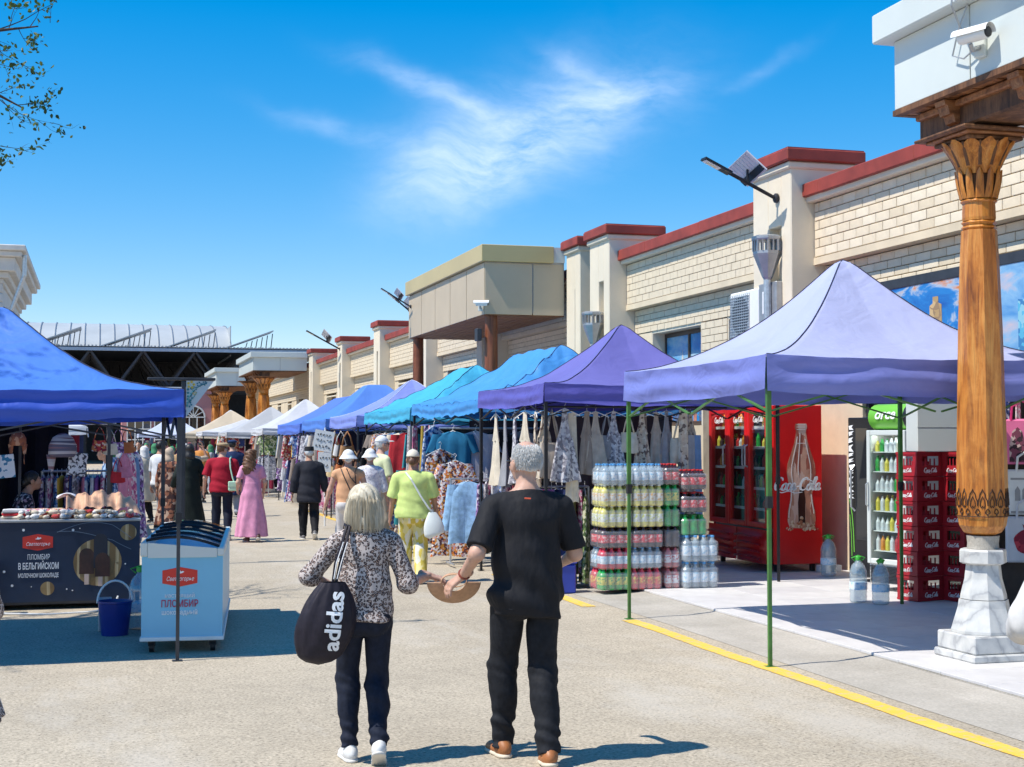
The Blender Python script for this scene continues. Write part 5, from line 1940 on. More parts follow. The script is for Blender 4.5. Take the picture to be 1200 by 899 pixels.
def nets(fd):
    """surface nets over the field"""
    D = fd.D
    Sg = D < 0
    n = fd.n
    c = np.zeros(n - 1, np.int8)
    for i in (0, 1):
        for j in (0, 1):
            for k in (0, 1):
                c += Sg[i:n[0] - 1 + i, j:n[1] - 1 + j, k:n[2] - 1 + k]
    act = (c > 0) & (c < 8)
    ids = np.full(n - 1, -1, np.int64)
    cells = np.argwhere(act)
    if len(cells) == 0:
        return np.zeros((0, 3)), []
    ids[act] = np.arange(len(cells))
    acc = np.zeros((len(cells), 3), F32)
    cnt = np.zeros(len(cells), F32)
    quads = []
    for ax in range(3):
        sl0 = [slice(None)] * 3
        sl1 = [slice(None)] * 3
        sl0[ax], sl1[ax] = slice(0, -1), slice(1, None)
        d0, d1 = D[tuple(sl0)], D[tuple(sl1)]
        cr = np.argwhere((d0 < 0) != (d1 < 0))
        v0 = d0[cr[:, 0], cr[:, 1], cr[:, 2]]
        v1 = d1[cr[:, 0], cr[:, 1], cr[:, 2]]
        t = v0 / (v0 - v1)
        pos = cr.astype(F32)
        pos[:, ax] += t
        a1, a2 = (ax + 1) % 3, (ax + 2) % 3
        nb = []
        ok = np.ones(len(cr), bool)
        for (o1, o2) in ((0, 0), (-1, 0), (-1, -1), (0, -1)):
            q = cr.copy()
            q[:, a1] += o1
            q[:, a2] += o2
            good = np.all((q >= 0) & (q < np.array(n) - 1), axis=1)
            ok &= good
            qq = np.clip(q, 0, np.array(n) - 2)
            idx = ids[qq[:, 0], qq[:, 1], qq[:, 2]]
            nb.append(idx)
            g_ = good & (idx >= 0)
            np.add.at(acc, idx[g_], pos[g_])
            np.add.at(cnt, idx[g_], 1)
        q4 = np.stack(nb, 1)[ok]
        fl = (v0 > 0)[ok]
        q4[fl] = q4[fl][:, ::-1]
        quads.append(q4)
    vs = acc / np.maximum(cnt, 1)[:, None] * fd.res + fd.lo
    return vs, np.concatenate(quads)

def sines(X, Y, Z, seed, fx, fy, fz):
    r = np.random.RandomState(seed)
    s = 0
    for i in range(5):
        p = r.uniform(0, 6.28, 3)
        w = r.uniform(.55, 1.45, 3)
        s = s + np.sin(X * fx * w[0] + Y * fy * w[1] + Z * fz * w[2] + p[0] + 1.4 * np.sin(Z * fz * .6 * w[0] + X * fx * .4 + p[1]))
    return s / 2.6

def blob(groups, res, k=.02, disp=None, inf=0.0, post=None):
    """groups: list of (prims, clips[, blend]); clips are (point, outward normal)"""
    los, his = [], []
    for g_ in groups:
        for p in g_[0]:
            a, b = prim_box(p, .03 + inf)
            los.append(a)
            his.append(b)
    fd = Field(np.min(los, 0), np.max(his, 0), res)
    for g_ in groups:
        pr, cl = g_[0], g_[1]
        kk = g_[2] if len(g_) > 2 else k
        tmp = np.full(fd.n, .25, F32)
        for p in pr:
            a, b = prim_box(p, .035 + kk + inf)
            bl = fd.block(a, b)
            if bl is None:
                continue
            sl, X, Y, Z = bl
            tmp[sl] = smin(tmp[sl], prim_d(p, X, Y, Z, inf), kk)
        X, Y, Z = fd.ax[0][:, None, None], fd.ax[1][None, :, None], fd.ax[2][None, None, :]
        for pt, nr in cl:
            nr = np.array(nr, F32) / np.linalg.norm(nr)
            tmp = np.maximum(tmp, (X - F32(pt[0])) * nr[0] + (Y - F32(pt[1])) * nr[1] + (Z - F32(pt[2])) * nr[2])
        fd.D = smin(fd.D, tmp, min(k, .012)) if len(groups) > 1 else tmp
    if disp is not None:
        near = np.abs(fd.D) < .06
        X, Y, Z = np.meshgrid(*fd.ax, indexing='ij', sparse=True)
        I = np.argwhere(near)
        x, y, z = fd.ax[0][I[:, 0]], fd.ax[1][I[:, 1]], fd.ax[2][I[:, 2]]
        fd.D[near] += disp(x, y, z).astype(F32)
    if post is not None:
        X, Y, Z = fd.ax[0][:, None, None], fd.ax[1][None, :, None], fd.ax[2][None, None, :]
        fd.D = post(fd.D, X, Y, Z)
    # keep the shell closed at the border of the grid
    for ax in range(3):
        s0 = [slice(None)] * 3
        for e in (0, -1):
            s0[ax] = e
            fd.D[tuple(s0)] = np.maximum(fd.D[tuple(s0)], 1e-3)
            s0 = [slice(None)] * 3
    return nets(fd)

def to_mesh(name, parts):
    vs, fs, off = [], [], 0
    for v, f in parts:
        if len(v) == 0:
            continue
        vs.append(v)
        fs.append(np.asarray(f) + off)
        off += len(v)
    v = np.concatenate(vs)
    f = np.concatenate(fs)
    me = bpy.data.meshes.new(name)
    me.vertices.add(len(v))
    me.vertices.foreach_set('co', v.astype(F32).ravel())
    me.loops.add(len(f) * 4)
    me.polygons.add(len(f))
    me.loops.foreach_set('vertex_index', f.astype(np.int32).ravel())
    me.polygons.foreach_set('loop_start', np.arange(0, len(f) * 4, 4, dtype=np.int32))
    me.polygons.foreach_set('use_smooth', np.ones(len(f), bool))
    me.update(calc_edges=True)
    me.validate()
    return me

def ik(a, t, l1, l2, pole):
    a, t, pole = Vector(a), Vector(t), Vector(pole)
    d = t - a
    L = min(d.length, (l1 + l2) * .999)
    d.normalize()
    x = (l1 * l1 - l2 * l2 + L * L) / (2 * L)
    h = math.sqrt(max(0, l1 * l1 - x * x))
    pl = pole - d * pole.dot(d)
    pl.normalize()
    return a + d * x + pl * h, a + d * L

def skin_mat(name, col):
    if name in MATS:
        return MATS[name]
    t = NT(name)
    t.base(t.ramp(t.noise(16, 4, .6), [(.3, mul(col, .86)), (.7, mul(col, 1.1))]), .5, 0, .4)
    t.put(t.b.inputs['Subsurface Weight'], .12)
    t.b.inputs['Subsurface Radius'].default_value = (.02, .008, .004)
    t.bump(t.noise(160, 2), .1, .001)
    MATS[name] = t.m
    return t.m
def hair_mat(name, c0, c1, c2):
    if name in MATS:
        return MATS[name]
    t = NT(name)
    g_ = t.noise(1, 5, .6, t.map((70, 70, 5)), 0, .4)
    t.base(t.ramp(g_, [(.3, c0), (.5, c1), (.7, c2)]), .45, 0, .45)
    t.bump(g_, .6, .006)
    MATS[name] = t.m
    return t.m
SK = skin_mat('skin', (.56, .33, .24))
SK2 = skin_mat('skin_tanned', (.46, .24, .16))
HG = hair_mat('hair_grey', (.56, .55, .53), (.68, .67, .65), (.76, .75, .73))
HBL = hair_mat('hair_blonde', (.40, .32, .21), (.60, .52, .38), (.72, .65, .52))
HBR = hair_mat('hair_brown', (.05, .022, .012), (.13, .06, .03), (.24, .12, .06))
HBK = hair_mat('hair_black', (.008, .007, .007), (.02, .017, .016), (.04, .035, .03))

# leopard print
t = NT('leopard')
wv_ = t.noise(30, 3, .5, None, 1)
vm_ = t.node('ShaderNodeVectorMath', operation='MULTIPLY_ADD')
t.l.new(wv_, vm_.inputs[0])
vm_.inputs[1].default_value = (.02, .02, .02)
t.l.new(t.tc.outputs['Object'], vm_.inputs[2])
d_ = t.voro(62, 'F1', vm_.outputs[0])
ring_ = t.ramp(d_, [(.18, (.36, .25, .20)), (.26, (.30, .20, .16)), (.30, (.035, .025, .03)), (.50, (.04, .03, .035)), (.57, (.50, .43, .40))])
brk = t.ramp(t.noise(60, 2), [(.30, 0.), (.36, 1.)])
c_ = t.mix(brk, (.54, .48, .44), ring_)
t.base(c_, .8, 0, .3)
t.bump(t.noise(9, 3, .5), .3, .02)
MATS['leopard'] = t.m

def hand_prims(w, d, n, side, curl=.5, spread=1.0, scale=1.0):
    """palm and five fingers; d along the hand, n = palm normal, side = direction of the thumb"""
    d, n, side = Vector(d).normalized(), Vector(n).normalized(), Vector(side).normalized()
    w = Vector(w)
    pr = []
    s = scale
    for q in (-.026, -.009, .009, .026):
        pr.append(('c', tuple(w + d * .012 * s + side * q * .6 * s), tuple(w + d * .085 * s + side * q * s), .015 * s, .0125 * s))
    fingers = []
    for i, (q, L) in enumerate(((.030, .072), (.010, .082), (-.010, .077), (-.029, .060))):
        p0 = w + d * .088 * s + side * q * s
        a1 = curl * 1.0
        dirs = [d]
        for b in (curl * .9, curl * 2.0, curl * 2.7):
            dirs.append(d * math.cos(b) + n * math.sin(b) + side * q * spread * 1.2)
        seg = (.46 * L, .30 * L, .24 * L)
        ch = []
        p = p0
        for j in range(3):
            q2 = p + dirs[j + 1].normalized() * seg[j] * s
            ch.append(('c', tuple(p), tuple(q2), (.0095 - .001 * j) * s, (.0088 - .001 * j) * s))
            p = q2
        fingers += ch
    t0 = w + d * .022 * s + side * .026 * s
    t1 = t0 + (d * .6 + side * .75 + n * .35 * (1 + curl)).normalized() * .042 * s
    t2 = t1 + (d * .9 + side * .25 + n * .5 * (1 + curl)).normalized() * .034 * s
    fingers += [('c', tuple(t0), tuple(t1), .013 * s, .0105 * s), ('c', tuple(t1), tuple(t2), .0105 * s, .0085 * s)]
    return pr + fingers

def head_parts(hc, yaw, res):
    """head prims in a turned frame; hc = centre of the skull"""
    M = Matrix.Rotation(yaw, 3, 'Z')
    def tp(x, y, z):
        v = M @ Vector((x, y, z))
        return (hc[0] + v.x, hc[1] + v.y, hc[2] + v.z)
    rot = [list(r) for r in M]
    pr = [('e', tp(0, -.012, .02), (.076, .094, .094), rot), ('e', tp(0, .035, -.035), (.060, .064, .072), rot), ('e', tp(0, .055, -.085), (.036, .036, .03), rot),
          ('e', tp(0, .074, .015), (.052, .022, .016), rot), ('e', tp(.036, .062, -.03), (.024, .024, .022), rot), ('e', tp(-.036, .062, -.03), (.024, .024, .022), rot)]
    fine = [('c', tp(0, .092, .0), tp(0, .110, -.034), .008, .012), ('e', tp(.011, .098, -.038), (.010, .012, .008), rot), ('e', tp(-.011, .098, -.038), (.010, .012, .008), rot),
            ('e', tp(0, .089, -.062), (.024, .011, .006), rot), ('e', tp(0, .087, -.073), (.021, .011, .007), rot),
            ('e', tp(.080, -.012, -.022), (.013, .023, .034), rot), ('e', tp(-.080, -.012, -.022), (.013, .023, .034), rot),
            ('e', tp(.084, -.020, -.010), (.006, .018, .020), rot), ('e', tp(-.084, -.020, -.010), (.006, .018, .020), rot)]
    return pr, fine, tp, rot

def person(label, loc, rz, spec):
    sc = spec.get('h', 1.72) / 1.75
    o = thing('person', label, 'person', loc, rz, spec.get('group'))
    o.scale = (sc, sc, sc)
    res = spec.get('res', .02)
    bw = spec.get('bw', 1.0)
    belly = spec.get('belly', 0.0)
    sk = spec.get('skin', SK)
    drop = spec.get('drop', 0.0)
    lean = spec.get('lean', 0.0)
    def U(x, y, z):            # upper body: lean forward about the hips
        dz = z - .95
        return (x, y + dz * math.sin(lean), .95 + dz * math.cos(lean) - drop)
    pel = U(0, 0, .95)
    hipL, hipR = U(-.09, 0, .92), U(.09, 0, .92)
    shL, shR = U(-.178 * bw, -.012, 1.405), U(.178 * bw, -.012, 1.405)
    anL, anR = spec.get('anL', (-.10, .12, .085)), spec.get('anR', (.10, -.14, .10))
    knL, anL = ik(hipL, anL, .435, .425, (-.05, 1, 0))
    knR, anR = ik(hipR, anR, .435, .425, (.05, 1, 0))
    wrL = spec.get('wrL', (-.30, .06, .86))
    wrR = spec.get('wrR', (.30, .06, .86))
    elL, wrL = ik(shL, wrL, .29, .255, spec.get('poleL', (-.35, -1, -.1)))
    elR, wrR = ik(shR, wrR, .29, .255, spec.get('poleR', (.35, -1, -.1)))
    T = tuple
    # ---- body
    tor = [('c', U(0, .005, .95), U(0, .008, 1.12), .118 * bw, .108 * bw, (0, 1.25)), ('c', U(0, .0, 1.12), U(0, -.004, 1.32), .108 * bw, .118 * bw, (0, 1.28)),
           ('c', U(-.12 * bw, -.012, 1.385), U(.12 * bw, -.012, 1.385), .066, .066), ('c', U(-.05, -.015, 1.455), U(-.165 * bw, -.012, 1.412), .046, .042), ('c', U(.05, -.015, 1.455), U(.165 * bw, -.012, 1.412), .046, .042), ('e', U(-.068, -.045, .90), (.088, .092, .10)), ('e', U(.068, -.045, .90), (.088, .092, .10)),
           ('c', U(0, -.02, 1.42), U(0, -.008, 1.48), .085, .06)]
    if belly:
        tor.append(('e', U(0, .07, 1.06), (.13 + belly * .3, .10 + belly, .14)))
    if spec.get('bust'):
        tor += [('e', U(-.07, .085, 1.26), (.062, .055, .06)), ('e', U(.07, .085, 1.26), (.062, .055, .06))]
    def leg(hp, kn, an, e=0.0, calf=True):
        q = [('c', T(hp), T(kn), .088 + e, .058 + e * .8), ('c', T(kn), T(an), .055 + e * .8, .038 + e)]
        if calf:
            m = Vector(kn).lerp(Vector(an), .3)
            q.append(('e', (m.x, m.y - .022, m.z), (.048 + e, .05 + e, .11)))
        return q
    def arm(sh, el, wr, e=0.0):
        return [('c', T(sh), T(el), .051 + e, .040 + e), ('c', T(el), T(wr), .040 + e, .027 + e)]
    hyaw = spec.get('hyaw', 0)
    hc = U(0, .028 + spec.get('hfwd', 0), 1.645)
    hp, fine, tp, rot = head_parts(hc, hyaw, res)
    neck = [('c', U(0, -.012, 1.44), (hc[0], hc[1] - .012, hc[2] - .06), .056, .054)]
    parts = [blob([(tor + leg(hipL, knL, anL) + leg(hipR, knR, anR) + arm(shL, elL, wrL) + arm(shR, elR, wrR) + neck, [], .03)], max(res, .014), .03)]
    hres = min(res * .55, .010)
    hb = blob([(hp + neck, [((0, 0, hc[2] - .19), (0, 0, -1))], .025), (fine, [], .01)], hres, .012,
              disp=None)
    parts.append(hb)
    for side, wr, el in ((-1, wrL, elL), (1, wrR, elR)):
        hd = spec.get('handL' if side < 0 else 'handR', {})
        d = Vector(hd.get('d', tuple((Vector(wr) - Vector(el)).normalized())))
        nrm = Vector(hd.get('n', (-side * 1.0, .1, 0)))
        nrm = (nrm - d * nrm.dot(d.normalized())).normalized()
        th = Vector(hd.get('t', tuple(d.cross(nrm) * (1 if side < 0 else -1))))
        if 't' not in hd and th.y < 0:
            th = -th
        pr = hand_prims(wr, d, nrm, th, hd.get('curl', .38), scale=1.0 if res < .015 else 1.12)
        pr.append(('c', T(Vector(wr) - d * .05), T(Vector(wr) + d * .02), .0275, .022))
        parts.append(blob([(pr, [], .008)], .0045 if res < .013 else .009, .008))
    bd = link('body', to_mesh('body', parts), o, sk)
    # eyes and brows
    if spec.get('face', True):
        k = MB()
        for sx in (-1, 1):
            c = tp(sx * .031, .080, .0)
            k.lathe([(.001, -.011), (.008, -.008), (.0115, 0), (.008, .008), (.001, .011)], 10, c)
        k.build('eyes', mat('eye_white', (.7, .68, .66), .2, var=0), o, smooth='all')
        k = MB()
        for sx in (-1, 1):
            k.tube([tp(sx * .016, .094, .018), tp(sx * .034, .090, .024), tp(sx * .052, .076, .018)], .004, 5)
        k.build('eyebrows', spec.get('hairmat', HBK), o)
    # ---- top
    tpn = spec['top']
    loose = tpn.get('loose', .018)
    fold = tpn.get('fold', .006)
    seed = spec.get('seed', 1)
    hem = tpn.get('hem', .86)
    grp = []
    hemc = U(0, 0, hem)
    neckz = U(0, -.02, 1.485 + tpn.get('neck', 0))
    tprims = [p for p in tor]
    tprims.append(('c', U(0, .0, hem - .06), U(0, .0, 1.15), (.125 + belly * .25 + tpn.get('flare', 0)) * bw, (.115 + belly * .2) * bw, (0, 1.25)))
    if tpn.get('skirt'):
        z1, r1, nf, am = tpn['skirt']
        tprims.append(('s', 0, 0, U(0, 0, 1.10)[2], z1, .15 * bw, r1, .82, nf, am, tpn.get('pw', 1.0)))
        clips = [((0, 0, z1), (0, 0, -1)), (neckz, (0, .25, 1))]
    else:
        clips = [(hemc, (0, -.05, -1)), (neckz, (0, .25, 1))]
    grp.append((tprims, clips, .04))
    sl = tpn.get('sleeve', .75)
    for sh, el, wr in ((shL, elL, wrL), (shR, elR, wrR)):
        if sl <= 0:
            continue
        sh_, el_, wr_ = Vector(sh), Vector(el), Vector(wr)
        e = loose * .35 + tpn.get('wide', 0) * .8
        if sl <= 1:
            end = sh_.lerp(el_, sl)
            grp.append(([('c', T(sh_ + Vector((0, 0, -.012))), T(el_), .050 + e * .35, .041 + e * 1.2)], [(end, T((el_ - sh_).normalized()))], .03))
        else:
            end = el_.lerp(wr_, sl - 1)
            grp.append(([('c', T(sh_ + Vector((0, 0, -.012))), T(el_), .050 + e * .35, .041 + e), ('c', T(el_), T(wr_), .041 + e, .031 + e)], [(end, T((wr_ - el_).normalized()))], .03))
    fz = tpn.get('fz', (18, 18, 5) if tpn.get('skirt') else (9, 9, 26))
    ws = spec.get('waistfold', 1.0)
    def dsp(x, y, z):
        low = np.clip((1.30 - z) / .3, .25, 1.3)
        return -fold * low * (sines(x, y, z, seed, *fz) * .9 + .5 * sines(x, y, z, seed + 9, 26, 26, 10))
    gg = [([p for p in g_[0]], g_[1], g_[2]) for g_ in grp]
    top = link('shirt' if not tpn.get('name') else tpn['name'], to_mesh('shirt', [blob(gg, res, .02, dsp, inf=loose * .6)]), o, tpn['m'])
    # ---- bottom
    bt = spec.get('bottom')
    if bt:
        e = bt.get('loose', .016)
        hz = bt.get('hem', .10)
        fold2 = bt.get('fold', .006)
        g2 = [([tor[0], tor[5], tor[6]], [(U(0, 0, bt.get('waist', min(1.0, spec['top'].get('hem', .86) + .05))), (0, 0, 1))], .05)]
        for hp_, kn, an in ((hipL, knL, anL), (hipR, knR, anR)):
            an_ = Vector(an)
            kn_ = Vector(kn)
            end = an_ + (an_ - kn_).normalized() * (.085 - hz)
            lp = [('c', T(hp_), T(kn_), .088, .060 + e * .3), ('c', T(kn_), T(an_ + (an_ - kn_).normalized() * .03), .059 + e * .3, .046 + bt.get('cuff', 0)), ('e', T(kn_.lerp(an_, .3) + Vector((0, -.02, 0))), (.054, .056, .12))]
            g2.append((lp, [(end, T((an_ - kn_).normalized()))], .05))
        def dsp2(x, y, z):
            a = np.clip(1.2 - z, .5, 1.2)
            lowf = np.exp(-((z - hz - .06) / .12) ** 2) + .35 * np.exp(-((z - .50) / .10) ** 2) + .5 * np.exp(-((z - .86) / .08) ** 2)
            return -fold2 * (.5 * sines(x, y, z, seed + 3, 14, 14, 12) + lowf * sines(x, y, z, seed + 4, 26, 26, 46))
        link(bt.get('name', 'trousers'), to_mesh('trousers', [blob(g2, res, .03, dsp2, inf=e * .6)]), o, bt['m'])
    # ---- shoes
    sm = spec.get('shoes')
    if sm is not None:
        for kn, an in ((knL, anL), (knR, anR)):
            an_ = Vector(an)
            pitch = spec.get('pitch', {}).get('L' if an is anL else 'R', 0)
            rise = an_.z - .085
            m = Matrix.Rotation(-pitch, 3, 'X') @ Matrix.Rotation(0, 3, 'Z')
            yaw_ = (.14 if an_.x < 0 else -.14)
            m = Matrix.Rotation(yaw_, 3, 'Z') @ m
            def fp(x, y, z):
                v = m @ Vector((x, y, z))
                return (an_.x + v.x, an_.y + v.y, an_.z + v.z)
            rt = [list(r) for r in m]
            up = [('e', fp(0, -.03, -.04), (.040, .055, .048), rt), ('e', fp(0, .07, -.052), (.044, .10, .038), rt), ('e', fp(0, .14, -.060), (.043, .055, .028), rt), ('c', fp(0, -.01, -.02), fp(0, -.005, .02), .042, .040)]
            sh_me = to_mesh('shoe', [blob([(up, [(fp(0, 0, -.072), T(m @ Vector((0, 0, -1))))], .03)], max(res * .7, .008), .02)])
            so = link('shoe', sh_me, o, sm)
            sp_ = [('e', fp(0, -.03, -.075), (.046, .062, .02), rt), ('e', fp(0, .07, -.075), (.050, .115, .02), rt), ('e', fp(0, .135, -.075), (.049, .065, .02), rt)]
            link('sole', to_mesh('sole', [blob([(sp_, [(fp(0, 0, -.085), T(m @ Vector((0, 0, -1)))), (fp(0, 0, -.062), T(m @ Vector((0, 0, 1))))], .02)], max(res * .6, .006), .01)]), so, spec.get('sole', mat('sole_white', (.62, .60, .56), .7)))
    # ---- hair
    hr = spec.get('hair')
    hm = spec.get('hairmat', HBK)
    hz = min(res * .55, .011)
    if hr:
        bd_ = spec.get('bald')
        capg = [('e', tp(0, -.014, .021), (.0785, .097, .097) if bd_ else (.083, .100, .100), rot)]
        fr = tp(0, .052, .03)
        fn = rot_v = Matrix.Rotation(hyaw, 3, 'Z')
        fwd = fn @ Vector((0, 1, 0))
        if hr == 'short':
            cl = [(fr, T(fwd * .9 + Vector((0, 0, -.55)))), (tp(0, -.06, -.068), T(Vector((0, 0, -1)) + fwd * .45))]
            g3 = [(capg, cl, .02)]
            amp, ff = (.003, (120, 120, 60)) if not spec.get('bald') else (.0012, (150, 150, 90))
        elif hr == 'bob':
            g3 = [(capg + [('c', tp(0, -.02, .03), tp(0, -.026, -.10), .092, .112, (0, 1.06)), ('e', tp(.075, -.01, -.07), (.045, .070, .08), rot), ('e', tp(-.075, -.01, -.07), (.045, .070, .08), rot)],
                   [(tp(0, .045, 0), T(fwd)), (tp(0, 0, -.165), (0, 0, -1))], .04)]
            amp, ff = .006, (95, 95, 9)
        elif hr == 'curly':
            g3 = [(capg + [('c', tp(0, -.04, .0), tp(0, -.10, -.25), .105, .12), ('e', tp(.07, -.06, -.22), (.06, .06, .12), rot), ('e', tp(-.07, -.06, -.22), (.06, .06, .12), rot)],
                   [(tp(0, .05, 0), T(fwd))], .04)]
            amp, ff = .016, (55, 55, 50)
        elif hr == 'bun':
            g3 = [(capg + [('e', tp(0, -.10, -.03), (.05, .045, .05), rot)], [(fr, T(fwd * .9 + Vector((0, 0, -.55)))), (tp(0, -.06, -.075), T(Vector((0, 0, -1)) + fwd * .35))], .02)]
            amp, ff = .003, (90, 90, 40)
        elif hr == 'scarf':
            g3 = [(capg + [('c', tp(0, -.02, 0), tp(0, -.03, -.14), .09, .11)], [(tp(0, .06, 0), T(fwd))], .04)]
            amp, ff = .005, (20, 20, 30)
        bald = None
        if spec.get('bald'):
            bc = tp(0, -.035, .125)
            bald = lambda D, X, Y, Z: np.maximum(D, .068 - np.sqrt((X - F32(bc[0])) ** 2 + (Y - F32(bc[1])) ** 2 + (Z - F32(bc[2])) ** 2 * F32(1.5)))
        def dh(x, y, z):
            return -amp * sines(x, y, z, seed + 21, *ff)
        hh = link('hair' if hr != 'scarf' else 'headscarf', to_mesh('hair', [blob(g3, (hz if not bald else .006) if hr != 'bob' else .007, .02, dh, post=bald)]), o, hm)
        if spec.get('stubble'):
            k = MB()
            rr = random.Random(8)
            for i in range(spec['stubble']):
                a, e_ = rr.uniform(PI * .93, PI * 2.07), rr.uniform(-.62, 1.2)
                p = Vector((.079 * math.cos(a) * math.cos(e_), -.016 + .100 * math.sin(a) * math.cos(e_), .024 + .100 * math.sin(e_)))
                if (p - Vector((0, -.035, .125))).length < .056 or p.z < -.062 + .45 * (p.y + .06):
                    continue
                nrm_ = Vector((p.x, p.y + .016, p.z - .024)).normalized()
                dn = (Vector((rr.uniform(-.3, .3), -.3, -1)) + nrm_ * .55).normalized()
                L_ = rr.uniform(.010, .022)
                k.tube([tp(*(p - nrm_ * .002)), tp(*(p + dn * L_ * .5 + nrm_ * .003)), tp(*(p + dn * L_))], [.0014, .0012, .0005], 3, cap=False)
            k.build('hair_strands', hm, hh)
        if spec.get('strands'):
            k = MB()
            rr = random.Random(5)
            for i in range(spec['strands']):
                a = rr.uniform(PI * .98, PI * 2.02) if i % 7 else rr.uniform(0, 2 * PI)
                pts = []
                top_off = rr.uniform(.0, .05)
                flr = rr.uniform(.96, 1.07)
                for q in range(7):
                    f = q / 6
                    zz = .118 - top_off * .3 - f * (.118 + .165 + rr.uniform(-.02, .012))
                    rad_ = math.sin(min(1, f * 2.1 + .12) * PI / 2)
                    rx, ry = .100 * rad_ + .018 * f, .108 * rad_ + .012 * f
                    wv2 = .006 * math.sin(5 * f + i)
                    pts.append(tp((rx * flr + wv2) * math.cos(a), -.022 + (ry * flr + wv2) * math.sin(a), zz))
                k.tube(pts, [.0012, .0018, .002, .002, .0018, .0014, .0006], 3, cap=False)
            k.build('hair_strands', hm, hh)
    # ---- hats
    hat = spec.get('hat')
    if hat:
        kind, hm2 = hat
        fwd = Matrix.Rotation(hyaw, 3, 'Z') @ Vector((0, 1, 0))
        dome = ('e', tp(0, -.012, .030), (.090, .110, .105), rot)
        if kind == 'cap':
            g4 = [([dome], [(tp(0, 0, .035), (0, 0, -1))], .01), ([('e', tp(0, .12, .042), (.075, .085, .010), rot)], [], .01)]
        elif kind == 'bucket':
            zc = tp(0, -.01, .0)
            g4 = [([('e', tp(0, -.012, .035), (.094, .112, .098), rot)], [(tp(0, 0, .02), (0, 0, -1))], .01), ([('s', zc[0], zc[1], zc[2] + .05, zc[2] - .02, .096, .150, 1.1, 3, .003)], [], .01)]
        elif kind == 'skullcap':
            zc = tp(0, -.012, .0)
            g4 = [([('s', zc[0], zc[1], zc[2] + .04, zc[2] + .125, .094, .085, 1.15, 4, .001)], [], .01)]
        elif kind == 'flat':
            g4 = [([('e', tp(0, .005, .075), (.105, .130, .042), rot), ('e', tp(0, .10, .052), (.07, .06, .012), rot)], [], .02)]
        elif kind == 'brim':
            zc = tp(0, -.01, .0)
            g4 = [([('e', tp(0, -.012, .045), (.090, .108, .088), rot)], [(tp(0, 0, .035), (0, 0, -1))], .01), ([('e', tp(0, .0, .045), (.16, .18, .012), rot)], [], .01)]
        link('hat', to_mesh('hat', [blob(g4, hz, .008)]), o, hm2)
    J = dict(shL=shL, shR=shR, elL=elL, elR=elR, wrL=wrL, wrR=wrR, hc=hc, tp=tp, anL=anL, anR=anR, U=U, sc=sc)
    return o, J

def crossbag(o, m, side=1, pts=None, bag=None, size=(.16, .06, .11), wid=.010):
    """strap over the back and a small bag on the hip; hangs on the person"""
    b = thing('shoulder_bag', bag, 'bag', o.location.copy(), o.rotation_euler.z)
    b.scale = o.scale
    k = MB()
    k.tube(pts, wid, 5)
    k.build('strap', m, b)
    e = Vector(pts[-1])
    k = MB()
    k.bbox((e.x - size[0] / 2, e.y - size[1] / 2, e.z - size[2]), (e.x + size[0] / 2, e.y + size[1] / 2, e.z + .01), min(size) * .3)
    if size[2] > .2:
        k = MB()
        def soft(u, v):
            a = 2 * PI * u
            w = size[0] * (.18 + .62 * math.sin(PI * min(1, .05 + .62 * v))) * (1 if v < .93 else .55)
            return (e.x + .03 * v + w * math.cos(a), e.y + .45 * w * math.sin(a), e.z - size[2] * 1.25 * v + .03 * math.cos(a) * v)
        k.grid(soft, 24, 12)
        k.build('pouch', m, b, smooth='all')
        return b
    bo = k.build('pouch', m, b)
    MB().bbox((e.x - size[0] / 2 - .002, e.y - size[1] / 2 - .006, e.z - size[2] * .55), (e.x + size[0] / 2 + .002, e.y + size[1] / 2 + .002, e.z + .014), .012).build('flap', m, bo)
    return b
# ================================================================== the two walkers in front
denim_black = fabric('black_denim', (.013, .014, .018), .8, .3, .9, 30, 300)
denim_blue = fabric('dark_denim', (.011, .015, .030), .8, .25, .8, 30, 300)
black_cot = fabric('black_cotton', (.013, .013, .016), .75, .15, 1.0, 12, 300)
tan_leather = mat('tan_leather', (.36, .13, .04), .5, var=.2, scale=14)
white_leather = mat('white_leather', (.68, .67, .65), .5, var=.08)
man, JM = person('grey haired man in black T-shirt and black jeans walking away, holding a tan hat', (2.29, 7.74, 0), R(-3), dict(
    h=1.755, res=.0095, bw=1.12, belly=.03, seed=3, hyaw=R(14),
    top=dict(m=black_cot, loose=.020, sleeve=.88, hem=.80, fold=.0115, wide=.012, fz=(13, 11, 20)),
    bottom=dict(m=denim_black, loose=.018, fold=.011, hem=.06, cuff=.006),
    anL=(-.10, .17, .085), anR=(.085, -.17, .095), wrL=(-.335, .10, 1.015), wrR=(.27, .27, 1.06), poleL=(-.12, -1, -.1), poleR=(.22, -1, -.2),
    handL=dict(d=(-.55, .35, -.45), n=(-.3, .2, -1), t=(-.2, .9, .2), curl=.5), handR=dict(curl=.5),
    shoes=tan_leather, sole=mat('sole_cream', (.60, .52, .40), .7), pitch=dict(R=.12), hair='short', hairmat=HG, bald=True, stubble=2600, skin=SK))
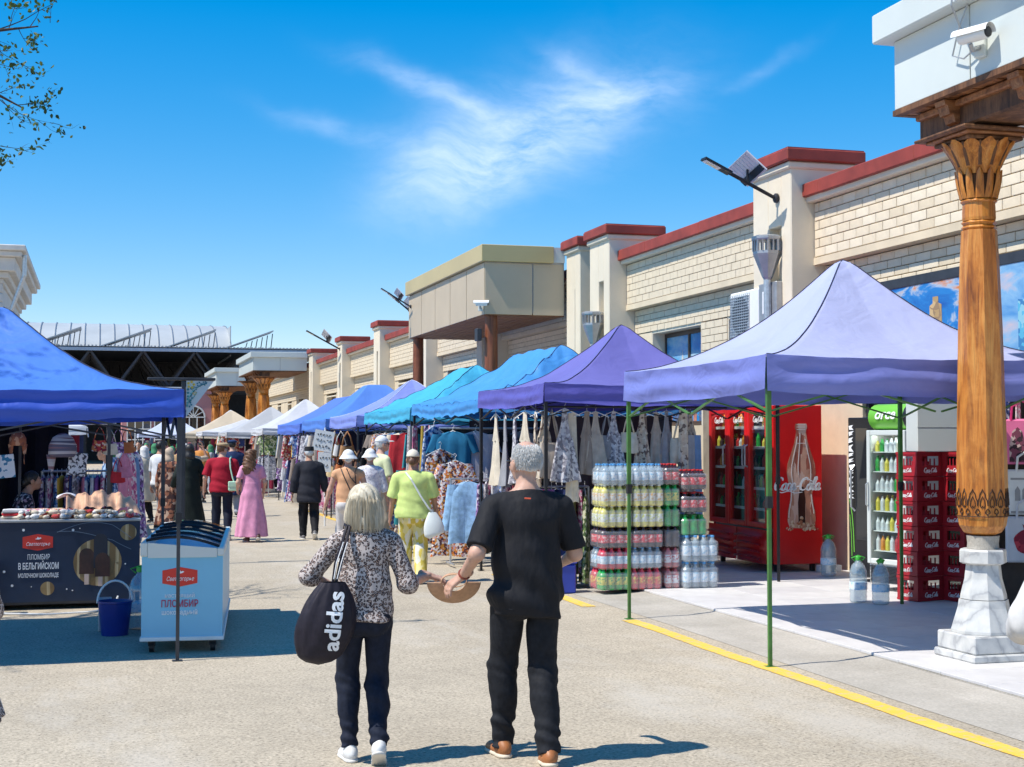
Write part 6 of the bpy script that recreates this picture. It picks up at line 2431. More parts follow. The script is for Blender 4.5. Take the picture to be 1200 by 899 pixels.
# bald crown patch shows skin: hair ring kept lower on the crown
MB().tube([(-.052, -.175, 1.452), (-.018, -.182, 1.450)], .0045, 5).build('neck_print', mat('print_redorange', (.6, .08, .03), .6), man)
k = MB()
tpm = JM['tp']
k.tube([tpm(-.086, -.03, .004), tpm(-.088, .03, .006), tpm(-.070, .088, .004)], .0035, 5)
k.tube([tpm(.086, -.03, .004), tpm(.088, .03, .006), tpm(.070, .088, .004)], .0035, 5)
k.build('glasses_temple', black, man)
k = MB()
wl = Vector(JM['wrL'])
dm = (wl - Vector(JM['elL'])).normalized()
m_ = dm.to_track_quat('Z', 'Y').to_matrix()
k.tube([wl - dm * .02 + m_ @ Vector((.031 * math.cos(a), .031 * math.sin(a), 0)) for a in [2 * PI * q / 16 for q in range(16)]], .006, 6, closed=True)
k.build('wristband', mat('wristband', (.25, .05, .03), .5), man)

woman, JW = person('woman with a blonde bob in leopard print blouse and dark trousers walking away', (1.43, 8.0, 0), R(-4), dict(
    h=1.51, res=.0095, bw=1.0, belly=.015, seed=5, bust=True, hyaw=R(-4),
    top=dict(m=MATS['leopard'], loose=.016, sleeve=1.22, hem=.895, fold=.0075, wide=.006, flare=.022),
    bottom=dict(m=denim_blue, loose=.010, fold=.008, hem=.09),
    anL=(-.085, .03, .085), anR=(.075, -.20, .135), wrL=(-.16, .20, 1.08), wrR=(.44, .14, 1.16), poleL=(-1, -.35, -.1), poleR=(.2, -.3, -1),
    handR=dict(d=(.95, .15, -.28), n=(0, .3, -1), t=(.1, 1, .2), curl=.45), handL=dict(curl=.6),
    shoes=white_leather, pitch=dict(R=.55), hair='bob', hairmat=HBL, strands=620))

def local_to_world(o, p):
    return wmat(o) @ Vector(p)
# drawstring bag on the woman's left shoulder
SB = thing('drawstring_bag', "black drawstring bag with white lettering slung from the blonde woman's shoulder", 'bag', woman.location.copy(), woman.rotation_euler.z)
SB.scale = woman.scale
bagm = fabric('black_nylon', (.020, .016, .024), .55, .2, .6, 20, 300)
def sack(u, v):
    z = 1.16 - .52 * v
    w = .035 + .135 * math.sin(PI * min(1, .06 + v * .80)) ** .85
    if v > .86:
        w *= math.sqrt(max(0, 1 - ((v - .86) / .14) ** 2)) * .995 + .005
    a = 2 * PI * u
    cx = -.215 - .085 * v
    pl = 1 + .07 * math.sin(11 * a + 2) * (1 - v) + .03 * math.sin(5 * a + 6 * v)
    return (cx + w * 1.08 * pl * math.cos(a), -.16 + .03 * v + w * .62 * pl * math.sin(a), z)
MB().grid(sack, 44, 26).build('sack', bagm, SB, smooth='all')
for q in (0, 1):
    MB().tube([(-.215 + .02 * q, -.165, 1.16), (-.20 + .03 * q, -.165, 1.28), (-.155 + .025 * q, -.150, 1.41), (-.125 + .02 * q, -.09, 1.50), (-.125 + .02 * q, .0, 1.515), (-.13 + .02 * q, .08, 1.44)], .010, 6).build('strap', bagm, SB)
    MB().tube([(-.2105 + .02 * q, -.176, 1.18), (-.195 + .03 * q, -.176, 1.28), (-.150 + .025 * q, -.161, 1.41)], .003, 5).build('strap_piping', white_print, SB)
lt = text('adidas', .15, white_print, SB, (-.212, -.243, .925), (R(90), R(-84), R(4)), extrude=.001, bold=.004, width=.37, height=.105)
# bend the lettering onto the sack
me = lt.data
mw = Matrix.Translation(lt.location) @ lt.rotation_euler.to_matrix().to_4x4()
inv = mw.inverted()
for v_ in me.vertices:
    p = mw @ v_.co
    f = min(1, max(0, (1.16 - p.z) / .52))
    w = .035 + .135 * math.sin(PI * min(1, .06 + f * .80)) ** .85
    if f > .86:
        w *= math.sqrt(max(0, 1 - ((f - .86) / .14) ** 2))
    cx = -.215 - .085 * f
    dx = max(-.95, min(.95, (p.x - cx) / (w * 1.12)))
    p.y = -.16 + .03 * f - (w * .70 + .006) * math.sqrt(1 - dx * dx) - .004
    v_.co = inv @ p

# tan visor hat held between them
wm = local_to_world(man, JM['wrL'])
ww = local_to_world(woman, JW['wrR'])
hm_ = (wm + ww) / 2
HT = thing('sun_hat', 'tan visor hat held between the man and the woman', 'hat', (hm_.x + .05, hm_.y + .02, hm_.z - .085), R(-12))
HT.scale = (.74, .74, .74)
tanc = fabric('tan_straw', (.52, .31, .19), .75, .12, .2, 30, 200)
k = MB()
def visor(u, v):
    a = PI * (1.02 + .96 * u)
    r = .085 + .105 * v
    return (r * 1.08 * math.cos(a), -.05 + .10 * v * abs(math.sin(a)) - .02 * math.cos(2 * a), .055 + r * .95 * math.sin(a) + .02)
k.grid(visor, 28, 8)
k.build('brim', tanc, HT, smooth='all')
k = MB()
k.grid(lambda u, v: (.092 * math.cos(PI * 2 * u) * 1.08, -.055 - .02 * math.cos(4 * PI * u) + .05 * v, .075 + .088 * math.sin(PI * 2 * u) * (.55 + .1 * v)), 36, 3)
k.build('head_band', tanc, HT, smooth='all')
for q in HT.children:
    md = q.modifiers.new('thickness', 'SOLIDIFY')
    md.thickness = .006

# ================================================================== walkers farther down the lane
cot = lambda n, c, **k: fabric(n, c, .85, .12, .45, 10, 300, **k)
redT, j3 = person('man in a dark red T-shirt and flat cap with jeans', (2.10, 25.9, 0), R(-6), dict(h=1.70, res=.016, bw=1.22, belly=.05, seed=8, hyaw=R(-35),
    top=dict(m=cot('crimson_cotton', (.36, .012, .030)), sleeve=.85, hem=.86, loose=.022, wide=.015, fold=.008), bottom=dict(m=denim_blue, loose=.02, hem=.06),
    anL=(-.11, .14, .085), anR=(.11, -.14, .09), wrL=(-.32, .10, .90), wrR=(.36, .02, .84), shoes=white_leather, hair='short', hairmat=HBR, hat=('flat', mat('khaki_cap', (.38, .27, .15), .8)), skin=SK))
crossbag(redT, mat('mint_leather', (.42, .66, .48), .5, var=.06), pts=[(.16, .02, 1.51), (.14, -.12, 1.46), (.15, -.165, 1.3), (.19, -.19, 1.13), (.215, -.20, 1.05)], bag='mint green shoulder bag on the man in the red T-shirt', size=(.20, .07, .16), wid=.014)
pk, j5 = person('woman with long curly brown hair in a long pink dress', (2.56, 25.35, 0), R(4), dict(h=1.58, res=.015, bw=.98, seed=9, bust=True, hyaw=R(-50),
    top=dict(m=cot('pink_chiffon', (.66, .28, .42), ), name='dress', sleeve=.7, loose=.014, skirt=(.10, .30, 9, .022), wide=.012, fold=.004, pw=.9), anL=(-.07, .06, .085), anR=(.09, -.20, .12), wrL=(-.24, .20, 1.0), wrR=(.25, .14, .92),
    shoes=mat('brown_shoe', (.10, .05, .035), .6), pitch=dict(R=.5), hair='curly', hairmat=HBR))
bk, j6 = person('man in a black jacket, black trousers and black skullcap', (3.60, 25.7, 0), R(-4), dict(h=1.62, res=.016, bw=1.15, belly=.03, seed=10,
    top=dict(m=cot('charcoal_jacket', (.026, .027, .036)), name='jacket', sleeve=1.92, hem=.70, loose=.03, wide=.012, flare=.02, fold=.006), bottom=dict(m=black_cot, loose=.03, hem=.06),
    anL=(-.10, .12, .085), anR=(.10, -.22, .15), pitch=dict(R=.6), wrL=(-.32, .04, .84), wrR=(.33, .05, .84), shoes=mat('grey_shoe', (.16, .15, .15), .6), hair='short', hairmat=HG, hat=('skullcap', mat('black_velvet', (.012, .012, .014), .9)), skin=SK2))
nv, j4 = person('man in a navy coat and cap walking ahead of the red T-shirt', (2.95, 33.6, 0), 0, dict(h=1.74, res=.02, bw=1.15, seed=11,
    top=dict(m=cot('navy_coat', (.018, .035, .10)), name='coat', sleeve=1.9, loose=.03, skirt=(.50, .25, 5, .01), fold=.005), bottom=dict(m=mat('grey_slacks', (.30, .31, .36), .8), loose=.02, hem=.07),
    wrL=(-.30, .05, .85), wrR=(.30, .05, .85), shoes=mat('black_shoe', (.02, .02, .02), .5), hair='short', hat=('flat', MATS['navy_coat'])))
pc, j7 = person('person in a peach sleeveless top, white bucket hat and crossed black straps', (3.46, 20.7, 0), R(-8), dict(h=1.60, res=.014, bw=1.12, belly=.03, seed=12,
    top=dict(m=cot('peach_cotton', (.66, .36, .20)), sleeve=.25, hem=.90, loose=.014, fold=.006), bottom=dict(m=cot('white_linen', (.66, .62, .60)), loose=.03, hem=.09),
    wrL=(-.36, .05, .88), wrR=(.32, .1, .9), shoes=white_leather, hair='bun', hairmat=HG, hat=('bucket', mat('white_hat', (.72, .73, .72), .85, var=.05, bump=.2)), skin=SK))
k = MB()
for p in ([(-.12, -.06, 1.49), (-.09, -.135, 1.40), (.0, -.155, 1.2), (.10, -.16, 1.0)], [(.13, -.06, 1.49), (.10, -.135, 1.42), (.12, -.16, 1.2), (.13, -.16, 1.02)], [(-.03, -.10, 1.48), (.03, -.15, 1.34), (.11, -.16, 1.25)]):
    k.tube(p, .008, 5)
    k.build('strap', black, pc)
    k = MB()
lime_t = cot('lime_cotton', (.60, .72, .24))
lm, j8 = person('woman in a lime green shirt and yellow patterned trousers with a cream cap', (3.75, 17.6, 0), R(-10), dict(h=1.62, res=.013, bw=1.2, belly=.04, seed=13, hyaw=R(-10),
    top=dict(m=lime_t, sleeve=.95, hem=.86, loose=.03, wide=.02, flare=.02, fold=.010), bottom=dict(m=printed('yellow_print', [(.66, .52, .10), (.72, .70, .60), (.58, .46, .08), (.75, .66, .30)], 17, stretch=(1, 1, .5)), loose=.035, hem=.07, cuff=.012),
    wrL=(-.30, .10, .88), wrR=(.33, .08, .86), shoes=mat('cream_shoe', (.6, .55, .45), .7), hair='bun', hairmat=HBR, hat=('cap', mat('cream_hat', (.68, .62, .50), .85, var=.05)), skin=SK2))
crossbag(lm, mat('white_vinyl', (.70, .74, .72), .4, var=.05), pts=[(-.10, -.10, 1.47), (-.03, -.17, 1.38), (.10, -.19, 1.15), (.20, -.19, 1.0), (.25, -.17, .95)], bag='large white shoulder bag on the woman in lime green', size=(.17, .09, .26), wid=.014)
wc, j9 = person('man in a white baseball cap and dark glasses looking to the side', (4.35, 22.9, 0), R(-70), dict(h=1.80, res=.016, bw=1.1, seed=14, hyaw=R(-5),
    top=dict(m=cot('pale_lime_shirt', (.66, .70, .42)), sleeve=.9, hem=.86, loose=.02), bottom=dict(m=cot('stone_trousers', (.42, .38, .30)), loose=.02), wrL=(-.30, .08, .86), wrR=(.30, .08, .86),
    shoes=white_leather, hair='short', hairmat=HG, hat=('cap', MATS['white_hat'])))
k = MB()
tq = j9['tp']
for sx in (-1, 1):
    k.tube([tq(sx * .084, -.01, .006), tq(sx * .080, .05, .006), tq(sx * .060, .085, .004)], .004, 5)
k.tube([tq(-.058, .088, .0), tq(-.03, .102, -.002), tq(0, .104, .002), tq(.03, .102, -.002), tq(.058, .088, .0)], .013, 6)
k.build('sunglasses', black, wc)
wp_, _ = person('person in a white blouse and white hat beside the lime green shirt', (4.05, 22.2, 0), R(-15), dict(h=1.60, res=.018, seed=15, top=dict(m=printed('white_spot', [(.72, .70, .72), (.66, .64, .68), (.74, .72, .72), (.50, .46, .52)], 40), sleeve=1.3, hem=.86), bottom=dict(m=cot('grey_linen', (.42, .40, .42)), loose=.025),
    shoes=white_leather, hair='bun', hairmat=HG, hat=('bucket', MATS['white_hat'])))

# ---- group on the shaded side
def crowd(label, x, y, rz, h, tm, bm_, hair='short', hm=HBK, hat=None, **kw):
    sp_ = dict(h=h, res=.021, seed=int(abs(x * 31 + y * 7)) % 90, face=False, top=dict(m=tm, sleeve=kw.pop('sleeve', .9), hem=.86, loose=.024, **kw.pop('tk', {})), shoes=MATS['black_shoe'], hair=hair, hairmat=hm, hat=hat, skin=kw.pop('skin', SK2))
    if bm_ is not None:
        sp_['bottom'] = dict(m=bm_, loose=.022)
    sp_.update(kw)
    return person(label, (x, y, 0), rz, sp_)
crowd('person in a long black green coat near the freezer end', 1.60, 26.9, R(15), 1.68, cot('black_green', (.012, .018, .016)), black_cot, 'scarf', HBK, tk=dict(name='coat', skirt=(.22, .29, 6, .012)), sleeve=1.95, wrL=(-.28, .12, .95), wrR=(.28, .12, .95))
crowd('man in a white short sleeved shirt and pale trousers in the shaded group', 1.18, 29.5, R(-50), 1.72, cot('white_cotton', (.70, .72, .76)), cot('grey_linen', (.42, .40, .42)))
crowd('woman in a brown patterned long dress in the shaded group', 1.30, 28.2, R(-30), 1.60, printed('brown_print', [(.10, .04, .03), (.30, .12, .07), (.45, .30, .22), (.06, .03, .03)], 16), None, 'scarf', mat('scarf_beige', (.50, .38, .28), .85), tk=dict(name='dress', skirt=(.16, .28, 6, .012)), sleeve=1.8)
crowd('woman in black robes with an auburn headscarf', .62, 29.2, R(100), 1.64, cot('black_robe', (.012, .012, .016)), None, 'scarf', mat('scarf_auburn', (.45, .16, .05), .85), tk=dict(name='robe', skirt=(.08, .29, 7, .012)), sleeve=1.9)
crowd('person in denim shirt and jeans leaning over the goods', .28, 24.6, R(95), 1.66, cot('light_denim', (.30, .42, .58)), denim_blue, 'short', HBK, ('cap', mat('blue_cap', (.30, .42, .66), .8)), lean=R(14), wrL=(-.18, .36, 1.0), wrR=(.18, .36, 1.0))
crowd('person in a beige top raising an arm beside the coats', 1.95, 32.4, R(10), 1.66, cot('beige_cotton', (.56, .44, .32)), cot('stone_trousers', (.42, .38, .30)), 'short', HBR, wrR=(.34, .20, 1.66), poleR=(.6, 0, -1))
crowd('person in a cream tunic among the shaded group', .95, 31.5, R(30), 1.62, cot('cream_tunic', (.62, .54, .42)), black_cot, 'scarf', mat('scarf_white', (.70, .68, .66), .85), tk=dict(name='tunic', skirt=(.5, .24, 5, .01)), sleeve=1.6)
crowd('man in a grey shirt farthest back in the shaded group', .55, 33.6, R(-10), 1.72, cot('grey_shirt', (.30, .30, .33)), black_cot)
crowd('woman in a rust coloured dress by the cream tent', 2.55, 45.0, R(20), 1.62, cot('rust_dress', (.36, .12, .06)), None, 'scarf', MATS['scarf_white'], tk=dict(name='dress', skirt=(.15, .28, 6, .012)), sleeve=1.6)
crowd('person in a pale blue shirt far along the lane', 1.85, 43.0, R(-10), 1.70, cot('pale_blue_shirt', (.45, .55, .70)), black_cot)
crowd('person in a dark jacket far along the lane', 1.20, 46.0, R(170), 1.70, MATS['charcoal_jacket'], denim_blue, sleeve=1.9)
crowd('person in a red scarf shopping at the far tents', 3.1, 52.0, R(60), 1.62, cot('plum_dress', (.16, .05, .14)), None, 'scarf', mat('scarf_red', (.5, .04, .05), .85), tk=dict(name='dress', skirt=(.15, .28, 6, .012)), sleeve=1.6)
for i, (lab, x, y, rz, c_, kd) in enumerate((
        ('person in a mustard shirt among the far shoppers', 1.75, 36.5, 10, (.50, .32, .06), 0), ('person in a white shirt with a dark bag among the far shoppers', .85, 37.5, -30, (.66, .66, .68), 0),
        ('woman in a green headscarf and dark dress among the far shoppers', 1.45, 39.5, 20, (.03, .03, .05), 1), ('person in a faded pink shirt near the cream tent', 2.35, 55.0, 0, (.55, .25, .30), 0),
        ('person in an orange top in the lane by the white tents', 2.75, 41.0, -20, (.60, .24, .06), 0), ('woman in a long grey dress by the pale grey tent', 3.45, 47.0, 80, (.34, .33, .36), 1),
        ('person in a teal shirt in the narrow end of the lane', 1.55, 50.0, 180, (.05, .28, .32), 0), ('person in a brown jacket in the narrow end of the lane', .65, 41.5, 30, (.20, .10, .05), 0),
        ('woman in a blue patterned dress beside the dark robes', .25, 30.8, 60, None, 1), ('person in a camel coat beside the white headscarf', 1.62, 30.6, -20, (.44, .28, .14), 0))):
    m_ = cot('crowd_cloth_%d' % i, c_) if c_ else printed('crowd_print', [(.06, .10, .30), (.55, .58, .66), (.10, .22, .45)], 22)
    crowd(lab, x, y, R(rz), 1.58 + .03 * (i % 5), m_, None if kd else [denim_blue, black_cot, cot('stone_trousers', (.42, .38, .30))][i % 3], 'scarf' if kd else 'short', [mat('scarf_green', (.05, .22, .10), .85), HBK, HBR][i % 3] if not kd else [MATS['scarf_white'], MATS['scarf_beige'], mat('scarf_green', (.05, .22, .10), .85)][i % 3], tk=dict(name='dress', skirt=(.16, .28, 6, .012)) if kd else {}, sleeve=1.6 if kd else .9, res=.024)
# ---- sellers
crowd('seller in black standing between the T-shirts under the azure tent', 6.25, 20.7, R(70), 1.74, black_cot, black_cot, 'short', HBK, face=True, res=.017)
vd, _ = person('seated seller in a floral dress behind the navy counter', (-.86, 17.25, 0), R(-78), dict(h=1.60, res=.014, seed=31, drop=.20, belly=.03, lean=R(12), hyaw=R(0),
    top=dict(m=printed('floral_dark', [(.03, .025, .04), (.60, .52, .52), (.02, .02, .03), (.35, .22, .26), (.03, .03, .04)], 34), name='dress', sleeve=1.4, hem=.80, loose=.022, flare=.04), bottom=dict(m=printed('floral_dark', [], 1) if False else MATS['floral_dark'], loose=.03),
    anL=(-.12, .42, .085), anR=(.12, .42, .085), wrL=(-.12, .40, .92), wrR=(.12, .38, .92), shoes=MATS['black_shoe'], hair='bun', hairmat=HBK, skin=SK2))
ST_ = thing('stool', 'low stool under the seated seller behind the counter', 'stool', (-.88, 17.25, 0))
MB().bbox((-.18, -.18, .40), (.18, .18, .45), .01).build('seat', ms('old_wood'), ST_)
for x, y in ((-.14, -.14), (.14, -.14), (-.14, .14), (.14, .14)):
    MB().bbox((x - .02, y - .02, 0), (x + .02, y + .02, .399), .003).build('leg', ms('old_wood'), ST_)
# ---- people cut by the picture's edges
white_knit = fabric('white_knit', (.62, .60, .58), .9, .08, .5, 20, 120)
person('person in a white knitted suit standing near the marble column base', (4.04, 5.26, 0), R(-10), dict(h=1.56, res=.012, bw=1.1, belly=.03, seed=41, top=dict(m=white_knit, sleeve=1.9, hem=.84, loose=.035, wide=.02, fold=.008), bottom=dict(m=white_knit, loose=.035, hem=.06, fold=.009), wrL=(-.20, .30, 1.05), poleL=(-.4, -.9, 0), shoes=white_leather, hair='bun', hairmat=HBR, face=False))
lp, _ = person('person in a leopard print tunic and black trousers at the edge of the shade', (-.625, 6.45, 0), R(-20), dict(h=1.62, res=.014, bw=1.05, seed=42, top=dict(m=MATS['leopard'], sleeve=1.6, hem=.80, loose=.02, name='tunic', skirt=(.66, .285, 6, .012)), bottom=dict(m=black_cot, loose=.03, hem=.06), wrR=(.10, .36, 1.1), shoes=MATS['black_shoe'], hair='bun', hairmat=HBR, face=False))
cb_ = thing('carrier_bag', 'pale plastic carrier bag beside the leopard print tunic', 'bag', (-.70, 6.05, .16))
def cbag(u, v):
    a = 2 * PI * u
    w = .17 * (1 - .35 * (1 - v)) * (1 + .06 * math.sin(7 * a + 3 * v))
    return (w * math.cos(a), .6 * w * math.sin(a), .42 * (1 - v) + .02 * math.sin(3 * a) * (1 - v))
MB().grid(cbag, 28, 10).build('sack', mat('pale_plastic', (.55, .60, .72), .35, var=.15), cb_, smooth='all')
MB().tube([(-.05, 0, .42), (-.05, .03, .56), (0, .05, .64), (.05, .03, .56), (.05, 0, .42)], .008, 6).build('handle', MATS['pale_plastic'], cb_)
# ================================================================== hanging goods
GM = {}
def garment_mesh(kind, seed):
    key = (kind, seed)
    if key in GM:
        return GM[key]
    r = random.Random(seed * 17 + len(kind))
    k = MB()
    def tube_cloth(h, wf, tf, fold, nf, x0=0, z0=0, slant=0, na=28, nv=14):
        ph, p2 = r.uniform(0, 6), r.uniform(0, 6)
        def fn(u, v):
            a = 2 * PI * u
            c = math.cos(a)
            w, t_ = wf(v), tf(v)
            fy = fold * (.25 + v) * math.sin(nf * c + ph + 1.2 * v) + .4 * fold * math.sin(2.3 * nf * c + p2) * v
            hemw = .012 * math.sin(3 * a + ph) * v
            return (x0 + slant * v + w * c * (1 + .05 * v * math.sin(5 * a + ph)), t_ * math.sin(a) + fy, z0 - h * v + hemw)
        k.grid(fn, na, nv)
    if kind in ('shirt', 'tee', 'dress', 'coat'):
        h = dict(shirt=.72, tee=.62, dress=1.15, coat=.95)[kind] * r.uniform(.93, 1.07)
        W = dict(shirt=.23, tee=.24, dress=.20, coat=.25)[kind]
        fl = dict(shirt=.03, tee=.01, dress=.14, coat=.05)[kind]
        tube_cloth(h, lambda v: (.05 + (W - .05) * min(1, (v / .10)) ** .6 - .02 * math.sin(PI * v) * (kind == 'dress') + fl * v), lambda v: .012 + .035 * min(1, v / .2), .018, r.choice([5, 7, 9]))
        if kind != 'dress' or r.random() < .5:
            L = dict(shirt=.56, tee=.24, dress=.22, coat=.60)[kind]
            for s in (-1, 1):
                tube_cloth(L, lambda v: .075 - .02 * v, lambda v: .03, .008, 3, s * (W - .05), -.035, s * (.10 if kind != 'tee' else .11), 12, 8)
    elif kind == 'trousers':
        for s in (-1, 1):
            tube_cloth(1.0, lambda v: .10 - .02 * v, lambda v: .022 + .01 * v, .012, 4, s * .085, 0, s * .02, 14, 12)
    elif kind == 'tote':
        tube_cloth(.42, lambda v: .155 + .012 * math.sin(PI * v) + .03 * v, lambda v: .012 + .05 * math.sin(PI * min(1, v * .9)), .018, 6, 0, -.40)
        for s in (-1, 1):
            k.tube([(-.11, s * .012, -.42), (-.06, s * .02, -.2), (0, 0, .0), (.06, s * .02, -.2), (.11, s * .012, -.42)], .014, 5)
    elif kind == 'apron':
        W = r.uniform(.13, .19)
        tube_cloth(r.uniform(.50, .62), lambda v: W * (.55 + .5 * v), lambda v: .012 + .03 * v, .030, r.choice([6, 8]), 0, -.34)
        tube_cloth(.36, lambda v: .035 + .06 * v ** 2, lambda v: .012, .012, 5)
    elif kind == 'scarf':
        tube_cloth(r.uniform(.95, 1.2), lambda v: .05 + .035 * v, lambda v: .012 + .015 * v, .018, 6, na=18)
    elif kind == 'handbag':
        def fn(u, v):
            a = 2 * PI * u
            w = .15 * (1 - .25 * (1 - v)) * (abs(math.cos(a)) ** .6) * (1 if math.cos(a) > 0 else -1)
            return (w, .05 * math.sin(a), -.25 - .20 * v + .015 * math.cos(2 * a))
        k.grid(fn, 24, 6)
        k.add([(-.14, -.04, -.445), (.14, -.04, -.445), (.14, .04, -.445), (-.14, .04, -.445)], [(0, 1, 2, 3)])
        k.tube([(-.10, 0, -.26), (-.06, 0, -.10), (0, 0, .0), (.06, 0, -.10), (.10, 0, -.26)], .010, 5)
    elif kind == 'woollen_hat':
        k.lathe([(.10, -.20), (.115, -.18), (.112, -.10), (.08, -.035), (.03, -.005), (.01, .0)], 18)
        for s in (-1, 1):
            tube_cloth(.13, lambda v: .04 * (1 - .5 * v), lambda v: .012, .002, 2, s * .09, -.18, 0, 10, 5)
            k.tube([(s * .09, 0, -.30), (s * .085, .0, -.40), (s * .09, 0, -.46)], .006, 5)
    me = k.mesh(kind, None, 'all')
    GM[key] = me
    return me
HANG = None
def hang(kind, loc, rz, m, label, group, seed=None, hanger=True, scale=1.0, cat=None):
    global HANG
    o = link({'tee': 'hanging_tee', 'shirt': 'hanging_shirt', 'dress': 'hanging_dress', 'coat': 'hanging_coat', 'trousers': 'hanging_trousers', 'tote': 'tote_bag', 'apron': 'hanging_apron', 'scarf': 'hanging_scarf', 'handbag': 'handbag', 'woollen_hat': 'woollen_hat'}[kind], garment_mesh(kind, rng.randrange(3) if seed is None else seed), None, None)
    me = o.data
    if len(me.materials) == 0:
        me.materials.append(m)
    o.material_slots[0].link = 'OBJECT'
    o.material_slots[0].material = m
    o.location, o.rotation_euler = loc, (0, 0, rz)
    o.scale = (scale, scale, scale)
    tag(o, label, cat or {'tee': 'T-shirt', 'shirt': 'shirt', 'dress': 'dress', 'coat': 'coat', 'trousers': 'trousers', 'tote': 'bag', 'apron': 'apron', 'scarf': 'scarf', 'handbag': 'bag', 'woollen_hat': 'hat'}[kind], group)
    if hanger and kind in ('tee', 'shirt', 'dress', 'coat', 'trousers', 'apron'):
        if HANG is None:
            k = MB()
            k.tube([(-.20, 0, -.075), (-.10, 0, -.03), (0, 0, .012), (.10, 0, -.03), (.20, 0, -.075)], .006, 5)
            k.tube([(0, 0, .012), (0, 0, .05), (.018, 0, .075), (.0, 0, .098), (-.02, 0, .085)], .003, 5)
            HANG = k.mesh('hanger', ms('white_paint'))
        link('hanger', HANG, o)
    return o
def rail(a, b, label, legs=True, m=None):
    a, b = Vector(a), Vector(b)
    o = thing('clothes_rail', label, 'clothes rail', (a.x, a.y, 0))
    m = m or ms('galvanised')
    d = b - a
    MB().tube([(0, 0, a.z), (d.x, d.y, b.z)], .013, 8).build('bar', m, o)
    if legs:
        for p in (Vector((0, 0, 0)), Vector((d.x, d.y, 0))):
            MB().tube([(p.x, p.y, .06), (p.x, p.y, a.z)], .014, 8).build('upright', m, o)
            n_ = Vector((-d.y, d.x, 0)).normalized() * .22
            MB().tube([(p.x - n_.x, p.y - n_.y, .05), (p.x + n_.x, p.y + n_.y, .05)], .014, 8).build('foot', m, o)
    return o

fb = lambda n, c: fabric(n, c, .88, .15, .4, 8, 260)
PAL = [('maroon', fb('cloth_maroon', (.22, .02, .05))), ('navy', fb('cloth_navy', (.03, .045, .14))), ('olive', fb('cloth_olive', (.16, .17, .06))), ('black', fb('cloth_black', (.015, .015, .018))),
       ('pink', fb('cloth_pink', (.62, .22, .32))), ('cream', fb('cloth_cream', (.66, .58, .46))), ('white', fb('cloth_white', (.70, .70, .72))), ('denim blue', fb('cloth_denim', (.14, .24, .42))),
       ('rust', fb('cloth_rust', (.42, .13, .05))), ('grey', fb('cloth_grey', (.30, .30, .32))), ('purple', fb('cloth_purple', (.20, .08, .28))), ('mustard', fb('cloth_mustard', (.55, .36, .06))),
       ('taupe', fb('cloth_taupe', (.30, .24, .20))), ('stone', fb('cloth_stone', (.44, .37, .31))), ('red', fb('cloth_red', (.50, .03, .04))), ('teal', fb('cloth_teal', (.04, .26, .30)))]
PRN = [('orange floral', printed('floral_orange', [(.58, .16, .03), (.70, .64, .62), (.09, .04, .05), (.45, .30, .36), (.62, .28, .05), (.72, .68, .66), (.12, .05, .06)], 44, warp=.03)),
       ('purple floral', printed('floral_purple', [(.24, .12, .34), (.66, .62, .68), (.10, .06, .14), (.45, .26, .45)], 28)),
       ('beige print', printed('print_beige', [(.60, .50, .38), (.66, .58, .48), (.18, .13, .11), (.55, .44, .34)], 24)),
       ('grey print', printed('print_grey', [(.50, .48, .50), (.20, .19, .22), (.62, .60, .62), (.36, .34, .38)], 30)),
       ('red patterned', printed('print_red', [(.42, .04, .05), (.62, .50, .42), (.20, .03, .05), (.50, .20, .08)], 26)),
       ('blue patterned', printed('print_blue', [(.06, .10, .30), (.55, .58, .66), (.10, .22, .45), (.03, .05, .14)], 26)),
       ('pink patterned', printed('print_pink', [(.62, .18, .30), (.70, .62, .64), (.40, .08, .20), (.66, .40, .45)], 26)),
       ('green patterned', printed('print_green', [(.14, .22, .08), (.55, .55, .40), (.06, .10, .04), (.30, .34, .14)], 26))]
ALLC = PAL + PRN
def pick(names):
    d = dict(ALLC)
    return [(n, d[n]) for n in names]

# --- purple tent: aprons and pale bags along its near side
names = ['beige print', 'stone', 'grey print', 'cream', 'taupe', 'stone', 'grey', 'grey print', 'cream', 'beige print', 'taupe', 'stone', 'grey', 'cream', 'beige print']
rail((4.98, 16.14, 2.15), (7.3, 16.14, 2.15), 'bar under the near edge of the purple tent hung with aprons', False, black)
for i, (n_, m_) in enumerate(pick(names)):
    x = 5.0 + i * .132 + rng.uniform(-.05, .05)
    kd = ['apron', 'tote', 'apron', 'scarf', 'apron', 'apron', 'tote'][i % 7]
    hang(kd, (x, 16.16 + rng.uniform(-.04, .12), 2.13 - rng.uniform(0, .05)), rng.uniform(-.5, .5), m_, ('%s %s hanging under the near edge of the purple tent' % (n_, {'apron': 'apron', 'tote': 'tote bag', 'scarf': 'scarf'}[kd])), 'aprons and bags under the purple tent', scale=rng.uniform(.78, 1.08) * (1 if i < 5 else .74))
for i in range(5):
    n_, m_ = pick(['beige print', 'cream', 'grey print', 'grey', 'cream'])[i]
    hang('apron', (5.0, 16.5 + i * .45, 2.10), R(90) + rng.uniform(-.4, .4), m_, '%s apron hanging on the street side of the purple tent' % n_, 'aprons on the street side of the purple tent')
for i in range(3):
    hang('scarf', (6.72 + i * .09, 16.10, 2.12 - .3 * (i > 0)), rng.uniform(-.3, .3), pick(['beige print', 'grey', 'denim blue'])[i][1], '%s hanging beside the red fridge' % ['striped beige scarf', 'grey scarf', 'blue grey scarf'][i], 'scarves beside the red fridge')
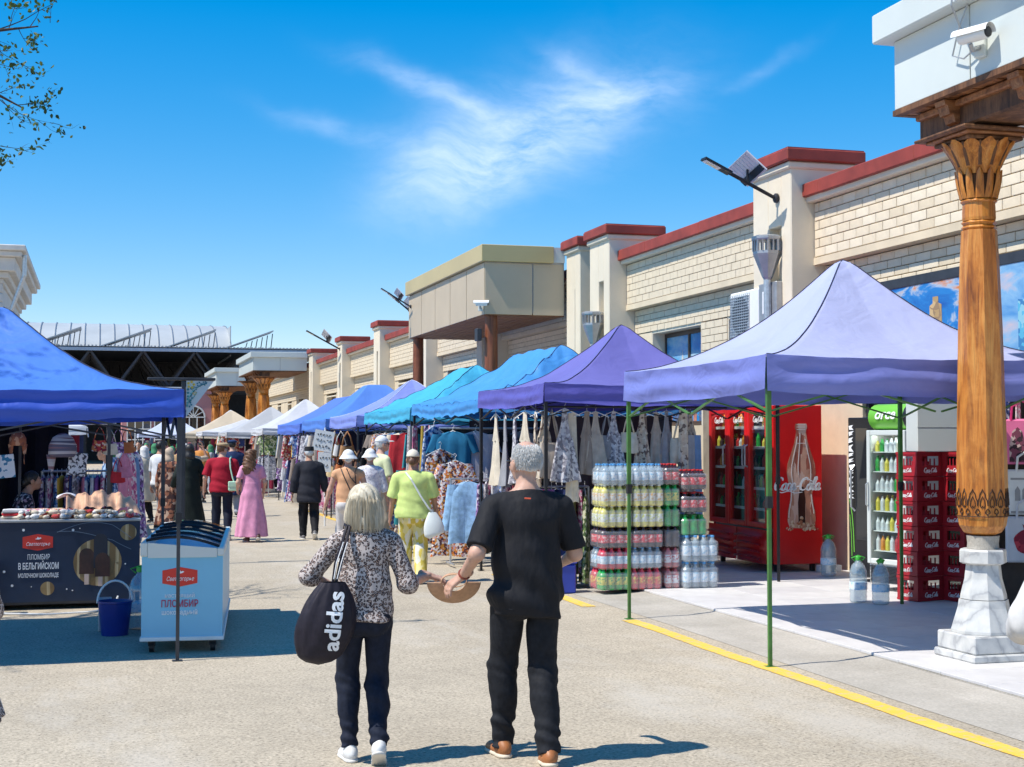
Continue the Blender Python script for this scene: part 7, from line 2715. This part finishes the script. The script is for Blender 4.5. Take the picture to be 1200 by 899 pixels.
# rail of trousers below
rail((5.06, 16.62, 1.20), (5.70, 16.62, 1.20), 'low rail of trousers beside the drink packs')
for i, (n_, m_) in enumerate(pick(['red', 'purple', 'maroon', 'navy', 'navy', 'olive', 'olive', 'pink patterned', 'green patterned'])):
    hang('trousers' if i not in (5, 8) else 'dress', (5.09 + i * .07, 16.62 + rng.uniform(-.02, .02), 1.17), R(90) + rng.uniform(-.35, .35), m_, '%s %s on the low rail beside the drink packs' % (n_, 'trousers' if i not in (5, 8) else 'dress'), 'garments on the low rail by the drinks')
# folded jeans pile on a stool by the fridge
JP = thing('shelf_stand', 'steel stand of folded clothes between drink packs and red fridge', 'stand', (7.0, 17.6, 0))
for z in (.35, .75, 1.15):
    MB().bbox((0, 0, z), (.6, .5, z + .025), .004).build('shelf', ms('dark_steel'), JP)
for x, y in ((0.0, 0.0), (.57, 0), (0, .47), (.57, .47)):
    MB().box((x, y, 0), (x + .03, y + .03, 1.5)).build('upright', ms('dark_steel'), JP)
for z in (.375, .775, 1.175):
    for q in range(5):
        n_, m_ = pick(['denim blue', 'navy', 'denim blue', 'grey', 'navy'])[q]
        fo = link('folded_trousers', MB().bbox((-.2, -.17, 0), (.2, .17, .045), .018).mesh('folded_trousers'), None, m_)
        fo.location = (7.30 + rng.uniform(-.02, .02), 17.84 + rng.uniform(-.02, .02), z + q * .047)
        fo.rotation_euler = (0, 0, rng.uniform(-.12, .12))
        tag(fo, 'folded %s trousers on the steel stand by the red fridge' % n_, 'trousers', 'folded trousers on the stand')

# --- azure tent: T-shirts, floral dresses, blue shirt, scarves
rail((4.78, 20.62, 1.93), (6.6, 20.62, 1.93), 'high bar of T-shirts under the azure tent', False)
for x, n_, m_, kd in ((4.96, 'teal blue', fb('cloth_petrol', (.02, .16, .30)), 'tee'), (5.30, 'pale grey', fb('cloth_palegrey', (.50, .50, .58)), 'tee'), (5.62, 'black', dict(PAL)['black'], 'tee'), (6.0, 'charcoal', dict(PAL)['grey'], 'tee')):
    hang(kd, (x, 20.62 - x * .02, 1.88), R(-14), m_, '%s T-shirt on the high bar under the azure tent' % n_, 'T-shirts on the high bar', scale=1.12, seed=1)
hang('dress', (4.72, 20.3, 1.62), R(15), PRN[0][1], 'long orange floral dress hanging lowest beside the scarves', 'orange floral dresses', seed=0, scale=1.15)
hang('dress', (4.88, 20.05, 1.46), R(-10), PRN[0][1], 'orange floral dress in front of the teal blue T-shirt', 'orange floral dresses', seed=1, scale=1.1)
hang('dress', (4.74, 20.8, 1.95), R(40), dict(PRN)['blue patterned'], 'dark patterned dress behind the orange floral dresses', 'orange floral dresses', seed=2, scale=1.2)
rail((4.72, 19.66, 1.22), (5.9, 19.66, 1.22), 'low rail with the light blue shirt under the azure tent')
hang('shirt', (4.95, 19.58, 1.18), R(-8), fabric('sky_shirt', (.30, .50, .74), .85, .3, .6, 14, 200), 'light blue long sleeved shirt hanging at the front of the low rail', None, seed=1, scale=1.12)
for i, (n_, m_) in enumerate(pick(['purple floral', 'grey print', 'pink patterned', 'white', 'blue patterned', 'purple floral', 'red patterned', 'cream', 'navy'])):
    hang('shirt', (5.16 + i * .085, 19.68, 1.18), R(62) + rng.uniform(-.25, .25), m_, '%s shirt behind the light blue one on the low rail' % n_, 'shirts on the low rail of the azure tent')
for i, (n_, m_) in enumerate(pick(['white', 'pink', 'purple floral', 'mustard', 'pink patterned', 'cream', 'red patterned', 'grey print'])):
    hang('scarf', (4.86 + rng.uniform(-.05, .1), 21.5 + i * .26, 1.98), rng.uniform(0, 3), m_, '%s scarf hanging at the street edge of the azure tent' % n_, 'scarves at the azure tent')

# --- long rows of clothes under the other tents on the sunny side
def stall(x0, x1, y0, y1, words, n1, n2, kinds, back=True, seed=0):
    if back:
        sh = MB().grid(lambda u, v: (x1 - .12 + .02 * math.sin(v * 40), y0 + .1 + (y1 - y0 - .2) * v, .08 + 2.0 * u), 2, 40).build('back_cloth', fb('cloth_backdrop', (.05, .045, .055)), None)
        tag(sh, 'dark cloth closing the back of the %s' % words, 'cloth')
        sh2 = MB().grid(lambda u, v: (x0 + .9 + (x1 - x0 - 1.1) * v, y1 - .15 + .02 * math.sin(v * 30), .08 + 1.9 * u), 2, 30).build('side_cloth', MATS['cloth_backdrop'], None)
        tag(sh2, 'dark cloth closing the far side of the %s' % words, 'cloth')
    rail((x0 + .22, y0 + .2, 1.32), (x0 + .22, y1 - .2, 1.32), 'long low clothes rail along the %s' % words, True, ms('galvanised'))
    for i in range(n1):
        n_, m_ = ALLC[rng.randrange(len(ALLC))]
        kd = kinds[rng.randrange(len(kinds))]
        y = y0 + .3 + (y1 - y0 - .6) * (i + .5) / n1
        hang(kd, (x0 + .22 + rng.uniform(-.04, .04), y, 1.27), rng.uniform(-.45, .45), m_, '%s %s on the low rail of the %s' % (n_, kd, words), 'clothes on the low rail of the %s' % words)
    if n2:
        rail((x0 + .12, y0 + .15, 1.92), (x0 + .12, y1 - .15, 1.92), 'high bar along the street edge of the %s' % words, False, ms('dark_steel'))
    for i in range(n2):
        n_, m_ = ALLC[rng.randrange(len(ALLC))]
        kd = kinds[rng.randrange(len(kinds))]
        if kd in ('dress', 'trousers'):
            kd = 'tee'
        y = y0 + .2 + (y1 - y0 - .4) * (i + .5) / n2
        hang(kd, (x0 + .12 + rng.uniform(-.05, .1), y, 1.88), rng.uniform(-.6, .9), m_, '%s %s on the high bar of the %s' % (n_, kd, words), 'clothes on the high bar of the %s' % words)
stall(5.0, 8.0, 23.8, 27.9, 'turquoise tent', 16, 9, ['shirt', 'dress', 'coat', 'tee', 'scarf'])
stall(5.0, 8.0, 33.1, 36.9, 'bright blue tent', 12, 8, ['shirt', 'dress', 'coat', 'handbag'])
stall(5.0, 8.0, 37.5, 42.1, 'cobalt blue tent', 12, 8, ['shirt', 'dress', 'coat'])
stall(4.7, 7.7, 43.6, 46.7, 'white tent with the tied flap', 12, 7, ['shirt', 'dress', 'trousers'])
stall(4.0, 7.2, 47.6, 50.9, 'pale grey tent', 10, 7, ['shirt', 'dress', 'trousers'])
stall(3.4, 7.4, 60.2, 63.8, 'cream tent', 9, 7, ['shirt', 'dress', 'scarf'])
for (xa, xb, ya, yb, w) in ((4.95, 7.95, 16.2, 18.9, 'purple tent'), (5.0, 8.0, 19.3, 23.4, 'azure tent'), (5.0, 8.0, 29.0, 32.3, 'lavender blue tent')):
    if w == 'purple tent':
        xb -= .35
    else:
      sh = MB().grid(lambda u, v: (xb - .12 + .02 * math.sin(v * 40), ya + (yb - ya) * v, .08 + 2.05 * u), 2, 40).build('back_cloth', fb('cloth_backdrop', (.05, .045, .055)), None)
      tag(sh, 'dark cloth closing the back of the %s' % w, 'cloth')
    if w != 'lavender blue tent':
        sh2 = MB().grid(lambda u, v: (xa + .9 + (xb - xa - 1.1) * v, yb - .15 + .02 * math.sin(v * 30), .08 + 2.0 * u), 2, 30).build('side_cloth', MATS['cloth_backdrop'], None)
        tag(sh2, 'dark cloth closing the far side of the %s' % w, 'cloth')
# --- lavender blue tent: leather bags and hats, price boards
leath = [('tan', mat('leather_tan', (.40, .20, .08), .5, var=.2)), ('brown', mat('leather_brown', (.16, .07, .035), .5, var=.2)), ('straw', mat('straw', (.58, .44, .24), .8, var=.2, bump=.4, bscale=120)), ('black', mat('leather_black', (.02, .02, .022), .45)), ('cognac', mat('leather_cognac', (.45, .14, .04), .45, var=.15)), ('white', mat('leather_white', (.66, .64, .62), .5))]
rail((5.0, 29.0, 1.98), (5.0, 32.2, 1.98), 'bar of hanging bags along the lavender blue tent', False, ms('dark_steel'))
for i in range(16):
    n_, m_ = leath[[0, 2, 4, 1, 3, 0, 5, 4, 2, 1, 0, 3, 4, 2, 0, 1][i]]
    lo = i % 2
    hang('handbag', (4.86 + .12 * lo + rng.uniform(-.05, .05), 29.05 + i * .2, 1.95 - .42 * lo - rng.uniform(0, .08)), rng.uniform(-.6, .9), m_, '%s %s hanging %s at the lavender blue tent' % (n_, 'basket bag' if n_ == 'straw' else 'leather handbag', 'below the others' if lo else 'high up'), 'bags at the lavender blue tent', hanger=False, scale=1.15)
for i in range(10):
    n_, m_ = leath[[3, 3, 1, 3, 0, 3, 1, 3, 4, 3][i]]
    hang('handbag', (5.02 + rng.uniform(-.05, .05), 28.2 + i * .12, 1.55 - .3 * (i % 3)), rng.uniform(-.4, .8), m_, '%s handbag in the dark cluster beside the turquoise tent' % n_, 'dark bag cluster', hanger=False)
def board(loc, rz, w, h, tilt, label, lines):
    o = thing('price_board', label, 'sign', loc, rz)
    m = Matrix.Rotation(tilt, 3, 'Y')
    MB().obox((0, 0, h / 2), (w, .01, h), m).build('card', ms('white_paint'), o)
    k = MB()
    r = random.Random(3)
    for L in range(lines):
        z = h * (1 - (L + .75) / (lines + .6))
        x = -w * .36
        while x < w * .34:
            ww_ = r.uniform(.02, .045)
            pts = [m @ Vector((x + ww_ * q / 4, -.009, z + r.uniform(-.03, .03) - h / 2)) + Vector((0, 0, h / 2)) for q in range(5)]
            k.tube(pts, .006, 4)
            x += ww_ + .03
    k.build('handwriting', black, o)
board((4.42, 29.5, 1.52), R(-10), .40, .42, R(10), 'white hand written price board, tilted, beside the hanging bags', 3)
board((4.44, 29.5, 1.10), R(-10), .27, .40, R(2), 'smaller white notice below the tilted price board', 2)
MB_ = thing('sign_pole', 'thin white pole carrying the price boards', 'pole', (4.46, 29.54, 0))
MB().tube([(0, 0, 0), (0, 0, 2.0)], .018, 8).build('pole', ms('white_paint'), MB_)

# --- far goods under the small tents, too far to tell apart
k = MB()
for i in range(260):
    ta = rng.choice([(2.2, 5.3, 76, 80), (4.3, 7.5, 66.6, 69.8), (3.7, 6.9, 53.1, 56.4)])
    x, y = rng.uniform(ta[0], ta[1]), rng.uniform(ta[2], ta[3])
    z = rng.uniform(.5, 1.5)
    k.cur = rng.randrange(10)
    k.bbox((x, y, z), (x + rng.uniform(.1, .4), y + rng.uniform(.1, .4), z + rng.uniform(.2, .6)), .03)
tag(k.build('far_goods', [m_ for n_, m_ in PAL[:10]]), 'mass of hanging goods under the far small tents', 'goods', kind='stuff')
k = MB()
for i in range(160):
    y = rng.uniform(27.2, 36.8)
    x, z = rng.uniform(-3, -.5), rng.uniform(.4, 1.5)
    k.cur = rng.randrange(10)
    k.bbox((x, y, z), (x + rng.uniform(.1, .4), y + rng.uniform(.1, .4), z + rng.uniform(.2, .5)), .03)
tag(k.build('shaded_goods', [m_ for n_, m_ in PAL[:10]]), 'mass of goods under the tents on the shaded side', 'goods', kind='stuff')

# ================================================================== souvenir stall on the left
sh = MB().grid(lambda u, v: (-2.8 + 2.45 * v, 18.85 + .03 * math.sin(v * 50), .05 + 2.1 * u), 2, 50).build('back_cloth', fb('dark_backdrop', (.022, .02, .026)), None)  # black sheet added here to keep the inside of the stall dark
tag(sh, 'black sheet added to darken the back of the souvenir stall', 'cloth')
sh = MB().grid(lambda u, v: (-1.25 + .02 * math.sin(v * 50), 16.9 + 1.9 * v, .05 + 2.1 * u), 2, 30).build('side_cloth', MATS['dark_backdrop'], None)
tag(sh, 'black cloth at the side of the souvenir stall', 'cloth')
rail((-.62, 17.7, 1.40), (.20, 17.7, 1.40), 'rail of patterned dresses behind the souvenir counter')
names = ['purple floral', 'grey print', 'pink patterned', 'blue patterned', 'mustard', 'purple floral', 'navy', 'red patterned', 'grey print', 'pink', 'blue patterned', 'white', 'purple', 'pink patterned', 'red', 'grey print', 'blue patterned']
for i, (n_, m_) in enumerate(pick(names)):
    hang('dress' if i > 13 else 'shirt', (-.60 + i * .05, 17.70, 1.35), R(80) + rng.uniform(-.3, .3), m_, '%s garment on the rail behind the souvenir counter' % n_, 'garments on the souvenir rail', scale=.8)
BR_ = thing('steel_frame', 'steel hanging frame over the souvenir counter', 'frame', (-1.3, 17.2, 0))
for x in (0, .46, 1.45):
    MB().bar((x, 0, 0), (x, 0, 1.95), .03).build('upright', ms('dark_steel'), BR_)
MB().bar((-.6, 0, 1.95), (1.5, 0, 1.95), .03).build('crossbar', ms('galvanised'), BR_)
wool = printed('wool_stripe', [(.12, .11, .16), (.42, .40, .44), (.25, .14, .16), (.50, .46, .46)], 22, stretch=(.15, .15, 2.4), warp=.01)
hang('woollen_hat', (-.38, 17.1, 1.84), 0, wool, 'big striped woollen hat with ear flaps over the souvenir counter', 'woollen hats', scale=1.35)
hang('woollen_hat', (-.86, 17.1, 1.86), 0, printed('wool_rust', [(.36, .13, .07), (.50, .28, .18), (.25, .10, .07)], 20), 'rust coloured woollen hat over the souvenir counter', 'woollen hats', scale=.8)
for i, (x, z, nm, m_) in enumerate(((-.20, 1.62, 'white patterned', printed('print_mono', [(.66, .66, .68), (.06, .06, .08), (.60, .60, .62)], 40)), (-1.0, 1.60, 'blue and white checked', printed('print_check', [(.70, .72, .74), (.06, .22, .36), (.68, .70, .72)], 22)))):
    k = MB()
    k.bbox((-.10, -.008, -.26), (.10, .008, 0), .004)
    o = k.build('tea_towel', m_)
    o.location, o.rotation_euler = (x, 17.05, z), (0, R(8 - 14 * i), 0)
    tag(o, '%s cloth hanging over the souvenir counter' % nm, 'cloth')
for i, (x, z, n_) in enumerate(((.02, 1.92, 'red patterned'), (.14, 1.88, 'cream'), (.22, 1.9, 'purple floral'), (.32, 1.90, 'rust'), (.30, 1.62, 'pink'), (.22, 1.56, 'red'))):
    hang('handbag', (x, 17.15, z), rng.uniform(-.4, .4), dict(ALLC)[n_], '%s fabric pouch hanging over the souvenir counter' % n_, 'pouches over the souvenir counter', hanger=False, scale=.62)
for i, (n_, m_) in enumerate(pick(['pink', 'pink patterned', 'grey print', 'purple floral', 'denim blue'])):
    hang('dress', (.30 + .04 * i, 17.85 + .12 * i, 1.62), R(70) + rng.uniform(-.3, .3), m_, '%s dress hanging at the street end of the souvenir stall' % n_, 'dresses at the end of the souvenir stall', scale=.95)
# piles on the counter
k = MB()
def drape(u, v):
    x = -.32 + .78 * u
    y = 16.12 + .46 * v
    s = .26 * math.sin(PI * min(1, .12 + v * .75)) * (1 - .5 * abs(u - .45)) + .022 * math.sin(u * 26 + 5 * v) + .010 * math.sin(u * 55)
    z = .95 + max(.0, s * (1 - max(0, (u - .86) / .14) * .9))
    return (x, y, z)
k.grid(drape, 46, 20)
o = k.build('draped_cloth', fabric('peach_silk', (.66, .38, .24), .5, .12, .3, 12, 260))
tag(o, 'peach silk cloth heaped on the souvenir counter', 'cloth')
k = MB().grid(lambda u, v: (-.42 + .44 * u, 16.30 + .32 * v, 1.14 + .05 * math.sin(u * 5) + .02 * math.sin(v * 9 + u * 7) - .06 * u), 24, 12)
o = k.build('white_shawl', fabric('white_silk', (.70, .70, .74), .5, .06, .3, 12, 260))
tag(o, 'white shawl with blue lying on the peach cloth', 'shawl')
toys = [('cream', (.66, .58, .46)), ('white', (.70, .69, .68)), ('tan', (.46, .30, .18)), ('red', (.46, .06, .06)), ('grey', (.34, .33, .34)), ('ochre', (.56, .40, .14))]
for i in range(34):
    n_, c_ = toys[[0, 1, 1, 2, 0, 3, 1, 4, 0, 1, 5][i % 11]]
    k = MB()
    rr = random.Random(i)
    a = rr.uniform(.022, .036)
    k.lathe([(a * .3, -a * .8), (a, -a * .3), (a * 1.05, a * .2), (a * .6, a * .7), (a * .1, a * .85)], 10, (0, 0, a * .8), sx=1.5)
    k.lathe([(a * .2, -a * .5), (a * .62, 0), (a * .2, a * .5)], 8, (a * 1.4, 0, a * 1.1))
    k.lathe([(a * .1, -a * .2), (a * .25, 0), (a * .1, a * .3)], 6, (a * 1.5, a * .4, a * 1.55))
    k.lathe([(a * .1, -a * .2), (a * .25, 0), (a * .1, a * .3)], 6, (a * 1.5, -a * .4, a * 1.55))
    o = k.build('felt_toy', mat('felt_%s' % n_, c_, .95, var=.25, scale=30, bump=.5, bscale=140), None, smooth='all')
    o.location = (-.78 + (i % 17) * .07 + rr.uniform(-.02, .02), 15.98 + .11 * (i // 17) + rr.uniform(-.02, .02), .937 + .04 * (i // 17))
    o.rotation_euler = (0, 0, rr.uniform(0, 6))
    tag(o, '%s felt slipper toy in the pile on the souvenir counter' % n_, 'toy', 'felt toys on the counter')

for i in range(30):
    n_, m_ = ALLC[[5, 6, 16, 18, 19, 21, 4, 17, 9, 22, 14, 20][i % 12] % len(ALLC)]
    rr = random.Random(i + 300)
    fo = link('folded_textile', MB().bbox((-.13, -.10, 0), (.13, .10, .028), .011).mesh('folded_textile'), None, m_)
    c_, l_ = i % 10, i // 10
    fo.location = (-.82 + (c_ % 5) * .22 + rr.uniform(-.03, .03), 16.20 + .24 * (c_ // 5), .938 + l_ * .03)
    fo.rotation_euler = (rr.uniform(-.02, .02), 0, rr.uniform(-.5, .5))
    tag(fo, 'folded %s textile, %s of its pile on the souvenir counter' % (n_, ['lowest', 'middle', 'top'][l_]), 'textile', 'folded textiles on the souvenir counter')

# ================================================================== bags right of the column
RK = thing('bag_rack', 'dark rack of printed bags behind the wooden column', 'rack', (8.6, 12.3, 0))
MB().box((-.2, .02, .1), (.9, .05, 2.3)).build('panel', ms('dark_interior'), RK)
for x in (-.2, .9):
    MB().bar((x, 0, 0), (x, 0, 2.32), .035).build('upright', ms('dark_steel'), RK)
pinkbag = mat('pink_canvas', (.72, .16, .34), .8, var=.08)
def tote(loc, m, label, rz=R(-20), s=1.0, hm=None):
    o = thing('printed_bag', label, 'bag', loc, rz)
    o.scale = (s, s, s)
    MB().bbox((-.20, -.03, -.44), (.20, .03, 0), .018).build('sack', m, o)
    MB().tube([(-.10, -.02, -.02), (-.09, -.03, .12), (0, -.03, .18), (.09, -.03, .12), (.10, -.02, -.02)], .012, 6).build('handle', hm or m, o)
    return o
tb = tote((8.62, 12.2, 1.97), pinkbag, 'pink bag printed with a woman and white lettering behind the column', hm=mat('hot_pink', (.60, .02, .16), .7))
text('UZBEKISTAN', .09, white_print, tb, (.13, -.034, -.22), (R(90), R(-90), 0), width=.40, height=.07, bold=.001)
k = MB()
k.prism([(-.12, -.42), (.02, -.42), (.03, -.25), (.0, -.12), (-.04, -.08), (-.09, -.12), (-.12, -.25)], -.0335, -.0305, 'y')
k.build('printed_figure', printed('print_figure', [(.05, .03, .04), (.55, .42, .40), (.20, .06, .10)], 22), tb)
tb = tote((8.64, 12.15, 1.48), mat('white_canvas_bag', (.70, .72, .70), .8, var=.08), 'white canvas bag with grey drawing below the pink bag')
k = MB()
for x in (-.12, -.05, .02, .09):
    k.prism([(x, -.30), (x + .05, -.30), (x + .05, -.20), (x + .025, -.16), (x, -.20)], -.0335, -.0305, 'y')
    k.build('printed_arch', mat('print_grey_flat', (.30, .30, .30), .7), tb)
    k = MB()
for z in (-.10, -.42):
    MB().box((-.16, -.0335, z), (.16, -.0305, z + .02)).build('printed_line', MATS['print_grey_flat'], tb)
tb = tote((8.60, 12.10, 1.03), mat('grey_canvas_bag', (.52, .54, .58), .8, var=.1), 'pale bag printed with a red pomegranate below the white bag')
k = MB()
k.prism([(-.0 + .13 * math.cos(a) * (1 + .06 * math.sin(5 * a)), -.24 + .12 * math.sin(a)) for a in [2 * PI * q / 24 for q in range(24)]], -.0335, -.0305, 'y')
k.prism([(-.03, -.14), (.03, -.14), (.05, -.07), (.015, -.10), (0, -.06), (-.015, -.10), (-.05, -.07)], -.0337, -.0305, 'y')
k.build('printed_pomegranate', printed('print_pomegranate', [(.34, .03, .05), (.45, .05, .07), (.22, .02, .04)], 14), tb)
for i, (n_, m_) in enumerate(pick(['blue patterned', 'pink patterned', 'navy', 'red patterned', 'denim blue', 'cream'])):
    hang('scarf', (8.5 + i * .12, 12.24, 2.26), rng.uniform(-.5, .5), m_, '%s scarf above the pink printed bag' % n_, 'scarves above the printed bags', scale=.5)

# ================================================================== tree on the left, its twigs reaching into view
TR = thing('street_tree', 'tree with sparse young leaves reaching over the blue tent', 'tree', (-4.6, 13.4, 0))
bark = mat('bark', (.055, .035, .028), .9, var=.3, scale=14, bump=.6, bscale=30)
k = MB()
k.tube([(0, 0, 0), (.05, .0, 1.2), (.0, .05, 2.6), (.15, .0, 4.0), (.1, .1, 5.4), (.2, .1, 6.8), (.2, .2, 8.0)], [.20, .17, .15, .12, .09, .06, .02], 12)
k.build('trunk', bark, TR, smooth='all')
tr = random.Random(11)
leaf_pts = []
def branch(pts, r0, r1):
    n_ = len(pts)
    MB().tube(pts, [r0 + (r1 - r0) * i / (n_ - 1) for i in range(n_)], 6).build('branch', bark, TR, world=True)
def twig(p, d, L, r, depth=0, dens=1.0):
    d = Vector(d).normalized()
    pts = [Vector(p)]
    for i in range(5):
        d = (d + Vector((tr.uniform(-.25, .25), tr.uniform(-.25, .25), tr.uniform(-.2, .25)))).normalized()
        pts.append(pts[-1] + d * L / 5)
    TW.tube(pts, [r * (1 - .16 * i) for i in range(6)], 4)
    for i in range(2, 6):
        for q in range(int(3 * dens + tr.random())):
            if tr.random() < .72:
                leaf_pts.append(pts[i] + Vector((tr.gauss(0, .035), tr.gauss(0, .035), tr.gauss(0, .035))))
    if depth < 2:
        for i in range(1, 6):
            if tr.random() < .5:
                dd = (d + Vector((tr.uniform(-.9, .9), tr.uniform(-.9, .9), tr.uniform(-.7, .9)))).normalized()
                twig(pts[i], dd, L * tr.uniform(.35, .6), r * .55, depth + 1, dens)
TW = MB()
main = [
    [(-4.5, 13.4, 4.2), (-3.2, 13.45, 4.9), (-2.0, 13.5, 5.25), (-1.2, 13.5, 5.35), (-.87, 13.5, 5.40), (-.55, 13.5, 5.46)],
    [(-4.5, 13.4, 3.7), (-3.0, 13.4, 4.5), (-1.9, 13.5, 4.85), (-1.2, 13.5, 4.88), (-.90, 13.5, 4.83), (-.68, 13.5, 4.72)],
    [(-4.5, 13.4, 3.4), (-3.0, 13.5, 4.1), (-1.8, 13.5, 4.4), (-1.15, 13.5, 4.42), (-.90, 13.5, 4.39)],
]
for b_ in main:
    branch(b_, .045, .006)
for p, d, L, r in (((-.9, 13.5, 5.40), (1, 0, .22), .66, .007), ((-.80, 13.5, 5.42), (.5, .1, 1), .30, .005), ((-.62, 13.5, 5.45), (.4, -.1, .9), .26, .005), ((-.95, 13.5, 5.38), (.3, .2, -.9), .34, .005), ((-.72, 13.5, 5.43), (.5, .2, -.6), .24, .005), ((-.45, 13.5, 5.5), (.2, 0, .9), .2, .004), ((-1.0, 13.5, 5.30), (.6, .1, -.5), .38, .006),
                   ((-.92, 13.5, 4.83), (1, 0, -.55), .55, .006), ((-.72, 13.5, 4.74), (.8, .1, .3), .26, .005), ((-.90, 13.5, 4.82), (.6, 0, .4), .22, .005), ((-.85, 13.5, 4.78), (.7, -.1, -.7), .26, .005), ((-.92, 13.5, 4.38), (1, 0, -.12), .34, .005), ((-.95, 13.5, 4.36), (.6, 0, -.6), .22, .004), ((-.92, 13.5, 5.1), (.8, .1, -.2), .20, .004), ((-.95, 13.5, 5.7), (.9, 0, .2), .22, .004)):
    twig(p, d, L, r, 0, .42)
for i in range(22):
    a, el_ = tr.uniform(0, 2 * PI), tr.uniform(.05, 1.1)
    b0 = Vector((-4.45, 13.5, tr.uniform(3.2, 6.6)))
    L = tr.uniform(1.2, 2.0)
    e = b0 + Vector((math.cos(a) * L * math.cos(el_), math.sin(a) * L * math.cos(el_), L * math.sin(el_) * .8))
    if e.x > -1.9 and e.y < 15:
        continue
    branch([b0, b0.lerp(e, .5) + Vector((0, 0, .15)), e], .04, .012)
    for q in range(4):
        twig(b0.lerp(e, tr.uniform(.5, 1)), (math.cos(a) + tr.uniform(-.6, .6), math.sin(a) + tr.uniform(-.6, .6), tr.uniform(-.2, .8)), tr.uniform(.6, 1.0), .012, 1, .8)
for i in range(7):
    b0 = Vector((-4.4, 13.6, tr.uniform(4.5, 6.5)))
    e = Vector((tr.uniform(-2.2, -1.6), tr.uniform(15.6, 17.4), tr.uniform(5.0, 6.2)))
    branch([b0, b0.lerp(e, .5) + Vector((0, 0, .25)), e], .045, .012)
    for q in range(4):
        twig(b0.lerp(e, tr.uniform(.6, 1)), (tr.uniform(-.3, .5), tr.uniform(-.3, 1), tr.uniform(-.2, .6)), tr.uniform(.4, .7), .012, 1, .8)
tag(TW.build('twigs', bark, TR, world=True), kind='stuff')
k = MB()
for p in leaf_pts:
    e = Euler((tr.uniform(0, 6), tr.uniform(-1, 1), tr.uniform(0, 6))).to_matrix()
    s = tr.uniform(.014, .028)
    k.cur = tr.randrange(3)
    k.add([p + e @ Vector(q) * s for q in ((0, -1, 0), (.62, -.3, .12), (.5, .45, .1), (0, 1.1, -.1), (-.5, .45, .1), (-.62, -.3, .12))], [(0, 1, 2, 3), (0, 3, 4, 5)])
def leafm(n_, c_):
    t = NT(n_)
    t.base(t.ramp(t.noise(30, 3), [(.3, mul(c_, .7)), (.7, mul(c_, 1.25))]), .5)
    tr_ = t.node('ShaderNodeBsdfTranslucent')
    t.put(tr_.inputs[0], mul(c_, 1.6))
    m_ = t.node('ShaderNodeMixShader')
    m_.inputs[0].default_value = .35
    t.l.new(t.b.outputs[0], m_.inputs[1])
    t.l.new(tr_.outputs[0], m_.inputs[2])
    t.l.new(m_.outputs[0], t.out.inputs['Surface'])
    return t.m
tag(k.build('crown', [leafm('leaf_green', (.07, .13, .02)), leafm('leaf_olive', (.11, .14, .03)), leafm('leaf_dark', (.035, .065, .018))], TR, world=True), kind='stuff')
